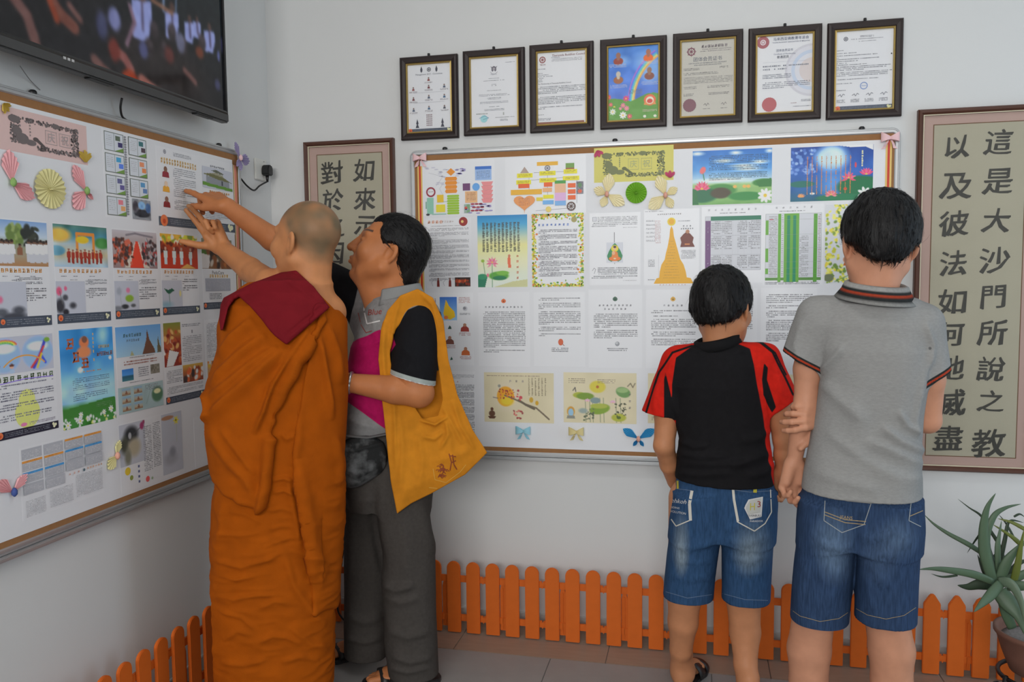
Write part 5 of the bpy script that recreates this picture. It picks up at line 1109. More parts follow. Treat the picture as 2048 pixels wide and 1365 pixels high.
# ---------------------------------------------------------------- television on the left wall
TX = .115
_tr = on_left(455, 247, TX); TVY, TVZ = _tr[1] - .62, _tr[2] + .03
def screen(p):
    p.grad([(0, (24, 40, 44)), (.5, (22, 30, 34)), (1, (20, 20, 24))])
    SK = (120, 84, 80); r = random.Random(11)
    def arm(pts, w, c=SK): p.stroke(pts, w, c, .85)
    def q(px, py):
        w_ = on_left(px, py, TX); return (w_[1] - TVY + .609) / 1.218, 1 - (w_[2] - TVZ - .011) / .678
    p.ell(*q(30, 60), .3, .5, (26, 26, 28), .6); p.ell(*q(180, 90), .16, .3, (24, 24, 28), .6); p.ell(*q(330, 140), .2, .16, (40, 34, 34), .6)
    arm([q(25, -10), q(55, 30), q(68, 70), q(78, 105)], .028); arm([q(105, 0), q(122, 28), q(150, 55)], .032, (125, 74, 62)); arm([q(100, 0), q(115, 40)], .018, (150, 64, 36)); arm([q(140, 10), q(162, 40)], .018); arm([q(225, 95), q(250, 115), q(264, 140)], .026, (150, 90, 86)); arm([q(190, 118), q(215, 145), q(236, 160)], .026); arm([q(285, 160), q(308, 180), q(325, 190)], .03, (170, 110, 100)); arm([q(370, 140), q(392, 165)], .018); p.ell(*q(262, 158), .03, .04, (170, 60, 24), .4); p.ell(*q(230, 100), .02, .05, (120, 46, 36), .5)
    p.ell(*q(230, 38), .022, .05, (130, 136, 190), .5); p.ell(*q(205, 50), .02, .06, (70, 74, 110), .6)
    for px, py, s in ((285, 30, 1.5), (345, 45, 1.0), (380, 60, .75), (395, 56, .6), (420, 78, .8)):
        p.poly([q(px - 14 * s, py - 22 * s), q(px + 12 * s, py - 18 * s), q(px + 14 * s, py + 8 * s), q(px + 8 * s, py + 36 * s), q(px - 12 * s, py + 30 * s)], (160, 172, 235)); p.ell(*q(px, py - 30 * s), .012 * s, .028 * s, (90, 66, 60)); p.stroke([q(px, py - 16 * s), q(px + 2, py + 20 * s)], .008, (90, 80, 110))
    arm([q(260, 10), q(270, 45), q(255, 88)], .014, (140, 110, 130)); p.stroke([q(328, -40), q(328, 22)], .008, (150, 175, 220)); p.stroke([q(353, -40), q(353, 24)], .005, (140, 165, 210)); p.stroke([q(305, 0), q(345, 26)], .012, (150, 110, 90))
    for px, py in ((310, 60), (345, 66), (368, 92), (405, 86), (330, 100), (300, 95)): p.ell(*q(px, py), .018, .045, (52, 44, 48), .4); p.ell(*q(px, py - 8), .012, .022, (70, 60, 66), .4)
    p.ell(*q(362, 85), .02, .05, (110, 112, 140), .5); p.ell(*q(288, 100), .018, .04, (80, 84, 130), .5); p.ell(*q(400, 105), .02, .03, (120, 60, 36), .6); p.ell(*q(340, 110), .02, .04, (96, 44, 40), .6); p.ell(*q(438, 112), .006, .03, (110, 120, 190), .5); p.ell(*q(436, 170), .014, .03, (70, 72, 110), .6); p.ell(*q(445, 90), .01, .04, (60, 60, 90), .6)
    for _ in range(3):
        J = np.pad(p.I, ((1, 1), (1, 1), (0, 0)), 'edge'); p.I = (J[:-2, 1:-1] + J[2:, 1:-1] + J[1:-1, :-2] + J[1:-1, 2:] + 2 * p.I) / 6
    p.noise(16, 60, 4)
tv = tag(empty('television', (.004, _tr[1] - .62, _tr[2] + .03), LEFT), 'black wall television showing a crowd, above the left notice board', 'television')
W2, H_ = .62, .70
MB().box((-W2, -TX + .012, 0), (W2, -TX + .05, H_)).box((-W2 + .1, -TX + .05, .08), (W2 - .1, -.03, H_ - .1)).build('cabinet', mat('tv_back_plastic', (.02, .02, .021), rough=.5), tv, bevel=.004)
MB().rails(2 * W2, H_, [(0, -TX), (0, -TX + .012), (.012, -TX + .012), (.012, -TX), (.006, -TX - .002)]).build('bezel', mat('tv_bezel_gloss', (.012, .012, .013), rough=.2), tv, loc=(0, 0, H_ / 2))
MB().box((-W2, -TX - .004, -.030), (W2, -TX + .03, .004)).build('speaker_bar', mat('tv_speaker_bar', (.045, .045, .046), rough=.35, noise=.1), tv, bevel=.005)
_pg = Page(2 * W2 - .022, H_ - .022, 1.0); _pg.alb = lambda c: s2l(np.clip(c, 0, 255)); _pg.pic(0, 0, 1, 1, screen, .0045)
_s = _pg.finish(tv, -TX + .006, 'screen', ink_mat('tv_screen_light', .12, .5, .3)); _s.location = (0, -TX + .006, H_ / 2); del _s['kind']
MB().box((-.15, -.034, .2), (.15, 0, .45)).build('wall_bracket', M_BLK, tv)
for x in (-.09, .42): MB().box((x, -TX - .0045, -.034), (x + .10, -TX + .02, -.029)).build('foot_slot', M_BLK, tv, bevel=.002)
for k, x in enumerate((-.19, -.175, -.16)): MB().box((x, -TX - .0052, -.006), (x + .009, -TX - .003, .001)).build('logo_mark', mat('tv_logo', (.5, .5, .5), rough=.3), tv)
# cables by the television and the wall socket
def cable(name, pts, r, label, m=M_BLK):
    P = [np.array(p, float) for p in pts]; out = []
    for i in range(len(P) - 1):
        p0, p1, p2, p3 = P[max(i - 1, 0)], P[i], P[i + 1], P[min(i + 2, len(P) - 1)]
        for t in np.linspace(0, 1, 7)[:-1]:
            out.append(.5 * ((2 * p1) + (-p0 + p2) * t + (2 * p0 - 5 * p1 + 4 * p2 - p3) * t * t + (-p0 + 3 * p1 - 3 * p2 + p3) * t ** 3))
    out.append(P[-1]); base = out[0]
    return tag(MB().tube([p - base for p in out], r, 8).build(name, m, None, True, loc=tuple(base)), label, 'cable')
cable('television_cable', [on_left(244, 196, .04), on_left(241, 215, .03), on_left(244, 232, .02), on_left(252, 240, .004)], .0035, 'short black cable looping under the television')
cable('thin_wire', [on_left(40, 132, .05), on_left(60, 160, .01), on_left(80, 180, .004)], .0012, 'thin grey wire hanging behind the television', mat('grey_wire', (.25, .25, .25)))
sp = on_left(523, 341); so = tag(empty('wall_socket', (0, sp[1], sp[2]), LEFT), 'white wall socket plate between the left board and the corner', 'socket')
MB().box((-.062, -.009, -.045), (.03, 0, .045)).build('plate', mat('socket_plastic', (.74, .73, .69), rough=.4), so, bevel=.003)
MB().lathe([(.001, -.001), (.003, 0), (.003, .001)], 8).build('screw', mat('screw_dark', (.1, .1, .1)), so, loc=(.004, -.010, .036))
pl = tag(empty('power_plug', (.010, sp[1], sp[2]), LEFT), 'black power plug in the wall socket near the corner', 'plug')
MB().prism([(-.020, -.019), (-.014, -.024), (.014, -.024), (.020, -.019), (.019, .008), (.011, .021), (-.011, .021), (-.019, .008)], -.034, 0).build('plug_body', M_BLK, pl, bevel=.004)
MB().tube([(0, -.016, -.022), (0, -.016, -.05)], [.008, .0045], 10).build('strain_relief', M_BLK, pl, True)
cable('mains_lead', [(.026, sp[1], sp[2] - .048), tuple(on_left(519, 372, .024)), tuple(on_left(508, 381, .022)), tuple(on_left(494, 372, .020)), tuple(on_left(482, 358, .018)), tuple(on_left(474, 352, .012))], .0036, 'black power cord curving from the plug to the board')
cb = lambda x, y: tuple(on_back(x, y, -.05))
cable('floor_cable', [cb(676, 1028), cb(685, 1040), cb(687, 1062), cb(686, 1098), cb(676, 1118), cb(682, 1124), cb(686, 1100)], .004, 'black cable against the wall behind the grey trousers')
cable('hanging_cable', [cb(650, 1064), cb(668, 1064), cb(700, 1062)], .004, 'black cable running level behind the monk')
cable('looping_cable', [tuple(on_back(687, 1100, -.15)), tuple(on_back(677, 1180, -.15)), tuple(on_back(676, 1222, -.15)), tuple(on_back(690, 1243, -.15))], .004, 'black cable dropping in front of the corner fence')

# ---------------------------------------------------------------- solid modelling of figures and cloth
from mathutils.bvhtree import BVHTree
f32 = np.float32
def vec(*a): return np.array(a, dtype=f32)
def smin(a, b, k):
    h = np.clip(.5 + .5 * (b - a) / k, 0, 1); return b + (a - b) * h - k * h * (1 - h)
def smax(a, b, k): return -smin(-a, -b, k)
def cap(P, a, b, ra, rb):
    a = np.asarray(a, f32); b = np.asarray(b, f32); d = b - a; l = float(d @ d) + 1e-9
    t = np.clip(((P - a) @ d) / l, 0, 1)
    q = P - a - t[:, None] * d
    return np.sqrt((q * q).sum(1)) - (ra + (rb - ra) * t)
def ellip(P, c, r, M=None):
    q = P - np.asarray(c, f32)
    if M is not None: q = q @ M
    r = np.asarray(r, f32); k0 = np.sqrt(((q / r) ** 2).sum(1)); k1 = np.sqrt(((q / (r * r)) ** 2).sum(1)) + 1e-9
    return k0 * (k0 - 1) / k1
def rot(yaw=0, pitch=0, roll=0):
    """columns: head right, forward, up in the figure frame; yaw turns left, pitch looks up, roll tips to the right"""
    y, p, r = map(math.radians, (yaw, pitch, roll))
    Z = np.array([[math.cos(y), -math.sin(y), 0], [math.sin(y), math.cos(y), 0], [0, 0, 1]])
    X = np.array([[1, 0, 0], [0, math.cos(p), -math.sin(p)], [0, math.sin(p), math.cos(p)]])
    Y = np.array([[math.cos(r), 0, math.sin(r)], [0, 1, 0], [-math.sin(r), 0, math.cos(r)]])
    return (Z @ X @ Y).astype(f32)
def loft(P, tab, n=2.4):
    """stack of superellipse sections: rows z, cx, cy, half width, half depth"""
    T = np.array(sorted(tab), f32); z = P[:, 2]
    def ip(k):
        v = np.interp(z, T[:, 0], T[:, k]); return v.astype(f32)
    a, b = ip(3), ip(4); u = np.abs(P[:, 0] - ip(1)) / a; v = np.abs(P[:, 1] - ip(2)) / b
    r = (u ** n + v ** n) ** (1.0 / n)
    d = (r - 1) * np.minimum(a, b) * (.55 + .45 * np.clip(r, 0, 1))
    zc = np.maximum(T[0, 0] - z, z - T[-1, 0])
    return np.maximum(d, zc)
def near(P, c, R, fn):
    """evaluate fn only close to c"""
    c = np.asarray(c, f32); q = P - c; dist = np.sqrt((q * q).sum(1)); out = (dist - R).astype(f32) + .02
    m = dist < R + .05
    if m.any(): out[m] = fn(P[m])
    return out
def polyd(X, Y, pts):
    """signed distance (negative inside) to a 2D polygon"""
    d = np.full(X.shape, 1e9); ins = np.zeros(X.shape, bool); n = len(pts)
    for i in range(n):
        (x0, y0), (x1, y1) = pts[i], pts[(i + 1) % n]
        ex, ey = x1 - x0, y1 - y0; wx, wy = X - x0, Y - y0
        t = np.clip((wx * ex + wy * ey) / (ex * ex + ey * ey + 1e-9), 0, 1)
        d = np.minimum(d, (wx - ex * t) ** 2 + (wy - ey * t) ** 2)
        if y0 != y1: ins ^= ((y0 > Y) != (y1 > Y)) & (X < (x1 - x0) * (Y - y0) / (y1 - y0) + x0)
    return np.where(ins, -1, 1) * np.sqrt(d)
def lined(X, Y, pts):
    d = np.full(X.shape, 1e9); best = np.zeros(X.shape); L = 0.0
    S = [0.0]
    for (x0, y0), (x1, y1) in zip(pts[:-1], pts[1:]): S.append(S[-1] + math.hypot(x1 - x0, y1 - y0))
    side = np.zeros(X.shape)
    for i, ((x0, y0), (x1, y1)) in enumerate(zip(pts[:-1], pts[1:])):
        ex, ey = x1 - x0, y1 - y0; wx, wy = X - x0, Y - y0; l2 = ex * ex + ey * ey + 1e-9
        t = np.clip((wx * ex + wy * ey) / l2, 0, 1); q = (wx - ex * t) ** 2 + (wy - ey * t) ** 2
        m = q < d; d = np.where(m, q, d); best = np.where(m, (S[i] + t * (S[i + 1] - S[i])) / S[-1], best)
        side = np.where(m, np.sign(ex * wy - ey * wx), side)
    return np.sqrt(d), best, side
def surface(fn, lo, hi, vox, newton=2):
    """surface nets over the blocks that the surface crosses"""
    lo = np.asarray(lo, float); hi = np.asarray(hi, float); B = 8
    nb = np.ceil((hi - lo) / (vox * B)).astype(int) + 1
    def ev(P):
        out = np.empty(len(P), f32)
        for i in range(0, len(P), 120000): out[i:i + 120000] = fn(P[i:i + 120000])
        return out
    gi = np.stack(np.meshgrid(*[np.arange(k) for k in nb], indexing='ij'), -1).reshape(-1, 3)
    cd = ev((lo + (gi + .5) * B * vox).astype(f32))
    D = np.repeat(np.repeat(np.repeat(np.where(cd < 0, -1, 1).reshape(nb).astype(f32), B, 0), B, 1), B, 2)
    keep = gi[np.abs(cd) < B * vox * 1.35 + .006]
    o = np.stack(np.meshgrid(*[np.arange(B)] * 3, indexing='ij'), -1).reshape(-1, 3)
    idx = (keep[:, None, :] * B + o[None]).reshape(-1, 3)
    D[idx[:, 0], idx[:, 1], idx[:, 2]] = ev((lo + idx * vox).astype(f32))
    I = D < 0; n = D.shape
    c = np.zeros(tuple(k - 1 for k in n), np.uint8)
    for dx in (0, 1):
        for dy in (0, 1):
            for dz in (0, 1): c += I[dx:n[0] - 1 + dx, dy:n[1] - 1 + dy, dz:n[2] - 1 + dz]
    cells = np.argwhere((c > 0) & (c < 8)); vid = np.full(c.shape, -1, np.int32); vid[cells[:, 0], cells[:, 1], cells[:, 2]] = np.arange(len(cells))
    acc = np.zeros((len(cells), 3)); cnt = np.zeros(len(cells))
    co = [(x, y, z) for x in (0, 1) for y in (0, 1) for z in (0, 1)]
    vals = {q: D[cells[:, 0] + q[0], cells[:, 1] + q[1], cells[:, 2] + q[2]] for q in co}
    for a in co:
        for ax in range(3):
            if a[ax]: continue
            b = list(a); b[ax] = 1; b = tuple(b); va, vb = vals[a], vals[b]; m = (va < 0) != (vb < 0)
            t = np.where(m, va / np.where(m, va - vb, 1), 0); p = np.tile(np.array(a, float), (len(cells), 1)); p[:, ax] += t
            acc += p * m[:, None]; cnt += m
    V = lo + (cells + acc / cnt[:, None]) * vox
    F = []
    for ax in range(3):
        sl0 = [slice(None)] * 3; sl1 = [slice(None)] * 3; sl0[ax] = slice(0, n[ax] - 1); sl1[ax] = slice(1, n[ax])
        A, Bm = I[tuple(sl0)], I[tuple(sl1)]; e = np.argwhere(A != Bm); u, v = (ax + 1) % 3, (ax + 2) % 3
        e = e[(e[:, u] > 0) & (e[:, v] > 0) & (e[:, u] < n[u] - 1) & (e[:, v] < n[v] - 1)]
        def g(du, dv):
            q = e.copy(); q[:, u] -= du; q[:, v] -= dv; return vid[q[:, 0], q[:, 1], q[:, 2]]
        Q = np.stack([g(1, 1), g(0, 1), g(0, 0), g(1, 0)], 1); flip = ~A[e[:, 0], e[:, 1], e[:, 2]]
        Q[flip] = Q[flip][:, ::-1]; F.append(Q)
    F = np.concatenate(F); F = F[(F >= 0).all(1)]
    for _ in range(newton):
        P = V.astype(f32); h = vox * .5; d0 = ev(P)
        G = np.stack([ev(P + vec(*(h if k == j else 0 for k in range(3)))) - d0 for j in range(3)], 1) / h
        l = np.maximum((G * G).sum(1), .2); st = -(d0 / l)[:, None] * G; ln = np.sqrt((st * st).sum(1))[:, None] + 1e-9
        V = V + st * np.minimum(1, vox * .6 / ln) * .8
    return V, F
def vnormals(V, F):
    n = np.cross(V[F[:, 2]] - V[F[:, 0]], V[F[:, 3]] - V[F[:, 1]]); N = np.zeros_like(V)
    for k in range(4): np.add.at(N, F[:, k], n)
    return N / (np.linalg.norm(N, axis=1)[:, None] + 1e-12)
def smooth_mesh(V, F, it=1, w=.5):
    for _ in range(it):
        A = np.zeros_like(V); C = np.zeros(len(V))
        for k in range(4):
            np.add.at(A, F[:, k], V[F[:, (k + 1) % 4]] + V[F[:, (k + 3) % 4]]); np.add.at(C, F[:, k], 2)
        V = V * (1 - w) + w * A / np.maximum(C, 1)[:, None]
    return V
def n3(P, sc, seed=0):
    """cheap 3D value noise in -1..1"""
    r = np.random.RandomState(seed); G = r.rand(4096) * 2 - 1; q = P * np.asarray(sc); i = np.floor(q).astype(np.int64); f = q - i; f = f * f * (3 - 2 * f)
    h = lambda a, b, c: G[((a * 73 + b * 179 + c * 283) % 4096)]
    out = 0
    for dx in (0, 1):
        for dy in (0, 1):
            for dz in (0, 1):
                w = (f[:, 0] if dx else 1 - f[:, 0]) * (f[:, 1] if dy else 1 - f[:, 1]) * (f[:, 2] if dz else 1 - f[:, 2]); out = out + w * h(i[:, 0] + dx, i[:, 1] + dy, i[:, 2] + dz)
    return out
class Fig:
    """frame of one person: x to the right as seen from the room, y away, z up; origin on the floor"""
    def __init__(s, px, py, Y, label, name='person', cat='person'):
        p = on_back(px, py, Y); s.b = np.array([p[0], p[1], 0.0]); e = np.array([p[0] - CAM[0], p[1] - CAM[1], 0]); e /= np.linalg.norm(e)
        s.A = np.stack([np.array([e[1], -e[0], 0]), e, np.array([0, 0, 1.])], 0); s.cam = s.A @ (CAM - s.b)
        s.root = tag(empty(name, tuple(s.b), math.atan2(s.A[0][1], s.A[0][0])), label, cat)
    def L(s, w): return s.A @ (np.asarray(w, float) - s.b)
    def T(s, px, py, dd=0.0):
        d = s.A @ ray(px, py); return (s.cam + d * ((dd - s.cam[1]) / d[1])).astype(f32)
    def px(s, P):
        q = (np.asarray(P, float) @ s.A + s.b - CAM) @ RW.T; return 1024 + FPX * q[:, 0] / q[:, 2], 682.5 + FPX * q[:, 1] / q[:, 2]
    def sec(s, py, xl, xr, b, cy=0.0):
        """section row for loft() from the outline measured at one height"""
        a, c = s.T(xl, py, cy), s.T(xr, py, cy); return (float(a[2] + c[2]) / 2, float(a[0] + c[0]) / 2, cy, float(c[0] - a[0]) / 2, b)
    def add(s, name, V, F, m, smooth=True, cols=None, **attrs):
        me = raw_mesh(name, V, np.asarray(F) if not isinstance(F, list) else F, smooth)
        for k, v in attrs.items(): set_float(me, k, v)
        return link(name, me, m, s.root)
    def decal(s, name, bvh, polys, m, off=.0015, cat=None):
        """flat print or stitching laid on a surface: polys = list of (V2 in px, faces)"""
        V = []; F = []; c = Vector(s.cam)
        for P2, fs in polys:
            b = len(V)
            for x, y in P2:
                d = Vector(s.A @ ray(x, y)).normalized(); h = bvh.ray_cast(c, d)
                V.append(tuple((h[0] - d * off)) if h[0] is not None else None)
            F += [tuple(i + b for i in f) for f in fs]
        F = [f for f in F if all(V[i] is not None for i in f)]; V = [v if v is not None else (0, 0, 0) for v in V]
        used = sorted({i for f in F for i in f}); mp = {o: i for i, o in enumerate(used)}
        if not F: return None
        o = mobj(name, [V[i] for i in used], [tuple(mp[i] for i in f) for f in F], m, s.root); return tag(o, kind='stuff') if len(polys) > 1 else o
def strip(pts, w):
    """polyline in px -> quads of width w px, subdivided"""
    out = []
    for (x0, y0), (x1, y1) in zip(pts[:-1], pts[1:]):
        l = math.hypot(x1 - x0, y1 - y0) + 1e-6; n = max(1, int(l / 5)); nx, ny = -(y1 - y0) / l * w / 2, (x1 - x0) / l * w / 2; P = []; F = []
        for k in range(n + 1):
            x, y = x0 + (x1 - x0) * k / n, y0 + (y1 - y0) * k / n; P += [(x + nx, y + ny), (x - nx, y - ny)]
        for k in range(n): F.append((2 * k, 2 * k + 2, 2 * k + 3, 2 * k + 1))
        out.append((P, F))
    return out
def fill(pts, n=8):
    """convex outline in px cut into narrow bands"""
    ys = [p[1] for p in pts]; out = []; R_ = []
    for k in range(n + 1):
        y = min(max(min(ys) + (max(ys) - min(ys)) * k / n, min(ys) + .01), max(ys) - .01); xs = []
        for (x0, y0), (x1, y1) in zip(pts, pts[1:] + pts[:1]):
            if (y0 > y) != (y1 > y): xs.append(x0 + (x1 - x0) * (y - y0) / (y1 - y0))
        R_.append([(min(xs) + (max(xs) - min(xs)) * j / 4, y) for j in range(5)])
    P = [p for r in R_ for p in r]; return [(P, [(5 * k + j, 5 * k + j + 1, 5 * k + j + 6, 5 * k + j + 5) for k in range(n) for j in range(4)])]
def lettering(t, cx, cy, hpx, rot=0.0, shear=0.0, sx=1.0):
    V, F = glyphs(t); lo, hi = V.min(0), V.max(0); P = (V - (lo + hi) / 2) * hpx / .72; P[:, 0] += P[:, 1] * shear; P[:, 0] *= sx; ca, sa = math.cos(rot), math.sin(rot)
    return [(np.stack([cx + P[:, 0] * ca + P[:, 1] * sa, cy + P[:, 0] * sa - P[:, 1] * ca], 1).tolist(), F)]
def ridges(fig, V, N, rows, facing=.0):
    """cloth folds: rows = (points in px, width px, height m[, skew]); added along the normal on the side facing the room"""
    X, Y = fig.px(V); fc = np.clip((-(N[:, 1]) - facing) * 2.5 + .4, 0, 1); D = np.zeros(len(V))
    for row in rows:
        pts, w, h = row[:3]; m = (X > min(p[0] for p in pts) - 3 * w) & (X < max(p[0] for p in pts) + 3 * w) & (Y > min(p[1] for p in pts) - 3 * w) & (Y < max(p[1] for p in pts) + 3 * w)
        if not m.any(): continue
        d, t, sd = lined(X[m], Y[m], pts); env = np.clip(np.minimum(t, 1 - t) * 5, 0, 1) ** .7 if len(row) < 5 else 1.0
        sk = row[3] if len(row) > 3 else 0.0
        g = np.exp(-(d / w) ** 2); gs = np.where(sd > 0, g, np.exp(-(d / (w * (1 + sk))) ** 2)) if sk else g
        D[m] += h * env * gs
    return V + N * (D * fc)[:, None]
def cloth_mat(name, base, layers=(), rough=.85, bump=.25, bscale=260, noise=.08, scale=14, sheen=.0, stretch=(1, 1, 1), fade=None, hard=.2):
    """woven cloth: base colour, then panels switched on by float attributes of the mesh"""
    m, nt, b, N, L = _nodes(name); b.inputs['Roughness'].default_value = rough; b.inputs['Sheen Weight'].default_value = sheen; b.inputs['Specular IOR Level'].default_value = .12
    tc = N.new('ShaderNodeTexCoord'); mp = N.new('ShaderNodeMapping'); mp.inputs['Scale'].default_value = stretch; L.new(tc.outputs['Object'], mp.inputs['Vector'])
    cur = None
    def mixn(fac, a, bb):
        x = N.new('ShaderNodeMix'); x.data_type = 'RGBA'; L.new(fac, x.inputs['Factor'])
        for sock, v in (('A', a), ('B', bb)):
            if hasattr(v, 'links'): L.new(v, x.inputs[sock])
            else: x.inputs[sock].default_value = tuple(float(q) for q in v[:3]) + (1,)
        return x.outputs['Result']
    cur = tuple(base)
    for at, c in layers:
        a = N.new('ShaderNodeAttribute'); a.attribute_name = at; r = N.new('ShaderNodeMapRange'); r.inputs['From Min'].default_value = -.7; r.inputs['From Max'].default_value = .7
        L.new(a.outputs['Fac'], r.inputs['Value']); cur = mixn(r.outputs['Result'], cur, c)
    if fade:
        a = N.new('ShaderNodeAttribute'); a.attribute_name = fade[0]; cur = mixn(a.outputs['Fac'], cur, fade[1])
    nz = N.new('ShaderNodeTexNoise'); nz.inputs['Scale'].default_value = scale; nz.inputs['Detail'].default_value = 8; L.new(mp.outputs['Vector'], nz.inputs['Vector'])
    mr = N.new('ShaderNodeMapRange'); mr.inputs['To Min'].default_value = 1 - noise; mr.inputs['To Max'].default_value = 1 + noise; mr.inputs['From Min'].default_value = .5 - hard; mr.inputs['From Max'].default_value = .5 + hard; L.new(nz.outputs['Fac'], mr.inputs['Value'])
    x = N.new('ShaderNodeMix'); x.data_type = 'RGBA'; x.blend_type = 'MULTIPLY'; x.inputs['Factor'].default_value = 1
    if hasattr(cur, 'links'): L.new(cur, x.inputs['A'])
    else: x.inputs['A'].default_value = cur[:3] + (1,)
    L.new(mr.outputs['Result'], x.inputs['B']); L.new(x.outputs['Result'], b.inputs['Base Color'])
    n2 = N.new('ShaderNodeTexNoise'); n2.inputs['Scale'].default_value = bscale; n2.inputs['Detail'].default_value = 3; L.new(mp.outputs['Vector'], n2.inputs['Vector'])
    bp = N.new('ShaderNodeBump'); bp.inputs['Strength'].default_value = bump; bp.inputs['Distance'].default_value = .002; L.new(n2.outputs['Fac'], bp.inputs['Height']); L.new(bp.outputs['Normal'], b.inputs['Normal'])
    return m
def skin_mat(name, col, stub=None, lip=None):
    m = cloth_mat(name, col, (), rough=.5, bump=.06, bscale=420, noise=.07, scale=24, sheen=0, fade=('stub', stub or col))
    b = m.node_tree.nodes['Principled BSDF']; b.inputs['Specular IOR Level'].default_value = .28; b.inputs['Subsurface Weight'].default_value = .0
    return m

# ---- anatomy
def head_sdf(P, c, M, s=1.0, ear=1.0, jaw=1.0, fat=1.0):
    q = ((P - np.asarray(c, f32)) @ M) / s
    Q = q.copy(); Q[:, 0] = np.abs(Q[:, 0])          # symmetric
    d = ellip(q, (0, -.018, .040), (.078, .100, .088))
    d = smin(d, ellip(q, (0, .018, -.02), (.069 * fat, .080, .098)), .03)
    d = smin(d, cap(Q, (.030 * jaw * fat, .050, -.088), (.056 * jaw * fat, -.005, -.052), .022, .026), .025)     # jaw
    d = smin(d, ellip(q, (0, .074, -.103), (.026, .020, .018)), .02)                                               # chin
    d = smin(d, ellip(Q, (.046 * fat, .062, -.022), (.026, .028, .028)), .025)                                     # cheek
    d = smin(d, cap(Q, (.0, .088, .036), (.042, .074, .036), .010, .010), .016)                                    # brow
    d = smax(d, -ellip(Q, (.034, .108, .012), (.019, .020, .013)), .012)                                           # eye hollow
    d = smin(d, ellip(Q, (.033, .080, .011), (.0155, .013, .0105)), .003)                                          # lids
    d = smin(d, cap(Q, (.022, .0915, .0105), (.046, .083, .0095), .0022, .0018), .002)
    d = smin(d, cap(q, (0, .094, .022), (0, .117, -.025), .0075, .0130), .010)                                     # nose
    d = smin(d, ellip(Q, (.0125, .100, -.029), (.0095, .011, .0085)), .006)
    d = smin(d, ellip(q, (0, .088, -.060), (.030, .014, .022)), .015)
    d = smin(d, cap(Q, (0, .1035, -.056), (.021, .090, -.059), .0068, .003), .004)                                 # lips
    d = smin(d, cap(Q, (0, .1020, -.0690), (.019, .088, -.066), .0078, .003), .004)
    d = smax(d, -cap(Q, (0, .112, -.0625), (.020, .098, -.0625), .0020, .001), .002)
    if ear:
        E = rot(0, 0, 0); a = math.radians(14)
        eq = Q - vec(.079, -.012, -.004); er = np.stack([eq[:, 0] * math.cos(.45) + eq[:, 1] * math.sin(.45), -eq[:, 0] * math.sin(.45) + eq[:, 1] * math.cos(.45), eq[:, 2]], 1)
        er = np.stack([er[:, 0], er[:, 1] * math.cos(a) + er[:, 2] * math.sin(a), -er[:, 1] * math.sin(a) + er[:, 2] * math.cos(a)], 1)
        e = ellip(er, (.004, -.008, .004), (.0085, .020 * ear, .034 * ear)); e = smax(e, -ellip(er, (.013, -.006, .004), (.0085, .012, .022)), .004)
        e = smin(e, ellip(er, (.002, -.002, -.026), (.007, .010, .011)), .006)
        d = smin(d, e, .007)
    return d * s
def neck_sdf(P, c, M, base, s=1.0, r=.058):
    a = np.asarray(c) + M @ vec(0, -.03, -.04) * s; return cap(P, a, base, r * s * .98, r * s * 1.12)
def hand_caps(wrist, fdir, back, size=1.0, side=1, curl=(40, 40, 40, 40), spread=4, thumb=(45, 20), first=None):
    """palm and five fingers; side=+1 puts the thumb at cross(fdir, back)"""
    y = np.asarray(fdir, float); y /= np.linalg.norm(y); z = np.asarray(back, float); z -= y * (z @ y); z /= np.linalg.norm(z); x = np.cross(y, z) * side
    W = lambda p: np.asarray(wrist) + size * (p[0] * x + p[1] * y + p[2] * z)
    palm = []; fing = []; kx = (.031, .0105, -.010, -.029); ky = (.088, .092, .088, .080)
    for i in range(4): palm.append((W((kx[i] * .55, .004, 0)), W((kx[i], ky[i], .002)), .0165 * size, .0115 * size))
    palm.append((W((.016, .015, -.006)), W((.022, .055, -.010)), .018 * size, .014 * size)); palm.append((W((-.014, .012, -.006)), W((-.022, .06, -.008)), .015 * size, .012 * size))
    L = (.074, .082, .076, .060)
    for i in range(4):
        p = np.array([kx[i], ky[i], .001]); sp = math.radians(spread * (1.5 - i)); cu = curl[i]; cs = cu if hasattr(cu, '__len__') else (cu * .8, cu, cu * .7)
        ang = 0.0; rr = .0104 if i < 3 else .0092
        for fr, c in zip((.45, .31, .26), cs):
            ang += math.radians(c); dv = np.array([math.sin(sp) * math.cos(ang), math.cos(sp) * math.cos(ang), -math.sin(ang)]); e = p + dv * L[i] * fr
            fing.append((W(p), W(e), rr * size, (rr - .0009) * size)); p = e; rr -= .0009
    t0 = np.array([.022, .018, -.006]); a = math.radians(thumb[0]); dv = np.array([math.sin(a), math.cos(a), -.35]); dv /= np.linalg.norm(dv); t1 = t0 + dv * .045
    a2 = math.radians(thumb[0] - thumb[1]); dv = np.array([math.sin(a2), math.cos(a2), -.25]); dv /= np.linalg.norm(dv); t2 = t1 + dv * .032; t3 = t2 + dv * .024
    th = [(W(t0), W(t1), .0150 * size, .0118 * size), (W(t1), W(t2), .0118 * size, .0105 * size), (W(t2), W(t3), .0105 * size, .0085 * size)]
    return palm, fing, th
def reach(wrist, tip, back, **k):
    """aim the hand so that the tip of the index finger lands on `tip`"""
    w = np.asarray(wrist, float); d = np.asarray(tip, float) - w
    for _ in range(12):
        H = hand_caps(w, d, back, **k); e = np.asarray(tip) - H[1][2][1]; d = d / np.linalg.norm(d) + e * 2.0
    return hand_caps(w, d, back, **k)
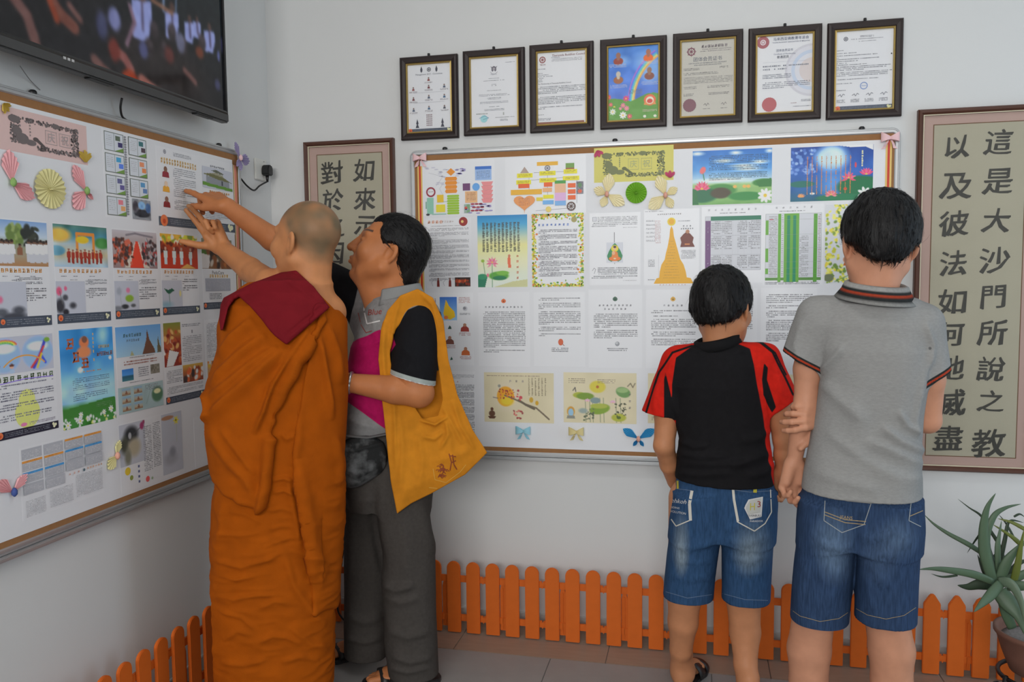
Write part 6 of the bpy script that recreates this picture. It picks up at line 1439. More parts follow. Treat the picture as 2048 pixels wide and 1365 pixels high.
def hand_sdf(P, H):
    palm, fing, th = H; d = None
    for a, b, ra, rb in palm:
        e = cap(P, a, b, ra, rb); d = e if d is None else smin(d, e, .010)
    for k in range(4):
        e = None
        for a, b, ra, rb in fing[3 * k:3 * k + 3]:
            q = cap(P, a, b, ra, rb); e = q if e is None else smin(e, q, .003)
        d = smin(d, e, .005)
    e = None
    for a, b, ra, rb in th:
        q = cap(P, a, b, ra, rb); e = q if e is None else smin(e, q, .004)
    return smin(d, e, .009)
def foot_sdf(P, heel, toe, s=1.0):
    """bare foot from heel to toe line on the floor"""
    heel = np.asarray(heel, float); toe = np.asarray(toe, float); y = toe - heel; ln = np.linalg.norm(y); y /= ln; x = np.array([y[1], -y[0], 0]); z = np.array([0, 0, 1.])
    M = np.stack([x, y, z], 1).astype(f32); q = (P - heel.astype(f32)) @ M / f32(ln / .25)
    d = ellip(q, (0, .035, .035), (.032, .04, .035)); d = smin(d, cap(q, (0, .06, .045), (0, .17, .022), .034, .022), .03); d = smin(d, ellip(q, (0, .165, .02), (.044, .05, .02)), .02)
    d = smin(d, cap(q, (0, .04, .05), (0, .045, .12), .035, .036), .03)
    for k, (xx, L, r) in enumerate(((-.028, .245, .0125), (-.010, .25, .0095), (.006, .243, .009), (.020, .233, .0085), (.033, .218, .008))): d = smin(d, cap(q, (xx * .9, .185, .016), (xx, L - r, .011), r * 1.05, r), .006)
    return d * f32(ln / .25)
def sandal(fig, heel, toe, m, z0=.0):
    """slide sandal: sole and two broad straps"""
    heel = np.asarray(heel, float); toe = np.asarray(toe, float); y = toe - heel; ln = np.linalg.norm(y) / .25; y /= np.linalg.norm(y); x = np.array([y[1], -y[0], 0])
    out = [(-.030, -.012), (0, -.02), (.030, -.012), (.036, .05), (.040, .12), (.052, .18), (.046, .23), (.020, .262), (-.015, .268), (-.040, .25), (-.048, .20), (-.042, .12), (-.036, .05)]
    n = len(out); V = []
    for zz in (0.0, .018): V += [heel + (px_ * x + py_ * y) * ln + np.array([0, 0, zz - heel[2]]) for px_, py_ in out]
    F = [tuple(range(n - 1, -1, -1)), tuple(range(n, 2 * n))] + [(i, (i + 1) % n, n + (i + 1) % n, n + i) for i in range(n)]
    mb = MB(); mb.add(V, F); e = mb.build('sandal_sole', m, fig.root, bevel=.003)
    for y0, y1, h, skew in ((.11, .165, .062, .0), (.175, .205, .046, .01)):
        V = []; F = []; k = 12
        for i in range(k + 1):
            a = math.pi * i / k; w = .051
            for yy in (y0, y1):
                V.append(heel + (w * math.cos(a) * x + (yy + skew * math.cos(a)) * y) * ln + np.array([0, 0, .016 + h * ln * math.sin(a) * (1 - .25 * (yy - y0) / .06) - heel[2]]))
        for i in range(k): F.append((2 * i, 2 * i + 1, 2 * i + 3, 2 * i + 2))
        o = mobj('sandal_strap', V, F, m, fig.root, True); sm = o.modifiers.new('s', 'SOLIDIFY'); sm.thickness = .004
    return e
M_HAIR = mat('black_hair', (.0045, .004, .0045), rough=.5, noise=.5, scale=60, stretch=(3, 3, .35), bump=.5, bscale=160, spec=.3)
def hair(fig, fn, c, M, lo, hi, vox=.004, strands=700, seed=1, length=.05, name='hair', amp=.003, downpull=.6, crown=(0, -.05, .12), taper=None):
    V, F = surface(fn, lo, hi, vox); N = vnormals(V, F); c = np.asarray(c, float)
    q = (V - c) @ M; D = amp * n3(q * np.array([1, 1, .22]), (150, 150, 90), 3) + amp * .8 * n3(q * np.array([1, 1, .3]), (60, 60, 50), 5)
    V = V + N * D[:, None]; o = fig.add(name, V, F, M_HAIR); r = np.random.RandomState(seed); W = []; G = []
    idx = r.choice(len(V), strands); cr = np.array(crown)
    for i in idx:
        p = V[i]; n = N[i]; ql = (p - c) @ M; fl = ql - cr; fl = fl / (np.linalg.norm(fl) + 1e-6); fl = M @ fl + np.array([0, 0, -downpull]); fl -= n * (fl @ n); nf = np.linalg.norm(fl)
        if nf < 1e-3: continue
        fl /= nf; fl += r.normal(0, .16, 3); sd = np.cross(fl, n); sd /= np.linalg.norm(sd) + 1e-9; w = r.uniform(.0009, .0019); ln = length * r.uniform(.5, 1.2); b = len(W)
        for k in range(4):
            t = k / 3; pp = p + fl * ln * t + n * (.0015 + .004 * math.sin(t * 2.6) * r.uniform(.3, 1)) - n * .035 * t * t * ln / .05 * .5; ww = w * (1 - t) + .0002; W += [pp + sd * ww, pp - sd * ww]
        for k in range(3): G.append((b + 2 * k, b + 2 * k + 1, b + 2 * k + 3, b + 2 * k + 2))
    h = link('hair_strands', raw_mesh('hair_strands', np.array(W), G, True), M_HAIR, o); tag(h, kind='stuff')
    return o

# ---------------------------------------------------------------- shared figure builder
SKIN_Y = skin_mat('skin_youth', (.60, .285, .175)); SKIN_B = skin_mat('skin_boy', (.54, .235, .115))
SKIN_M = skin_mat('skin_man', (.50, .185, .070), stub=(.05, .035, .03)); SKIN_K = skin_mat('skin_monk', (.56, .235, .095), stub=(.165, .120, .070))
def chain(P, pts, k=.012):
    d = None
    for (a, ra), (b, rb) in zip(pts[:-1], pts[1:]):
        e = cap(P, a, b, ra, rb); d = e if d is None else smin(d, e, k)
    return d
def body(fig, head, base, tab, limbs, hands=(), feet=(), vox=.004, skin=None, stub=None, nr=.058, kw={}, extra=None):
    c, M, s = head
    def fn(P):
        d = near(P, c, .20 * s, lambda q: head_sdf(q, c, M, s, **kw)); d = smin(d, neck_sdf(P, c, M, base, s, nr), .03)
        d = smin(d, loft(P, tab, 2.2), .04)
        for ch in limbs: d = smin(d, chain(P, ch), .022)
        if extra is not None: d = extra(P, d)
        for H in hands:
            cc = np.mean([H[0][0][0], H[1][2][1]], 0); d = smin(d, near(P, cc, .16, lambda q: hand_sdf(q, H)), .012)
        for h, t in feet: d = smin(d, near(P, (np.asarray(h) + np.asarray(t)) / 2 + np.array([0, 0, .05]), .21, lambda q: foot_sdf(q, h, t)), .02)
        return d
    pts = [np.asarray(p) for ch in limbs for p, r in ch] + [np.asarray(c) + np.array([0, 0, .14]), np.asarray(c) + M @ vec(0, .13, -.1)] + [np.asarray(q[1]) for H in hands for q in H[1] + H[2]] + [np.asarray(x) for f in feet for x in f]
    A = np.array(pts); lo = A.min(0) - .16; hi = A.max(0) + .16; lo[2] = max(lo[2], -.01)
    V, F = surface(fn, lo, hi, vox); st = np.zeros(len(V)) if stub is None else stub(V, vnormals(V, F))
    return fig.add('body', V, F, skin, stub=st), fn
def garment(fig, name, fn, lo, hi, m, vox=.0045, folds=(), attrs=None, smooth=0, fine=0.0, fsc=(30, 30, 12), seed=2, facing=0.0):
    V, F = surface(fn, lo, hi, vox); N = vnormals(V, F)
    X0, Y0 = fig.px(V)
    if folds: V = ridges(fig, V, N, folds, facing)
    if fine: V = V + N * (fine * n3(V, fsc, seed))[:, None]
    if smooth: V = smooth_mesh(V, F, smooth)
    at = {k: f(V, N, X0, Y0) for k, f in (attrs or {}).items()}
    o = fig.add(name, V, F, m, **at)
    return o, BVHTree.FromPolygons([tuple(v) for v in V], F.tolist())
def plane(P, p, n):
    n = np.asarray(n, f32); n = n / np.linalg.norm(n); return (P - np.asarray(p, f32)) @ n
def collar(fig, c, r0, r1, z0, z1, m, tilt=(0, 0), gap=40, front=90, attr=True, name='collar', yr=.9):
    """turned-down shirt collar: inner stand, fold, outer leaf; open by gap degrees towards `front`"""
    V = []; F = []; S = []; n = 56; prof = [(r0 * .98, z0 - .004, 1), (r0, z1 - .004, 1), (r0 + .004, z1, 1), (r0 + .010, z1 - .003, .9), (r0 + (r1 - r0) * .5, (z0 + z1) / 2, .5), (r1, z0, 0), (r1 - .004, z0 + .001, 0)]
    for k in range(n + 1):
        a = math.radians(front + gap / 2 + (360 - gap) * k / n)
        for r, z, t in prof:
            x, y = r * math.cos(a), yr * r * math.sin(a); V.append((c[0] + x, c[1] + y, c[2] + z + tilt[0] * x + tilt[1] * y)); S.append(t)
    m_ = len(prof)
    for k in range(n):
        for j in range(m_ - 1): F.append((k * m_ + j, (k + 1) * m_ + j, (k + 1) * m_ + j + 1, k * m_ + j + 1))
    S = np.array(S); o = fig.add(name, V, F, m, lead=(S * 1.0), str1=-(np.abs(S - .42) - .30) * 14, str2=-(np.abs(S - .42) - .12) * 14)
    sm = o.modifiers.new('t', 'SOLIDIFY'); sm.thickness = .0025; return o

# ---------------------------------------------------------------- youth in the grey polo shirt
YF = Fig(1722, 1000, -.78, 'young person in grey polo and denim shorts, seen from behind, holding one elbow')
T = YF.T
hc = T(1756, 494, .015); hM = rot(13, -9, 3)
def y_tab(sh):
    R_ = []
    for py, xl, xr, b, cy in ((612, 1672, 1818, .080, .0), (650, 1642, 1848, .10, .0), (700, 1636, 1862, .112, .0), (760, 1640, 1858, .112, .0), (830, 1630, 1848, .108, .0), (900, 1616, 1843, .112, .0), (950, 1607, 1844, .128, .0), (1012, 1599, 1847, .137, .0)):
        z, cx, c2, a, bb = YF.sec(py, xl, xr, b, cy); R_.append((z, cx, c2, a - sh, bb - sh))
    return R_
shL, shR = T(1632, 640, .0), T(1850, 646, .0)
elL, wrL = T(1611, 806, -.01), T(1588, 926, .0)
elR = T(1856, 842, .04); wrR = T(1668, 842, .165)
hl = hand_caps(wrL, T(1582, 975) - T(1588, 926) + vec(0, .0, 0), (-.55, .75, 0), .98, 1, ((35, 45, 35), (40, 50, 40), (45, 55, 40), (50, 60, 40)), 2, (20, 10))
hr = hand_caps(T(1650, 834, .018), (-.62, -.76, .06), (.74, -.62, .15), .94, -1, ((28, 42, 24), (34, 46, 28), (38, 50, 30), (44, 54, 34)), 9, (66, 25))
kL, kR = T(1628, 1225, -.0), T(1772, 1225, .0); aL = np.array([T(1618, 1365)[0] - .0, .03, .085]); aR = np.array([T(1782, 1365)[0] + .004, .02, .085])
ytab_b = [(z, cx, cy, max(min(a, .15), .03), max(min(b, .092), .03)) for z, cx, cy, a, b in y_tab(.016)]
zc = float(T(1712, 1100)[2])
legs = [[(T(1655, 1030), .085), (kL, .060), (T(1618, 1300, .012), .062), (T(1617, 1365, .016), .055), (aL, .034)], [(T(1778, 1030), .085), (kR, .060), (T(1783, 1300, .012), .062), (T(1783, 1365, .016), .056), (aR, .034)]]
arms = [[(shL, .046), (T(1616, 740, -.0), .040), (elL, .032), (T(1600, 850, -.004), .0285), (wrL, .0215)], [(shR, .046), (T(1860, 760, .01), .038), (elR, .034), ((elR + wrR) / 2 + vec(.0, .03, 0), .034), (wrR, .025), (T(1650, 834, .018), .021)]]
body(YF, (hc, hM, 1.04), T(1744, 610, -.005), ytab_b, arms + legs, (hl, hr), ((aL * [1, 1, 0] + [0, -.05, 0], aL * [1, 1, 0] + [-.05, .19, 0]), (aR * [1, 1, 0] + [0, -.05, 0], aR * [1, 1, 0] + [.03, .20, 0])), .0042, SKIN_Y, nr=.056)
# polo shirt
M_GREY = cloth_mat('grey_marl_pique', (.30, .30, .295), (('cuff1', (.025, .028, .028)), ('cuff2', (.42, .05, .02))), noise=.07, scale=150, bump=.35, bscale=420, stretch=(.5, 1, 1.4))
ytb = y_tab(0.0); slL = (T(1636, 634), T(1606, 724, -.0)); slR = (T(1846, 646), T(1866, 758, .0))
nLh = T(1640, 742) - T(1574, 706); nL = np.cross(nLh, vec(0, 1, 0)); nL = nL if nL[2] < 0 else -nL
nRh = T(1888, 750) - T(1856, 768); nR = np.cross(nRh, vec(0, 1, 0)); nR = nR if nR[2] < 0 else -nR
zh = float(T(1720, 1006, -.13)[2])
def y_shirt(P):
    d = loft(P, ytb, 2.5); d = smin(d, cap(P, T(1724, 620, -.0), shL + vec(.014, 0, -.010), .068, .056), .05); d = smin(d, cap(P, T(1774, 624, -.0), shR + vec(-.012, 0, -.010), .068, .054), .05)
    d = np.maximum(d, zh - .10 * (P[:, 0] - .03) ** 2 * -1.2 - P[:, 2])
    sl = smin(cap(P, slL[0], slL[1], .058, .058), cap(P, slL[0], slL[0] + (slL[1] - slL[0]) * 1.4, .055, .060), .02); d = smin(d, np.maximum(sl, plane(P, T(1607, 724), nL)), .022)
    sr = cap(P, slR[0], slR[0] + (slR[1] - slR[0]) * 1.35, .054, .047); d = smin(d, np.maximum(sr, plane(P, T(1872, 759), nR)), .022)
    return smax(d, P[:, 2] - float(T(1745, 586)[2]), .012)
def cuffs(lo, hi):
    def f(V, N, X, Y):
        q = V.astype(f32); a = -plane(q, T(1607, 724), nL) * 1000; b = -plane(q, T(1872, 759), nR) * 1000; inL = (X < 1643) & (Y < 760) & (Y > 640); inR = (X > 1850) & (Y > 690) & (Y < 790)
        t = np.where(inL, a, np.where(inR, b, 99)); return np.minimum(t - lo, hi - t)
    return f
yf = [(a, b, c * 1.5, *d) for a, b, c, *d in [([(1852, 905), (1800, 880), (1762, 850)], 7, .010, .8), ([(1850, 930), (1812, 915), (1770, 893), (1730, 880)], 8, .008, .8), ([(1838, 868), (1812, 850), (1795, 820)], 7, .007), ([(1848, 960), (1800, 955), (1740, 930)], 9, .006, 1), ([(1842, 780), (1830, 840), (1835, 880)], 7, .006), ([(1640, 745), (1665, 720), (1690, 690)], 7, .006), ([(1640, 760), (1680, 800), (1740, 850)], 14, .005), ([(1650, 860), (1700, 900), (1760, 940)], 12, .004), ([(1620, 940), (1680, 960), (1760, 985)], 12, .004), ([(1862, 700), (1850, 740), (1838, 800)], 8, .006), ([(1850, 640), (1866, 690), (1860, 740)], 7, .005), ([(1690, 640), (1740, 650), (1800, 640)], 20, .003), ([(1605, 640), (1590, 690), (1600, 730)], 8, .004), ([(1700, 780), (1720, 860), (1715, 960)], 22, .004)]]
_, ybv = garment(YF, 'polo_shirt', y_shirt, T(1540, 1030, -.2) , T(1925, 560, .2), M_GREY, .0042, yf, {'cuff1': cuffs(-2, 15), 'cuff2': cuffs(4, 9.5)}, fine=.0016, fsc=(20, 20, 14))
M_YCOL = cloth_mat('grey_collar_rib', (.33, .33, .32), (('str1', (.025, .028, .028)), ('str2', (.45, .055, .02))), noise=.1, scale=120)
collar(YF, T(1752, 592, -.006), .072, .108, -.010, .034, M_YCOL, (-.12, .12), 50, 90, yr=.98)
YF.decal('ink_spot', ybv, [([(1860 + 3 * math.cos(a), 697 + 3 * math.sin(a)) for a in np.linspace(0, 6.28, 9)[:-1]], [tuple(range(8))])], M_BLK)
# denim shorts
DEN = (.030, .058, .125)
M_DENIM = cloth_mat('dark_denim', DEN, (), noise=.28, scale=70, bump=.3, bscale=600, stretch=(3.0, 3.0, .35), fade=('fade', (.12, .185, .29)))
def leg_tab(fig, rows): return [fig.sec(*r) for r in rows]
yl = leg_tab(YF, ((1000, 1602, 1722, .112), (1060, 1596, 1716, .115), (1110, 1590, 1711, .112), (1160, 1585, 1706, .108), (1262, 1579, 1697, .104)))
yr = leg_tab(YF, ((1000, 1712, 1843, .112), (1060, 1713, 1844, .115), (1110, 1713, 1841, .112), (1160, 1710, 1838, .108), (1262, 1707, 1834, .104)))
yp = leg_tab(YF, ((940, 1610, 1838, .105), (1000, 1602, 1843, .116), (1050, 1599, 1845, .120), (1085, 1604, 1841, .112)))
zl, zr = float(T(1640, 1238)[2]), float(T(1770, 1234)[2])
def y_shorts(P):
    d = smin(loft(P, yl, 2.3), loft(P, yr, 2.3), .012); d = smin(d, loft(P, yp, 2.5), .03); zz = np.where(P[:, 0] < float(T(1708, 1200)[0]), zl, zr)
    return np.maximum(d, zz - P[:, 2])
def blob(px, py, rx, ry, a=1.0): return lambda X, Y: a * np.clip(1.15 - np.hypot((X - px) / rx, (Y - py) / ry), 0, 1)
def fades(bl): return lambda V, N, X, Y: np.clip(sum(b(X, Y) for b in bl) * np.clip(.5 - N[:, 1], 0, 1), 0, 1)
ysf = [([(1640, 1090), (1680, 1100), (1712, 1085)], 8, .006), ([(1712, 1100), (1745, 1130), (1770, 1180)], 12, .007), ([(1720, 1080), (1760, 1075), (1800, 1060)], 10, .005), ([(1612, 1120), (1600, 1180), (1605, 1230)], 12, .005), ([(1690, 1120), (1670, 1180), (1650, 1240)], 14, .005), ([(1820, 1070), (1790, 1110), (1740, 1110)], 10, .005), ([(1722, 1120), (1740, 1180), (1745, 1230)], 10, .005), ([(1620, 1060), (1640, 1085), (1690, 1090)], 10, .004), ([(1712, 1010), (1714, 1060), (1713, 1110)], 5, -.007)]
_, ysb = garment(YF, 'denim_shorts', y_shorts, T(1555, 1275, -.19), T(1870, 930, .19), M_DENIM, .0042, ysf, {'fade': fades([blob(1665, 1080, 42, 62, .75), blob(1670, 1130, 34, 40, .5), blob(1800, 1075, 40, 45, .45), blob(1760, 1110, 40, 60, .25)])}, fine=.0012, fsc=(30, 30, 20))
M_STITCH = mat('tan_stitching', (.36, .27, .14), rough=.7); M_PALEST = mat('pale_stitching', (.30, .33, .34), rough=.7)
st = []
for pl_ in ([(1650, 1002), (1648, 1042), (1684, 1066), (1728, 1050), (1742, 1008)], [(1824, 992), (1818, 1042), (1842, 1054)]): st += strip(pl_, 1.6)
YF.decal('pocket_stitching', ysb, st, M_PALEST)
st = []
for pl_ in ([(1648, 1024), (1690, 1040), (1732, 1044)], [(1648, 1030), (1690, 1046), (1731, 1050)], [(1820, 1033), (1846, 1022)]): st += strip(pl_, 1.6)
st += strip([(1582, 1220), (1600, 1233), (1640, 1244), (1678, 1238), (1696, 1226)], 1.0) + strip([(1712, 1218), (1735, 1231), (1772, 1239), (1808, 1232), (1832, 1216)], 1.0)
YF.decal('tan_stitching', ysb, st + lettering('JEANS', 1692, 1037, 7, .10), M_STITCH)
# hair
def y_hair(P):
    q = ((P - hc) @ hM) / f32(1.04); d = ellip(q, (0, -.020, .044), (.100, .118, .112)); d = smin(d, ellip(q, (0, -.07, -.015), (.072, .050, .070)), .04)
    Q = np.abs(q[:, 0])
    ln = -.022 - .045 * np.clip((-q[:, 1] - .01) * 9, 0, 1) + .55 * np.clip(q[:, 1] + .005, 0, .12) + .004 * n3(np.stack([q[:, 0], q[:, 1], q[:, 2] * 0], 1), (90, 90, 1), 4)
    d = smax(d, (ln - q[:, 2]) * .8, .012)
    d = smax(d, -ellip(np.stack([Q, q[:, 1], q[:, 2]], 1), (.10, .000, -.016), (.038, .040, .044)), .010); d = smax(d, (Q - np.interp(q[:, 2], [-.075, -.04, -.005, .03], [.018, .052, .075, .2]) + .05 * np.clip(q[:, 1] + .02, 0, 1)).astype(f32) * .6, .008)
    return smax(d, q[:, 1] - .10 - .2 * (q[:, 2] - .06), .015)
hair(YF, y_hair, hc, hM, hc - .17, hc + .19, .0042, 1500, 2, .034, amp=.0035)

# ---------------------------------------------------------------- boy in the red and black shirt
BF = Fig(1445, 1000, -.50, 'boy in black and red T-shirt and blue denim shorts, seen from behind')
T = BF.T
bc = T(1446, 622, .015); bM = rot(-22, -6, -3)
def b_tab(sh):
    R_ = []
    for py, xl, xr, b in ((705, 1385, 1492, .080), (730, 1356, 1524, .098), (770, 1345, 1532, .108), (830, 1352, 1536, .108), (880, 1358, 1540, .108), (930, 1353, 1546, .114), (985, 1349, 1549, .118)):
        z, cx, cy, a, bb = BF.sec(py, xl, xr, b); R_.append((z, cx, cy, a - sh, bb - sh))
    return R_
sL, sR = T(1352, 724), T(1530, 716); eL, eR = T(1328, 892, -.02), T(1568, 880, -.0); wL, wR = T(1348, 962, .10), T(1566, 945, .01)
bhl = hand_caps(wL, (.2, .35, -.9), (-.9, -.1, 0), .9, 1, (30, 30, 30, 30), 2, (20, 10)); bhr = hand_caps(T(1564, 944, .01), T(1556, 985, .01) - T(1564, 944, .01), (.6, .75, 0), .88, -1, ((45, 55, 40),) * 4, 2, (25, 10))
kL, kR = T(1369, 1196), T(1487, 1200); aL = np.array([T(1360, 1335)[0] - .004, .07, .075]); aR = np.array([T(1492, 1365)[0] + .003, -.06, .075])
legs = [[(T(1385, 1000), .08), (kL, .056), (T(1366, 1245, .01), .050), (T(1362, 1300, .03), .037), (aL, .030)], [(T(1492, 1000), .08), (kR, .056), (T(1490, 1265, -.0), .050), (T(1491, 1330, -.03), .037), (aR, .030)]]
arms = [[(sL, .045), (T(1334, 830, -.01), .041), (eL, .034), (T(1338, 930, .03), .030), (wL, .025)], [(sR, .045), (T(1558, 820, 0), .042), (eR, .034), (T(1568, 910, .005), .031), (wR, .0235)]]
toeL = BF.L(on_floor(1402, 1330)); toeL[2] = 0; heelL = aL * [1, 1, 0] + [0, -.04, 0]; toeL = heelL + (toeL - heelL) / np.linalg.norm(toeL - heelL) * .235
heelR = aR * [1, 1, 0] + [0, -.045, 0]; toeR = heelR + np.array([.03, .23, 0])
up = np.array([0, 0, .018])
body(BF, (bc, bM, .99), T(1440, 706, -.005), [(z, cx, cy, max(min(a, .14), .03), max(min(b, .085), .03)) for z, cx, cy, a, b in b_tab(.02)], arms + legs, (bhl, bhr), ((heelL + up, toeL + up), (heelR + up, toeR + up)), .0042, SKIN_B, nr=.052)
M_SAND = mat('black_sandal_rubber', (.016, .015, .016), rough=.45, noise=.2, scale=40, bump=.1)
sandal(BF, heelL, toeL, M_SAND); sandal(BF, heelR, toeR, M_SAND)
btb = b_tab(0.0); slL = (T(1356, 726), T(1322, 828)); slR = (T(1526, 718), T(1562, 812))
def perp(p, q):
    n = np.cross(q - p, vec(0, 1, 0)); return n if n[2] < 0 else -n
nL, nR = perp(T(1287, 821), T(1357, 834)), perp(T(1545, 826), T(1586, 798)); zh = float(T(1450, 976, -.11)[2])
def b_shirt(P):
    d = loft(P, btb, 2.5); d = smin(d, cap(P, T(1425, 712), sL + vec(.012, 0, -.010), .062, .054), .045); d = smin(d, cap(P, T(1462, 708), sR + vec(-.012, 0, -.010), .062, .054), .045)
    d = np.maximum(d, zh + .02 * np.clip((float(T(1400, 970)[0]) - P[:, 0]) * 4, -.2, 1) - P[:, 2])
    a = cap(P, slL[0], slL[0] + (slL[1] - slL[0]) * 1.3, .056, .067); d = smin(d, np.maximum(a, plane(P, T(1322, 828), nL)), .025)
    b = cap(P, slR[0], slR[0] + (slR[1] - slR[0]) * 1.3, .056, .063); d = smin(d, np.maximum(b, plane(P, T(1566, 812), nR)), .025)
    return smax(d, P[:, 2] - float(T(1440, 684)[2]), .012)
BLKP = [(1388, 668), (1472, 664), (1456, 680), (1500, 698), (1508, 730), (1516, 780), (1524, 830), (1530, 880), (1537, 930), (1562, 1030), (1320, 1030), (1350, 900), (1355, 850), (1344, 800), (1344, 770), (1352, 716), (1388, 690)]
GUS = [[(1331, 745), (1328, 760), (1328, 840), (1362, 840), (1343, 795)], [(1528, 726), (1536, 736), (1534, 760), (1552, 815), (1544, 826), (1524, 790), (1524, 760)]]
STR = [[(1384, 692), (1345, 706), (1318, 745), (1300, 800), (1291, 828)], [(1468, 672), (1520, 685), (1545, 705), (1565, 745), (1586, 790)], [(1520, 682), (1550, 706), (1572, 750)]]
def b_black(V, N, X, Y):
    s = -polyd(X, Y, BLKP)
    for g_ in GUS: s = np.maximum(s, -polyd(X, Y, g_))
    for l_, w in zip(STR, (2.2, 2.2, 1.8)): s = np.maximum(s, w - lined(X, Y, l_)[0])
    return s
M_TEE = cloth_mat('red_black_jersey', (.62, .018, .010), (('blk', (.011, .0105, .012)),), noise=.10, scale=60, bump=.25, bscale=500)
bfold = [(a, b, c * 1.5, *d) for a, b, c, *d in [([(1350, 905), (1400, 915), (1460, 912)], 8, .008), ([(1355, 925), (1420, 930), (1500, 925)], 8, .006), ([(1545, 905), (1500, 920), (1460, 935)], 9, .006), ([(1348, 945), (1400, 950), (1470, 945)], 8, .005), ([(1357, 880), (1390, 895), (1420, 890)], 7, .006), ([(1540, 860), (1510, 880), (1480, 880)], 8, .005), ([(1343, 790), (1355, 830), (1362, 870)], 8, .005), ([(1525, 760), (1530, 820), (1535, 870)], 8, .005), ([(1552, 920), (1530, 945), (1490, 955)], 8, .005), ([(1320, 770), (1310, 800), (1312, 830)], 7, .004), ([(1555, 750), (1560, 780), (1562, 810)], 7, .004)]]
_, bbv = garment(BF, 'sports_shirt', b_shirt, T(1255, 1010, -.2), T(1620, 660, .2), M_TEE, .0042, bfold, {'blk': b_black}, fine=.0012, fsc=(26, 26, 18))
collar(BF, T(1434, 686, -.010), .063, .078, -.012, .018, cloth_mat('black_rib_collar', (.011, .011, .012)), (.22, .12), 4, 90, name='round_collar')
M_DEN2 = cloth_mat('blue_washed_denim', (.030, .075, .165), (), noise=.26, scale=70, bump=.3, bscale=600, stretch=(3, 3, .4), fade=('fade', (.19, .25, .31)))
bl = leg_tab(BF, ((985, 1350, 1446, .108), (1050, 1341, 1444, .106), (1100, 1335, 1438, .102), (1150, 1330, 1431, .098), (1215, 1325, 1426, .094))); br_ = leg_tab(BF, ((985, 1444, 1551, .108), (1050, 1442, 1549, .106), (1100, 1443, 1546, .102), (1150, 1443, 1543, .098), (1215, 1443, 1540, .094))); bp = leg_tab(BF, ((940, 1354, 1546, .106), (990, 1350, 1550, .110), (1040, 1345, 1549, .108), (1072, 1346, 1546, .102)))
zl, zr = float(T(1375, 1191)[2]), float(T(1490, 1196)[2])
def b_shorts(P):
    d = smin(loft(P, bl, 2.3), loft(P, br_, 2.3), .010); d = smin(d, loft(P, bp, 2.5), .03); return np.maximum(d, np.where(P[:, 0] < float(T(1436, 1150)[0]), zl, zr) - P[:, 2])
bsf = [([(1345, 1090), (1380, 1100), (1425, 1085)], 7, .005), ([(1350, 1120), (1390, 1128), (1430, 1118)], 7, .004), ([(1445, 1080), (1490, 1090), (1540, 1070)], 8, .005), ([(1448, 1110), (1500, 1125), (1540, 1110)], 7, .004), ([(1340, 1150), (1380, 1160), (1425, 1150)], 8, .004), ([(1450, 1060), (1480, 1050), (1520, 1060)], 8, .004), ([(1446, 1140), (1500, 1150), (1538, 1140)], 8, .003), ([(1437, 990), (1438, 1040), (1438, 1080)], 4, -.006)]
_, bsb = garment(BF, 'denim_shorts', b_shorts, T(1300, 1232, -.18), T(1575, 930, .18), M_DEN2, .0042, bsf, {'fade': fades([blob(1362, 1090, 17, 62, .85), blob(1364, 1120, 14, 30, .5), blob(1505, 1090, 40, 55, .55), blob(1495, 1115, 28, 40, .5)])}, fine=.001, fsc=(30, 30, 24))
M_TAPE = mat('cream_pocket_tape', (.62, .60, .54), rough=.7); M_PWHT = mat('white_print', (.66, .66, .66), rough=.6); M_PYEL = mat('yellow_print', (.55, .48, .04), rough=.6); M_PRED = mat('maroon_print', (.30, .03, .02), rough=.6)
st = []
for pl_, w in (([(1384, 982), (1379, 1008), (1381, 1042)], 6), ([(1383, 1040), (1352, 1053), (1336, 1030), (1336, 990)], 2.2), ([(1466, 978), (1468, 1000), (1476, 1044)], 5), ([(1474, 1044), (1509, 1063), (1530, 1048), (1543, 1025), (1541, 980)], 2.2)): st += strip(pl_, w)
BF.decal('pocket_tape', bsb, st, M_TAPE)
BF.decal('pocket_patch', bsb, fill([(1488, 1016), (1498, 998), (1526, 994), (1523, 1037), (1500, 1040)]), M_PWHT, .0022)
BF.decal('pocket_patch_field', bsb, fill([(1491, 1016), (1500, 1001), (1523, 997), (1520.5, 1028), (1496, 1030)]), mat('patch_field', (.52, .53, .50), rough=.7), .0032)
BF.decal('printed_numeral', bsb, lettering('H', 1505, 1014, 15, -.05, .1, .8), M_PYEL, .0044); BF.decal('printed_numeral', bsb, lettering('3', 1518, 1009, 13, -.05), M_PRED, .0048)
BF.decal('printed_word', bsb, lettering('OVERBULL', 1509, 1032, 4.2, -.04), mat('dark_print', (.03, .03, .035)), .0044); BF.decal('printed_word', bsb, lettering('PARADOX', 1513, 1043, 4, -.02) + lettering('Bolehkoh', 1350, 1002, 9, .12, .25) + lettering('RIDING', 1350, 1016, 4, .14) + lettering('REVOLUTION', 1353, 1025, 4.5, .17), M_PWHT, .0022)
BF.decal('belt_loop', bsb, strip([(1355, 962), (1355.5, 978)], 4) + strip([(1511, 972), (1510, 986)], 7), M_PYEL, .003)
BF.decal('stitching', bsb, strip([(1352, 978), (1384, 982)], 1) + strip([(1466, 980), (1500, 985), (1545, 982)], 1) + strip([(1327, 1183), (1375, 1197), (1424, 1190)], 1) + strip([(1445, 1188), (1490, 1200), (1540, 1202)], 1), mat('blue_stitching', (.14, .2, .3)))
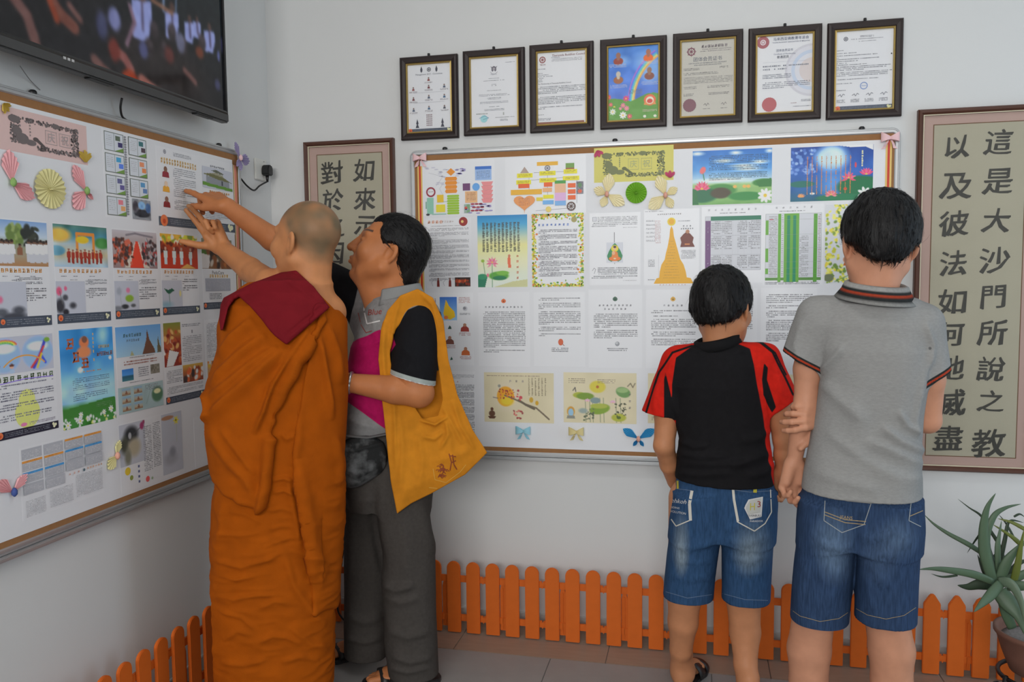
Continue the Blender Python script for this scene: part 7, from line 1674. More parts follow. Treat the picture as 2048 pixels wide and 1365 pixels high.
def b_hair(P):
    q = ((P - bc) @ bM) / f32(.99); d = ellip(q, (0, -.016, .042), (.099, .118, .112)); d = smin(d, ellip(q, (0, -.06, -.02), (.080, .055, .070)), .04)
    ln = -.022 - .034 * np.clip((-q[:, 1] - .01) * 9, 0, 1) + .5 * np.clip(q[:, 1] + .0, 0, .12) + .003 * n3(np.stack([q[:, 0], q[:, 1], q[:, 2] * 0], 1), (90, 90, 1), 4)
    d = smax(d, (ln - q[:, 2]) * .8, .01); d = smax(d, -ellip(np.stack([np.abs(q[:, 0]), q[:, 1], q[:, 2]], 1), (.10, .002, -.018), (.038, .040, .042)), .010); d = smax(d, (np.abs(q[:, 0]) - np.interp(q[:, 2], [-.075, -.045, -.01, .03], [.03, .062, .080, .2]) + .05 * np.clip(q[:, 1] + .02, 0, 1)).astype(f32) * .6, .008)
    return smax(d, q[:, 1] - .105 - .2 * (q[:, 2] - .06), .015)
hair(BF, b_hair, bc, bM, bc - .17, bc + .18, .0042, 1200, 4, .030, amp=.003)

# ---------------------------------------------------------------- man in the polo shirt with a shoulder bag
MF = Fig(775, 1000, -.52, 'dark-haired person in magenta and grey polo, in profile, pointing at the left board')
T = MF.T
mc = T(775, 505, -.0); mM = rot(86, 21, 0); ms = 1.09
def m_tab(sh):
    R_ = []
    for py, xl, xr, b in ((600, 745, 850, .13), (640, 722, 868, .155), (700, 700, 880, .165), (760, 690, 882, .165), (830, 680, 878, .165), (880, 676, 872, .165), (925, 680, 868, .16)):
        z, cx, cy, a, bb = MF.sec(py, xl, xr, b, .01); R_.append((z, cx, cy, a - sh, bb - sh))
    return R_
ftip = MF.L(on_left(372, 382, .031)); elF = T(612, 512, .17); dw = min((abs(np.linalg.norm(T(452, 412, k) - ftip) - .186), k) for k in np.linspace(-.1, .45, 111))[1]; wrF = T(452, 412, dw)
hF = reach(wrF, ftip, (.15, -.45, .88), size=1.1, side=-1, curl=((0, 6, 6), (38, 55, 35), (48, 62, 40), (52, 66, 40)), spread=2, thumb=(24, 16))
elN, wrN = T(838, 786, -.20), T(700, 766, -.165); hN = hand_caps(wrN, (-.95, .25, -.05), (-.1, -.75, .6), 1.0, 1, (35, 40, 45, 45), 3, (35, 15))
ft = lambda x, y: (lambda p: np.array([p[0], p[1], 0.0]))(MF.L(on_floor(x, y)))
def toe_of(h, t): return h + (t - h) / np.linalg.norm(t - h) * .25
hN_, hF_ = ft(872, 1362), ft(772, 1300); tN_, tF_ = toe_of(hN_, ft(735, 1372)), toe_of(hF_, ft(662, 1322))
arms = [[(T(834, 645, -.13), .058), (T(826, 720, -.18), .056), (elN, .050), (T(790, 780, -.205), .047), (wrN, .032)], [(T(742, 620, .15), .058), (T(680, 570, .17), .052), (elF, .046), (T(545, 478, (.17 + dw) / 2), .043), (wrF, .029)]]
legs = [[(T(815, 930, -.06), .09), (T(818, 1130, -.08), .06), (hN_ * [1, 1, 0] + [-.03, 0, .09], .036)], [(T(735, 930, .07), .09), (T(725, 1110, .08), .06), (hF_ * [1, 1, 0] + [-.03, 0, .09], .036)]]
def m_stub(V, N):
    q = (V - np.asarray(mc)) @ mM / ms; b = np.clip(1 - np.abs(q[:, 2] - .040 - .12 * np.abs(q[:, 0])) / .006, 0, 1) * (np.abs(np.abs(q[:, 0]) - .036) < .020) * (q[:, 1] > .06)
    e = np.clip(1 - np.hypot((np.abs(q[:, 0]) - .034) / .014, (q[:, 2] - .0105) / .0045), 0, 1) * (q[:, 1] > .06); return np.clip(b * 1.3 + e * 1.5, 0, 1)
body(MF, (mc, mM, ms), T(785, 622, .01), [(z, cx, cy, max(a, .03), max(b, .03)) for z, cx, cy, a, b in m_tab(.034)], arms + legs, (hF, hN), ((hN_ + [0, 0, .018], tN_ + [0, 0, .018]), (hF_ + [0, 0, .018], tF_ + [0, 0, .018])), .0040, SKIN_M, m_stub, nr=.070, kw=dict(fat=1.10, jaw=1.15), extra=lambda P, d: smin(d, cap(P, T(735, 560, .0), T(765, 612, .0), .044, .062), .03))
sandal(MF, hN_, tN_, M_SAND); sandal(MF, hF_, tF_, M_SAND)
mtb = m_tab(0.0); nN = perp(T(782, 750, -.2), T(868, 772, -.2)); zb = float(T(730, 884)[2])
def m_shirt(P):
    d = loft(P, mtb, 2.3); d = smin(d, cap(P, T(800, 612, .0), T(838, 640, -.10), .085, .075), .05); d = smin(d, cap(P, T(790, 612, .02), T(745, 645, .12), .085, .078), .05)
    a = cap(P, T(836, 640, -.13), T(822, 800, -.19), .078, .080); d = smin(d, np.maximum(a, plane(P, T(824, 761, -.2), nN)), .03)
    d = np.maximum(d, P[:, 2] - float(T(800, 572)[2]))
    b = cap(P, T(742, 612, .14), T(632, 545, .17), .088, .062); d = smin(d, np.maximum(b, plane(P, T(634, 530, .17), T(612, 512, .17) - T(742, 610, .15))), .03)
    d = smax(d, -cap(P, T(700, 560, -.03), T(790, 590, .01), .05, .066), .01)
    return np.maximum(d, zb - P[:, 2])
PNK = [[(600, 760), (690, 692), (760, 660), (800, 668), (800, 858), (770, 858), (690, 800), (600, 830)], [(800, 560), (838, 558), (875, 620), (862, 640), (836, 590)]]
BLKM = [[(792, 690), (784, 668), (815, 620), (852, 605), (905, 640), (905, 790), (778, 752), (778, 710)], [(590, 470), (760, 470), (752, 560), (716, 575), (706, 620), (694, 690), (680, 705), (590, 720)]]
def m_field(pols): return lambda V, N, X, Y: np.max([-polyd(X, Y, p) for p in pols], 0)
def m_cuff(lo, hi):
    def f(V, N, X, Y):
        t = -plane(V.astype(f32), T(824, 761, -.2), nN) * 1000; return np.where((X > 770) & (Y > 700), np.minimum(t - lo, hi - t), -9)
    return f
M_POLO = cloth_mat('panelled_polo', (.25, .25, .25), (('pnk', (.42, .008, .10)), ('blk', (.010, .010, .012)), ('cf1', (.36, .40, .38)), ('cf2', (.72, .72, .72))), noise=.10, scale=70, bump=.25, bscale=500)
mf = [([(700, 700), (735, 690), (775, 680)], 9, .006), ([(695, 740), (730, 745), (765, 735)], 10, .006), ([(690, 790), (730, 815), (768, 840)], 9, .006), ([(685, 830), (730, 850), (770, 858)], 9, .007), ([(735, 600), (748, 640), (758, 690)], 9, .006), ([(705, 610), (715, 650), (722, 700)], 8, .004), ([(800, 690), (835, 720), (850, 760)], 10, .005), ([(850, 640), (862, 690), (860, 750)], 9, .004), ([(700, 560), (690, 620), (700, 680)], 10, .006)]
_, mbv = garment(MF, 'polo_shirt', m_shirt, T(590, 940, -.32), T(925, 480, .32), M_POLO, .0045, mf, {'pnk': m_field(PNK), 'blk': m_field(BLKM), 'cf1': m_cuff(-2, 17), 'cf2': m_cuff(-2, 3.5)}, fine=.0014, fsc=(24, 24, 18), facing=-.4)
M_MCOL = cloth_mat('grey_polo_collar', (.27, .28, .28), (('str2', (.27, .28, .28)),), noise=.06)
collar(MF, T(790, 592, .0), .080, .114, -.020, .030, M_MCOL, (.16, .0), 62, 208, yr=1.05)
MF.decal('collar_piping', mbv, strip([(764, 580), (790, 573), (812, 563), (822, 559)], 2.0), M_PWHT, .02)
MF.decal('chest_print', mbv, strip([(728, 612), (728, 622)], 3) + strip([(729, 626), (734, 648), (760, 642)], 2.6), M_PWHT, .002)
MF.decal('chest_lettering', mbv, lettering('Blue', 750, 624, 12, -.12, .3), M_PRED, .002); MF.decal('chest_swirl', mbv, strip([(716, 626), (722, 650), (732, 666), (744, 662)], 1.4), M_PRED, .002)
_wc = wrN + (T(712, 768, -.17) - wrN) * .1
_wd = (elN - wrN) / np.linalg.norm(elN - wrN); _u = np.cross(_wd, vec(0, 0, 1)); _u /= np.linalg.norm(_u); _v = np.cross(_wd, _u)
MB().tube([_wc + .034 * (math.cos(a) * _u + math.sin(a) * _v) for a in np.linspace(0, 2 * math.pi, 25)], .006, 8, 1).build('wristwatch', mat('steel_watch', (.5, .5, .5), rough=.3, metal=.9), MF.root, True)
# trousers
M_TRS = cloth_mat('grey_brown_trousers', (.062, .055, .050), (), noise=.10, scale=90, bump=.3, bscale=420)
tn = leg_tab(MF, ((930, 740, 868, .11, -.06), (1000, 744, 856, .108, -.065), (1060, 752, 862, .105, -.07), (1110, 760, 870, .10, -.075), (1200, 766, 871, .10, -.08), (1300, 770, 875, .10, -.085), (1362, 778, 878, .105, -.085)))
tf = leg_tab(MF, ((930, 684, 796, .11, .07), (1000, 687, 792, .10, .075), (1060, 688, 786, .095, .08), (1120, 688, 784, .095, .08), (1200, 688, 780, .095, .085), (1310, 688, 776, .10, .085)))
tp = leg_tab(MF, ((855, 684, 866, .155, .0), (920, 682, 868, .165, .0), (980, 688, 866, .16, .0), (1010, 700, 862, .14, .0)))
zn, zf = .045, .05
def m_trs(P):
    a = np.maximum(loft(P, tn, 2.4), zn - P[:, 2]); b = np.maximum(loft(P, tf, 2.4), zf - P[:, 2]); return smin(smin(a, b, .02), loft(P, tp, 2.4), .03)
tfo = [([(750, 960), (745, 1020), (752, 1080), (768, 1150)], 9, -.008), ([(765, 1165), (790, 1180), (830, 1170)], 9, .010), ([(768, 1190), (800, 1205), (840, 1195)], 9, .006), ([(840, 1000), (852, 1060), (866, 1110)], 10, .008), ([(775, 1260), (815, 1275), (860, 1262)], 9, .006), ([(780, 1310), (820, 1325), (865, 1315)], 8, .007), ([(775, 1335), (815, 1345), (860, 1335)], 6, .006), ([(700, 1000), (705, 1080), (700, 1160)], 9, .005), ([(695, 1230), (730, 1245), (765, 1235)], 9, .006), ([(800, 1010), (815, 1090), (812, 1160)], 14, .005), ([(690, 1275), (730, 1285), (765, 1275)], 7, .006)]
tfo = [(a, b, c * 1.5) for a, b, c in tfo]
_, tbv = garment(MF, 'trousers', m_trs, T(650, 1395, -.24) * [1, 1, 0] + [0, 0, .02], T(905, 850, .26), M_TRS, .0048, tfo, fine=.0022, fsc=(20, 20, 12), facing=-.3)
# hair combed back
def m_hair(P):
    q = ((P - mc) @ mM) / f32(ms); d = ellip(q, (0, -.022, .036), (.090, .112, .101)); d = smin(d, ellip(q, (0, -.085, -.045), (.062, .040, .072)), .035)
    Q = np.stack([np.abs(q[:, 0]), q[:, 1], q[:, 2]], 1)
    ln = .004 - .115 * np.clip((-q[:, 1] - .028) * 30, 0, 1); ym = np.interp(q[:, 2], [-.03, .018, .061, .12], [.006, .018, .042, .040]) + .034 * np.clip(1 - (q[:, 0] / .048) ** 2, 0, 1)
    d = smax(d, (ln - q[:, 2]) * .75, .010); d = smax(d, -ellip(Q, (.09, -.012, -.010), (.034, .036, .043)), .008)
    return smax(d, ((q[:, 1] - ym) * .8).astype(f32), .008)
hair(MF, m_hair, mc, mM, mc - .18, mc + .19, .0040, 1100, 6, .05, amp=.0022, crown=(0, .10, .10), downpull=.25)
# ochre shoulder bag (hangs from the shoulder; a thing of its own)
SB = Fig(775, 1000, -.52, 'ochre cloth shoulder bag hanging from the shoulder of the man in profile', 'shoulder_bag', 'bag')
BAG = [(775, 622), (800, 592), (835, 578), (866, 596), (886, 640), (897, 720), (915, 790), (945, 860), (975, 906), (930, 950), (862, 988), (822, 1008), (794, 1028), (781, 960), (773, 880), (764, 800), (757, 720), (762, 660)]
HOLE = [(784, 668), (810, 638), (850, 614), (862, 634), (872, 700), (880, 760), (885, 800), (876, 832), (845, 838), (834, 822), (822, 800), (800, 790), (786, 760), (780, 710)]
BACKP = [(800, 760), (880, 740), (892, 800), (880, 850), (830, 850), (810, 800)]
def bag_sdf(P):
    X, Y = SB.px(P); k = 2.85 / FPX; b2 = polyd(X, Y, BAG) * k; h2 = polyd(X, Y, HOLE) * k; top = np.clip((670 - Y) / 80, 0, 1); low = np.clip((Y - 830) / 150, 0, 1)
    yc = -.175 + .065 * top - .012 * low; th = .007 + .075 * top + .016 * low * np.clip(-b2 / .05, 0, 1)
    d = np.maximum(smax(b2, -h2, .004), np.abs(P[:, 1] - yc) - th); p2 = polyd(X, Y, BACKP) * k
    return np.minimum(d, np.maximum(p2, np.abs(P[:, 1] - yc - .03) - .005)).astype(f32)
M_BAG = cloth_mat('ochre_cotton', (.60, .225, .016), (), noise=.10, scale=24, bump=.3, bscale=420)
bgf = [([(838, 840), (870, 850), (896, 832)], 4, .010), ([(842, 872), (868, 878), (888, 862)], 6, .006), ([(890, 835), (895, 870), (880, 900)], 5, .006), ([(884, 810), (905, 850), (925, 890)], 6, .006), ([(800, 830), (805, 900), (800, 980)], 8, .004), ([(785, 760), (790, 850), (792, 940)], 6, .005), ([(835, 860), (845, 920), (838, 980)], 10, .004), ([(770, 640), (766, 700), (772, 780)], 6, .005), ([(800, 600), (788, 640), (782, 700)], 5, .004), ([(905, 800), (920, 850), (950, 900)], 5, .005), ([(898, 840), (900, 900), (905, 950)], 9, .004), ([(860, 925), (900, 915), (940, 900)], 9, .003), ([(840, 585), (865, 610), (880, 660)], 5, .004)]
bgf = [(a, b * .8, c * 1.7) for a, b, c in bgf]
bo, bgb = garment(SB, 'cloth_bag', bag_sdf, T(740, 1062, -.26), T(990, 566, .02), M_BAG, .0034, bgf, smooth=2, fine=.001, fsc=(30, 30, 20), facing=-.3)
M_EMB = mat('rust_embroidery', (.26, .05, .012), rough=.8); M_EMB2 = mat('yellow_embroidery', (.66, .36, .06), rough=.8)
r_ = random.Random(5); st = []
for k in range(22):
    a = r_.uniform(0, 6.28); cx, cy = 884 + 12 * math.cos(a) * r_.random(), 944 + 14 * math.sin(a) * r_.random(); st += strip([(cx - 4, cy - r_.uniform(-3, 3)), (cx, cy - 4), (cx + 4, cy + r_.uniform(-3, 3))], 1.6)
for pl_ in ([(898, 908), (903, 925), (900, 942)], [(905, 910), (908, 930), (914, 940)], [(898, 912), (912, 914)], [(903, 926), (912, 922)]): st += strip(pl_, 2.2)
SB.decal('lotus_embroidery', bgb, st, M_EMB); st = strip([(866, 938), (870, 960), (892, 966), (920, 945), (932, 930)], 1.2) + strip([(858, 976), (880, 978), (906, 966)], 1.4)
SB.decal('yellow_embroidery', bgb, st, M_EMB2)
# camouflage waist pouch
WP = Fig(775, 1000, -.52, 'dark camouflage waist pouch on the belt of the man in profile', 'waist_pouch', 'pouch')
def pouch(P): return smax(smin(ellip(P, T(724, 915, -.165), (.088, .042, .080)), ellip(P, T(705, 945, -.16), (.060, .038, .055)), .03), plane(P, T(724, 872, -.165), (0, .2, 1)), .012)
M_CAMO = cloth_mat('grey_camouflage', (.055, .057, .058), (), noise=.70, scale=15, bump=.25, bscale=300, rough=.6, hard=.07)
garment(WP, 'pouch_body', pouch, T(655, 990, -.24), T(800, 860, -.09), M_CAMO, .004, [([(680, 905), (720, 900), (770, 885)], 4, .005), ([(690, 940), (725, 950), (760, 930)], 5, .004)], fine=.002, fsc=(30, 30, 30), facing=-.4)
MB().tube([T(690, 872, -.175), T(735, 876, -.178), T(775, 868, -.172), T(800, 862, -.165)], .012, 8, .35).build('belt', mat('grey_webbing', (.10, .10, .10), rough=.8), WP.root, True)

# ---------------------------------------------------------------- monk in the ochre robe
KF = Fig(552, 1000, -.86, 'shaven-headed monk in ochre robe, seen from behind, touching the left board')
T = KF.T
kc = T(611, 486, .01); kM = rot(47, 4, 0); ks = 1.07
ftk = KF.L(on_left(367, 411, .035)); dwk = min((abs(np.linalg.norm(T(444, 496, k) - ftk) - .185), k) for k in np.linspace(-.25, .35, 121))[1]; wrK = T(444, 496, dwk); elK = T(538, 566, .05)
hK = reach(wrK, ftk, (.25, .80, .25), size=1.06, side=1, curl=((0, 5, 5), (10, 20, 14), (75, 95, 50), (80, 95, 50)), spread=6, thumb=(58, 10))
def k_tab(sh, rows):
    R_ = []
    for py, xl, xr, b in rows:
        z, cx, cy, a, bb = KF.sec(py, xl, xr, b); R_.append((z, cx, cy, a - sh, bb - sh))
    return R_
KB = ((575, 585, 668, .08), (620, 520, 688, .105), (680, 505, 688, .115), (760, 490, 686, .12), (860, 480, 682, .125), (960, 470, 676, .13), (1100, 470, 660, .12))
limbs = [[(T(532, 632, .02), .056), (T(533, 600, .04), .052), (elK, .045), (T(500, 540, (dwk + .05) / 2), .042), (wrK, .029)], [(T(656, 628, -.0), .053), (T(652, 700, .03), .042), (T(645, 790, .07), .036), (T(610, 800, .12), .028)], [(T(520, 1000), .08), (np.array([T(510, 1365)[0], .0, .10]), .045)], [(T(610, 1000), .08), (np.array([T(600, 1365)[0], .0, .10]), .045)], [(T(620, 606, .0), .062), (T(656, 624, .0), .055)]]
def k_stub(V, N):
    q = (V - np.asarray(kc)) @ kM / ks; hl = np.interp(q[:, 1], [-.12, -.06, -.035, -.01, .02, .1], [-.062, -.052, -.03, .004, .048, .085]); s = np.clip((q[:, 2] - hl) / .045 + .3, 0, 1)
    s *= (np.abs(q[:, 0]) < .088); return s * np.clip(.80 + .30 * n3(q, (34, 34, 34), 3), 0, 1) * np.clip(1.05 - 2.4 * np.clip(q[:, 2] - .05, 0, 1), .55, 1)
body(KF, (kc, kM, ks), T(616, 600, -.0), k_tab(.015, KB), limbs, (hK,), ((np.array([T(510, 1365)[0], -.05, 0]), np.array([T(500, 1365)[0], .18, 0])), (np.array([T(605, 1365)[0], -.05, 0]), np.array([T(600, 1365)[0], .18, 0]))), .0040, SKIN_K, k_stub, nr=.060, kw=dict(ear=1.0))
KR = ((585, 520, 660, .10), (610, 470, 682, .12), (650, 456, 686, .13), (700, 448, 686, .138), (760, 428, 688, .142), (800, 422, 687, .145), (845, 420, 685, .146), (880, 427, 683, .148), (930, 434, 680, .15), (985, 425, 683, .155), (1050, 421, 681, .155), (1100, 420, 677, .155), (1150, 417, 673, .155), (1210, 414, 669, .155), (1265, 413, 668, .155), (1310, 418, 668, .155), (1365, 424, 666, .158), (1450, 428, 664, .16))
krt = k_tab(0.0, KR); _zf = float(krt[-1][0]); krt.append((.035,) + krt[-1][1:])
cut_n = np.cross(T(692, 648) - T(590, 543), vec(0, 1, 0)); cut_n = cut_n if cut_n[2] > 0 else -cut_n
def robe(P):
    d = loft(P, krt, 2.35); d = smin(d, cap(P, T(585, 584, .0), T(505, 625, .02), .058, .058), .05); d = smin(d, cap(P, T(510, 615, .0), T(482, 660, .03), .052, .045), .04)
    d = np.maximum(d, plane(P, T(640, 592), cut_n)); return np.maximum(d, .035 - P[:, 2])
z2 = lambda *p: [(380 + a / 1.656, 540 + b / 1.656) for a, b in p]
kf = [(z2((320, 250), (230, 330), (120, 430), (45, 505)), 9, .016, 1.2), (z2((290, 250), (200, 310), (110, 390), (55, 430)), 8, .012, 1), (z2((250, 210), (170, 270), (100, 340), (70, 390)), 8, .011, 1), (z2((210, 160), (140, 220), (95, 290)), 8, .010, 1), (z2((395, 195), (325, 290), (272, 380), (242, 470), (212, 545)), 7, .022), (z2((415, 200), (345, 300), (295, 400), (266, 500), (256, 585)), 6, .018), (z2((370, 230), (300, 320), (255, 400), (225, 500)), 4, -.010), (z2((430, 190), (380, 260), (330, 350), (290, 450)), 5, .010), (z2((250, 560), (246, 640), (240, 720), (226, 788)), 6, .018, .6, 1), (z2((226, 786), (190, 776), (145, 758)), 5, .010), (z2((60, 520), (120, 620), (190, 700), (220, 770)), 12, .010), (z2((100, 520), (160, 600), (215, 680)), 9, .008), (z2((345, 630), (375, 760), (398, 900), (405, 1040)), 7, .020, 2.2), (z2((320, 680), (345, 800), (365, 930)), 9, .008), (z2((425, 210), (445, 330), (462, 430), (470, 500)), 8, .012), (z2((455, 180), (490, 280), (500, 380)), 9, .008), (z2((350, 460), (360, 560), (340, 650)), 12, .006), (z2((310, 930), (340, 1040), (400, 1130), (450, 1180)), 10, .012), (z2((420, 900), (440, 1000), (420, 1080)), 10, .008), (z2((110, 760), (105, 860), (90, 940)), 10, .006), (z2((90, 870), (160, 880), (230, 870)), 5, .006), (z2((80, 960), (170, 985), (260, 960), (310, 930)), 6, .009), (z2((90, 1010), (160, 1025), (230, 1010)), 5, .007), (z2((85, 1080), (150, 1090), (230, 1075), (290, 1080)), 5, .008), (z2((95, 1130), (170, 1150), (220, 1190)), 5, .008), (z2((230, 1120), (280, 1095), (330, 1105)), 5, .007), (z2((110, 1230), (160, 1195), (210, 1210)), 6, .009), (z2((220, 1240), (270, 1210), (320, 1215), (370, 1240)), 6, .009), (z2((100, 1300), (180, 1310), (260, 1290)), 6, .007), (z2((300, 1300), (360, 1280), (430, 1290)), 7, .008), (z2((330, 1180), (400, 1240), (460, 1250)), 9, .009), (z2((300, 540), (320, 560), (350, 545)), 6, .006), (z2((270, 700), (310, 690), (345, 700)), 4, .006), (z2((275, 740), (310, 730), (345, 745)), 4, .006), (z2((255, 800), (300, 790), (340, 800)), 5, .006), (z2((260, 860), (300, 850), (345, 850)), 5, .006), (z2((240, 920), (280, 905), (330, 890)), 5, .006), (z2((130, 800), (190, 810), (240, 840)), 6, .006), (z2((50, 400), (65, 480), (48, 505)), 6, .012), (z2((480, 540), (500, 640), (495, 720)), 9, .007)]
M_ROBE = cloth_mat('ochre_robe_cotton', (.375, .078, .002), (), noise=.09, scale=18, bump=.3, bscale=420, rough=.9)
LAY = [(430, 560), (620, 560), (648, 640), (625, 675), (590, 725), (560, 780), (540, 830), (532, 880), (533, 940), (529, 985), (524, 1015), (500, 1009), (468, 1000), (446, 990), (424, 962), (395, 900), (390, 760)]
LAYR = [(588, 915), (600, 970), (612, 1040), (620, 1100), (624, 1170), (628, 1230), (720, 1200), (720, 620), (640, 620), (608, 760)]
def robe_layers(P):
    d = robe(P); m = np.abs(d) < .06
    if m.any():
        q = P[m]; X, Y = KF.px(q); k = 2.6 / FPX; far = np.clip(q[:, 1] * 8 + .2, 0, 1) * .05
        e = d[m]; e = np.minimum(e, smax(polyd(X, Y, LAY) * k + far, e - .017, .008)); e = np.minimum(e, smax(polyd(X, Y, LAYR) * k + far, e - .010, .008)); d = d.copy(); d[m] = e.astype(f32)
    return d
def creases(V):
    w = np.clip((1.05 - V[:, 2]) / .5, .1, 1); a = 1 - np.abs(n3(V + .25 * n3(V, (5, 5, 5), 3)[:, None] * np.array([0, 0, .3]), (9, 9, 24), 8)) * 2; b = 1 - np.abs(n3(V + .3, (15, 15, 46), 9)) * 2
    return (.0038 * a + .0026 * b) * w
kf = [(a, b * .85, c * (1.55 if a[0][1] < 1000 else .95), *d) for a, b, c, *d in kf]
Vr, Fr = surface(robe_layers, T(385, 560, -.27) * [1, 1, 0] + [0, 0, .02], T(735, 520, .27), .0044, 1); Nr = vnormals(smooth_mesh(Vr, Fr, 4), Fr); Vr = ridges(KF, Vr, Nr, kf, -.3); Vr = Vr + Nr * creases(Vr)[:, None]; Vr = smooth_mesh(Vr, Fr, 1)
KF.add('robe', Vr, Fr, M_ROBE)
# maroon folded cloth over the left shoulder
CLO = [(441, 610), (447, 596), (500, 568), (562, 545), (592, 541), (628, 574), (660, 615), (646, 627), (573, 690), (552, 672), (528, 644), (500, 612), (478, 592), (466, 598), (456, 618), (446, 660), (441, 662), (438, 640)]
def shawl(P):
    X, Y = KF.px(P); b2 = polyd(X, Y, CLO) * (2.6 / FPX); r = np.minimum(robe_layers(P), near(P, kc, .3, lambda q: neck_sdf(q, kc, kM, T(616, 600, -.0), ks, .060))); 
    return smax(np.maximum(b2, P[:, 1] - .06), np.maximum(r - .022, -r - .004), .006).astype(f32)
M_MAROON = cloth_mat('maroon_cotton', (.185, .009, .015), (), noise=.07, scale=20, bump=.25, bscale=420)
garment(KF, 'folded_shawl', shawl, T(415, 715, -.28), T(690, 525, .10), M_MAROON, .0036, [([(573, 680), (610, 650), (655, 615)], 3, .005), ([(478, 592), (520, 640), (572, 688)], 3, .004), ([(570, 672), (608, 641), (650, 608)], 2, -.005), ([(500, 570), (540, 600), (580, 640)], 14, .003), ([(450, 610), (475, 590), (500, 580)], 5, .005), ([(560, 548), (600, 580), (640, 610)], 5, .003)], smooth=1, facing=-.3)

# ---------------------------------------------------------------- aloe in a pot on an iron stand
AY = -.46
ap = lambda x, y, d=0.0: on_back(1820 + x / 3.368, 960 + y / 3.368, AY + d)
pc = on_back(2082, 1274, AY); PZ = float(pc[2]); PC = np.array([pc[0], AY, 0.0])
M_IRON = mat('black_wrought_iron', (.012, .011, .012), rough=.4, metal=.3, noise=.3, scale=40)
std = tag(empty('iron_plant_stand', tuple(PC)), 'black wrought iron plant stand with scrolls at the right edge', 'plant stand')
RZ = PZ - .13
def ringpts(r, z): return [(r * math.cos(a), r * math.sin(a), z) for a in np.linspace(0, 2 * math.pi, 29)]
MB().tube(ringpts(.115, RZ), .007, 8).build('hoop', M_IRON, std, True); MB().tube(ringpts(.09, .10), .006, 8).build('lower_hoop', M_IRON, std, True)
for a in (200, 320, 80):
    ca, sa = math.cos(math.radians(a)), math.sin(math.radians(a)); P = [(ca * r, sa * r, z) for r, z in ((.118, RZ + .01), (.125, RZ - .06), (.10, RZ * .5), (.09, .10), (.12, .03), (.145, .006))]
    MB().tube(P, .008, 8).build('leg', M_IRON, std, True)
    for zc_, rr in ((RZ - .02, .045), (.11, .055)):
        S = [(ca * (.125 + rr * (1 - t / 9.) * math.cos(t) + .02), sa * (.125 + rr * (1 - t / 9.) * math.cos(t) + .02), zc_ + rr * (1 - t / 9.) * math.sin(t)) for t in np.linspace(2.6, 8.4, 26)]
        MB().tube(S, .0085, 8).build('scroll', M_IRON, std, True)
pot = tag(empty('flower_pot', (PC[0], PC[1], RZ + .005)), 'terracotta bowl pot on the iron stand at the right edge', 'pot')
M_TERRA = mat('terracotta', (.19, .085, .058), rough=.7, noise=.2, scale=18)
MB().lathe([(.06, .0), (.085, .01), (.108, .07), (.125, .125), (.132, .130), (.132, .142), (.122, .142), (.116, .13), (.10, .08), (.05, .07)], 36).build('bowl', M_TERRA, pot, True)
MB().lathe([(.001, .105), (.05, .118), (.09, .115), (.118, .112), (.06, .09)], 28).build('soil', mat('grey_gravel', (.22, .20, .19), rough=.95, noise=.5, scale=120, bump=.6), pot, True)
al = tag(empty('aloe_plant', (PC[0], PC[1], RZ + .11)), 'spreading grey-green aloe with long tapering leaves at the right edge', 'plant')
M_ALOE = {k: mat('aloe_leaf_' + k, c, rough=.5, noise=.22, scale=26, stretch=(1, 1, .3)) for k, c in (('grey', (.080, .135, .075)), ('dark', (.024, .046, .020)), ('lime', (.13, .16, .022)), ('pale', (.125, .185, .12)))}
O_ = np.array([PC[0], PC[1], RZ + .11])
def leaf(pts, w, k, d0=0.0, d1=None):
    d1 = d0 if d1 is None else d1; n = len(pts); P = [ap(x, y, d0 + (d1 - d0) * i / (n - 1)) - O_ for i, (x, y) in enumerate(pts)]; out = []
    for i in range(n - 1):
        p0, p1, p2, p3 = P[max(i - 1, 0)], P[i], P[i + 1], P[min(i + 2, n - 1)]
        for t in np.linspace(0, 1, 6)[:-1]: out.append(.5 * (2 * p1 + (p2 - p0) * t + (2 * p0 - 5 * p1 + 4 * p2 - p3) * t * t + (3 * p1 - p0 - 3 * p2 + p3) * t ** 3))
    out.append(P[-1]); m = len(out); r = [w / 3.368 * 2.9 / FPX * .5 * (.85 + .3 * min(1, 4 * i / m)) * (1 - (i / (m - 1)) ** 1.7 * .97) for i in range(m)]
    MB().tube(out, r, 10, .38, (0, -1, .15)).build('leaf', M_ALOE[k], al, True)
leaf([(690, 1000), (640, 880), (600, 760), (575, 680)], 60, 'grey', 0, -.02)
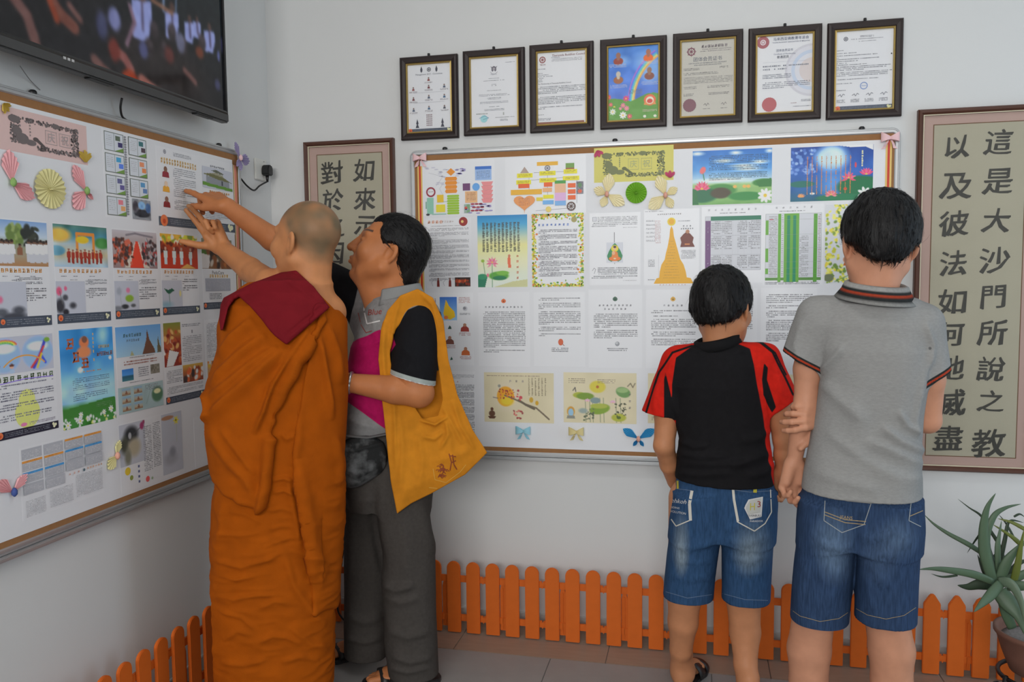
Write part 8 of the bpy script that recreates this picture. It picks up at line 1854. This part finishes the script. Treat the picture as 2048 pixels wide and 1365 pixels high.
for a_ in (([(560, 690), (505, 500), (495, 330), (520, 190), (577, 92)], 66, 'grey', -.02, -.03), ([(570, 680), (512, 420), (560, 255), (640, 192), (748, 164)], 46, 'grey', 0, .04), ([(520, 520), (400, 440), (260, 365), (160, 298), (94, 234)], 30, 'grey', .05, .09), ([(560, 690), (430, 640), (260, 610), (150, 600), (56, 606)], 46, 'grey', -.04, -.10), ([(590, 710), (470, 705), (390, 722), (320, 712)], 66, 'dark', .02, .0), ([(610, 700), (540, 780), (480, 840), (430, 892)], 62, 'grey', -.07, -.14), ([(600, 690), (680, 705), (745, 820), (775, 980)], 62, 'pale', -.06, -.12), ([(600, 750), (670, 840), (740, 930), (800, 1090)], 100, 'grey', -.03, -.09), ([(595, 660), (590, 460), (600, 380), (617, 276)], 34, 'grey', .0, .02), ([(600, 690), (650, 560), (710, 480), (790, 400)], 62, 'grey', -.02, -.02), ([(690, 720), (722, 590), (745, 460), (768, 335)], 42, 'lime', -.03, -.05), ([(500, 330), (440, 410), (384, 496)], 14, 'dark', .06, .08), ([(600, 600), (640, 400), (670, 280), (765, 290)], 26, 'dark', .06, .08), ([(640, 560), (600, 440), (545, 350), (480, 245), (400, 190), (322, 130)], 22, 'dark', .07, .10), ([(800, 350), (690, 290), (590, 262)], 24, 'lime', .05, .07), ([(760, 450), (680, 380), (555, 300)], 28, 'lime', .05, .06), ([(700, 390), (650, 300), (598, 234)], 14, 'dark', .08, .1), ([(560, 690), (500, 620), (455, 505)], 34, 'dark', .04, .06), ([(320, 645), (220, 655), (142, 634)], 14, 'dark', -.06, -.08), ([(620, 690), (760, 640), (920, 540)], 60, 'grey', 0, 0), ([(650, 720), (800, 720), (960, 790)], 60, 'grey', -.05, -.1), ([(560, 700), (540, 600), (600, 480), (640, 430)], 40, 'dark', .05, .07), ([(640, 700), (690, 620), (740, 560), (820, 540)], 50, 'dark', .05, .07), ([(600, 720), (600, 620), (560, 540), (530, 420)], 36, 'dark', .04, .06), ([(700, 250), (740, 232), (775, 255)], 14, 'dark', .09, .1)): leaf(*a_)
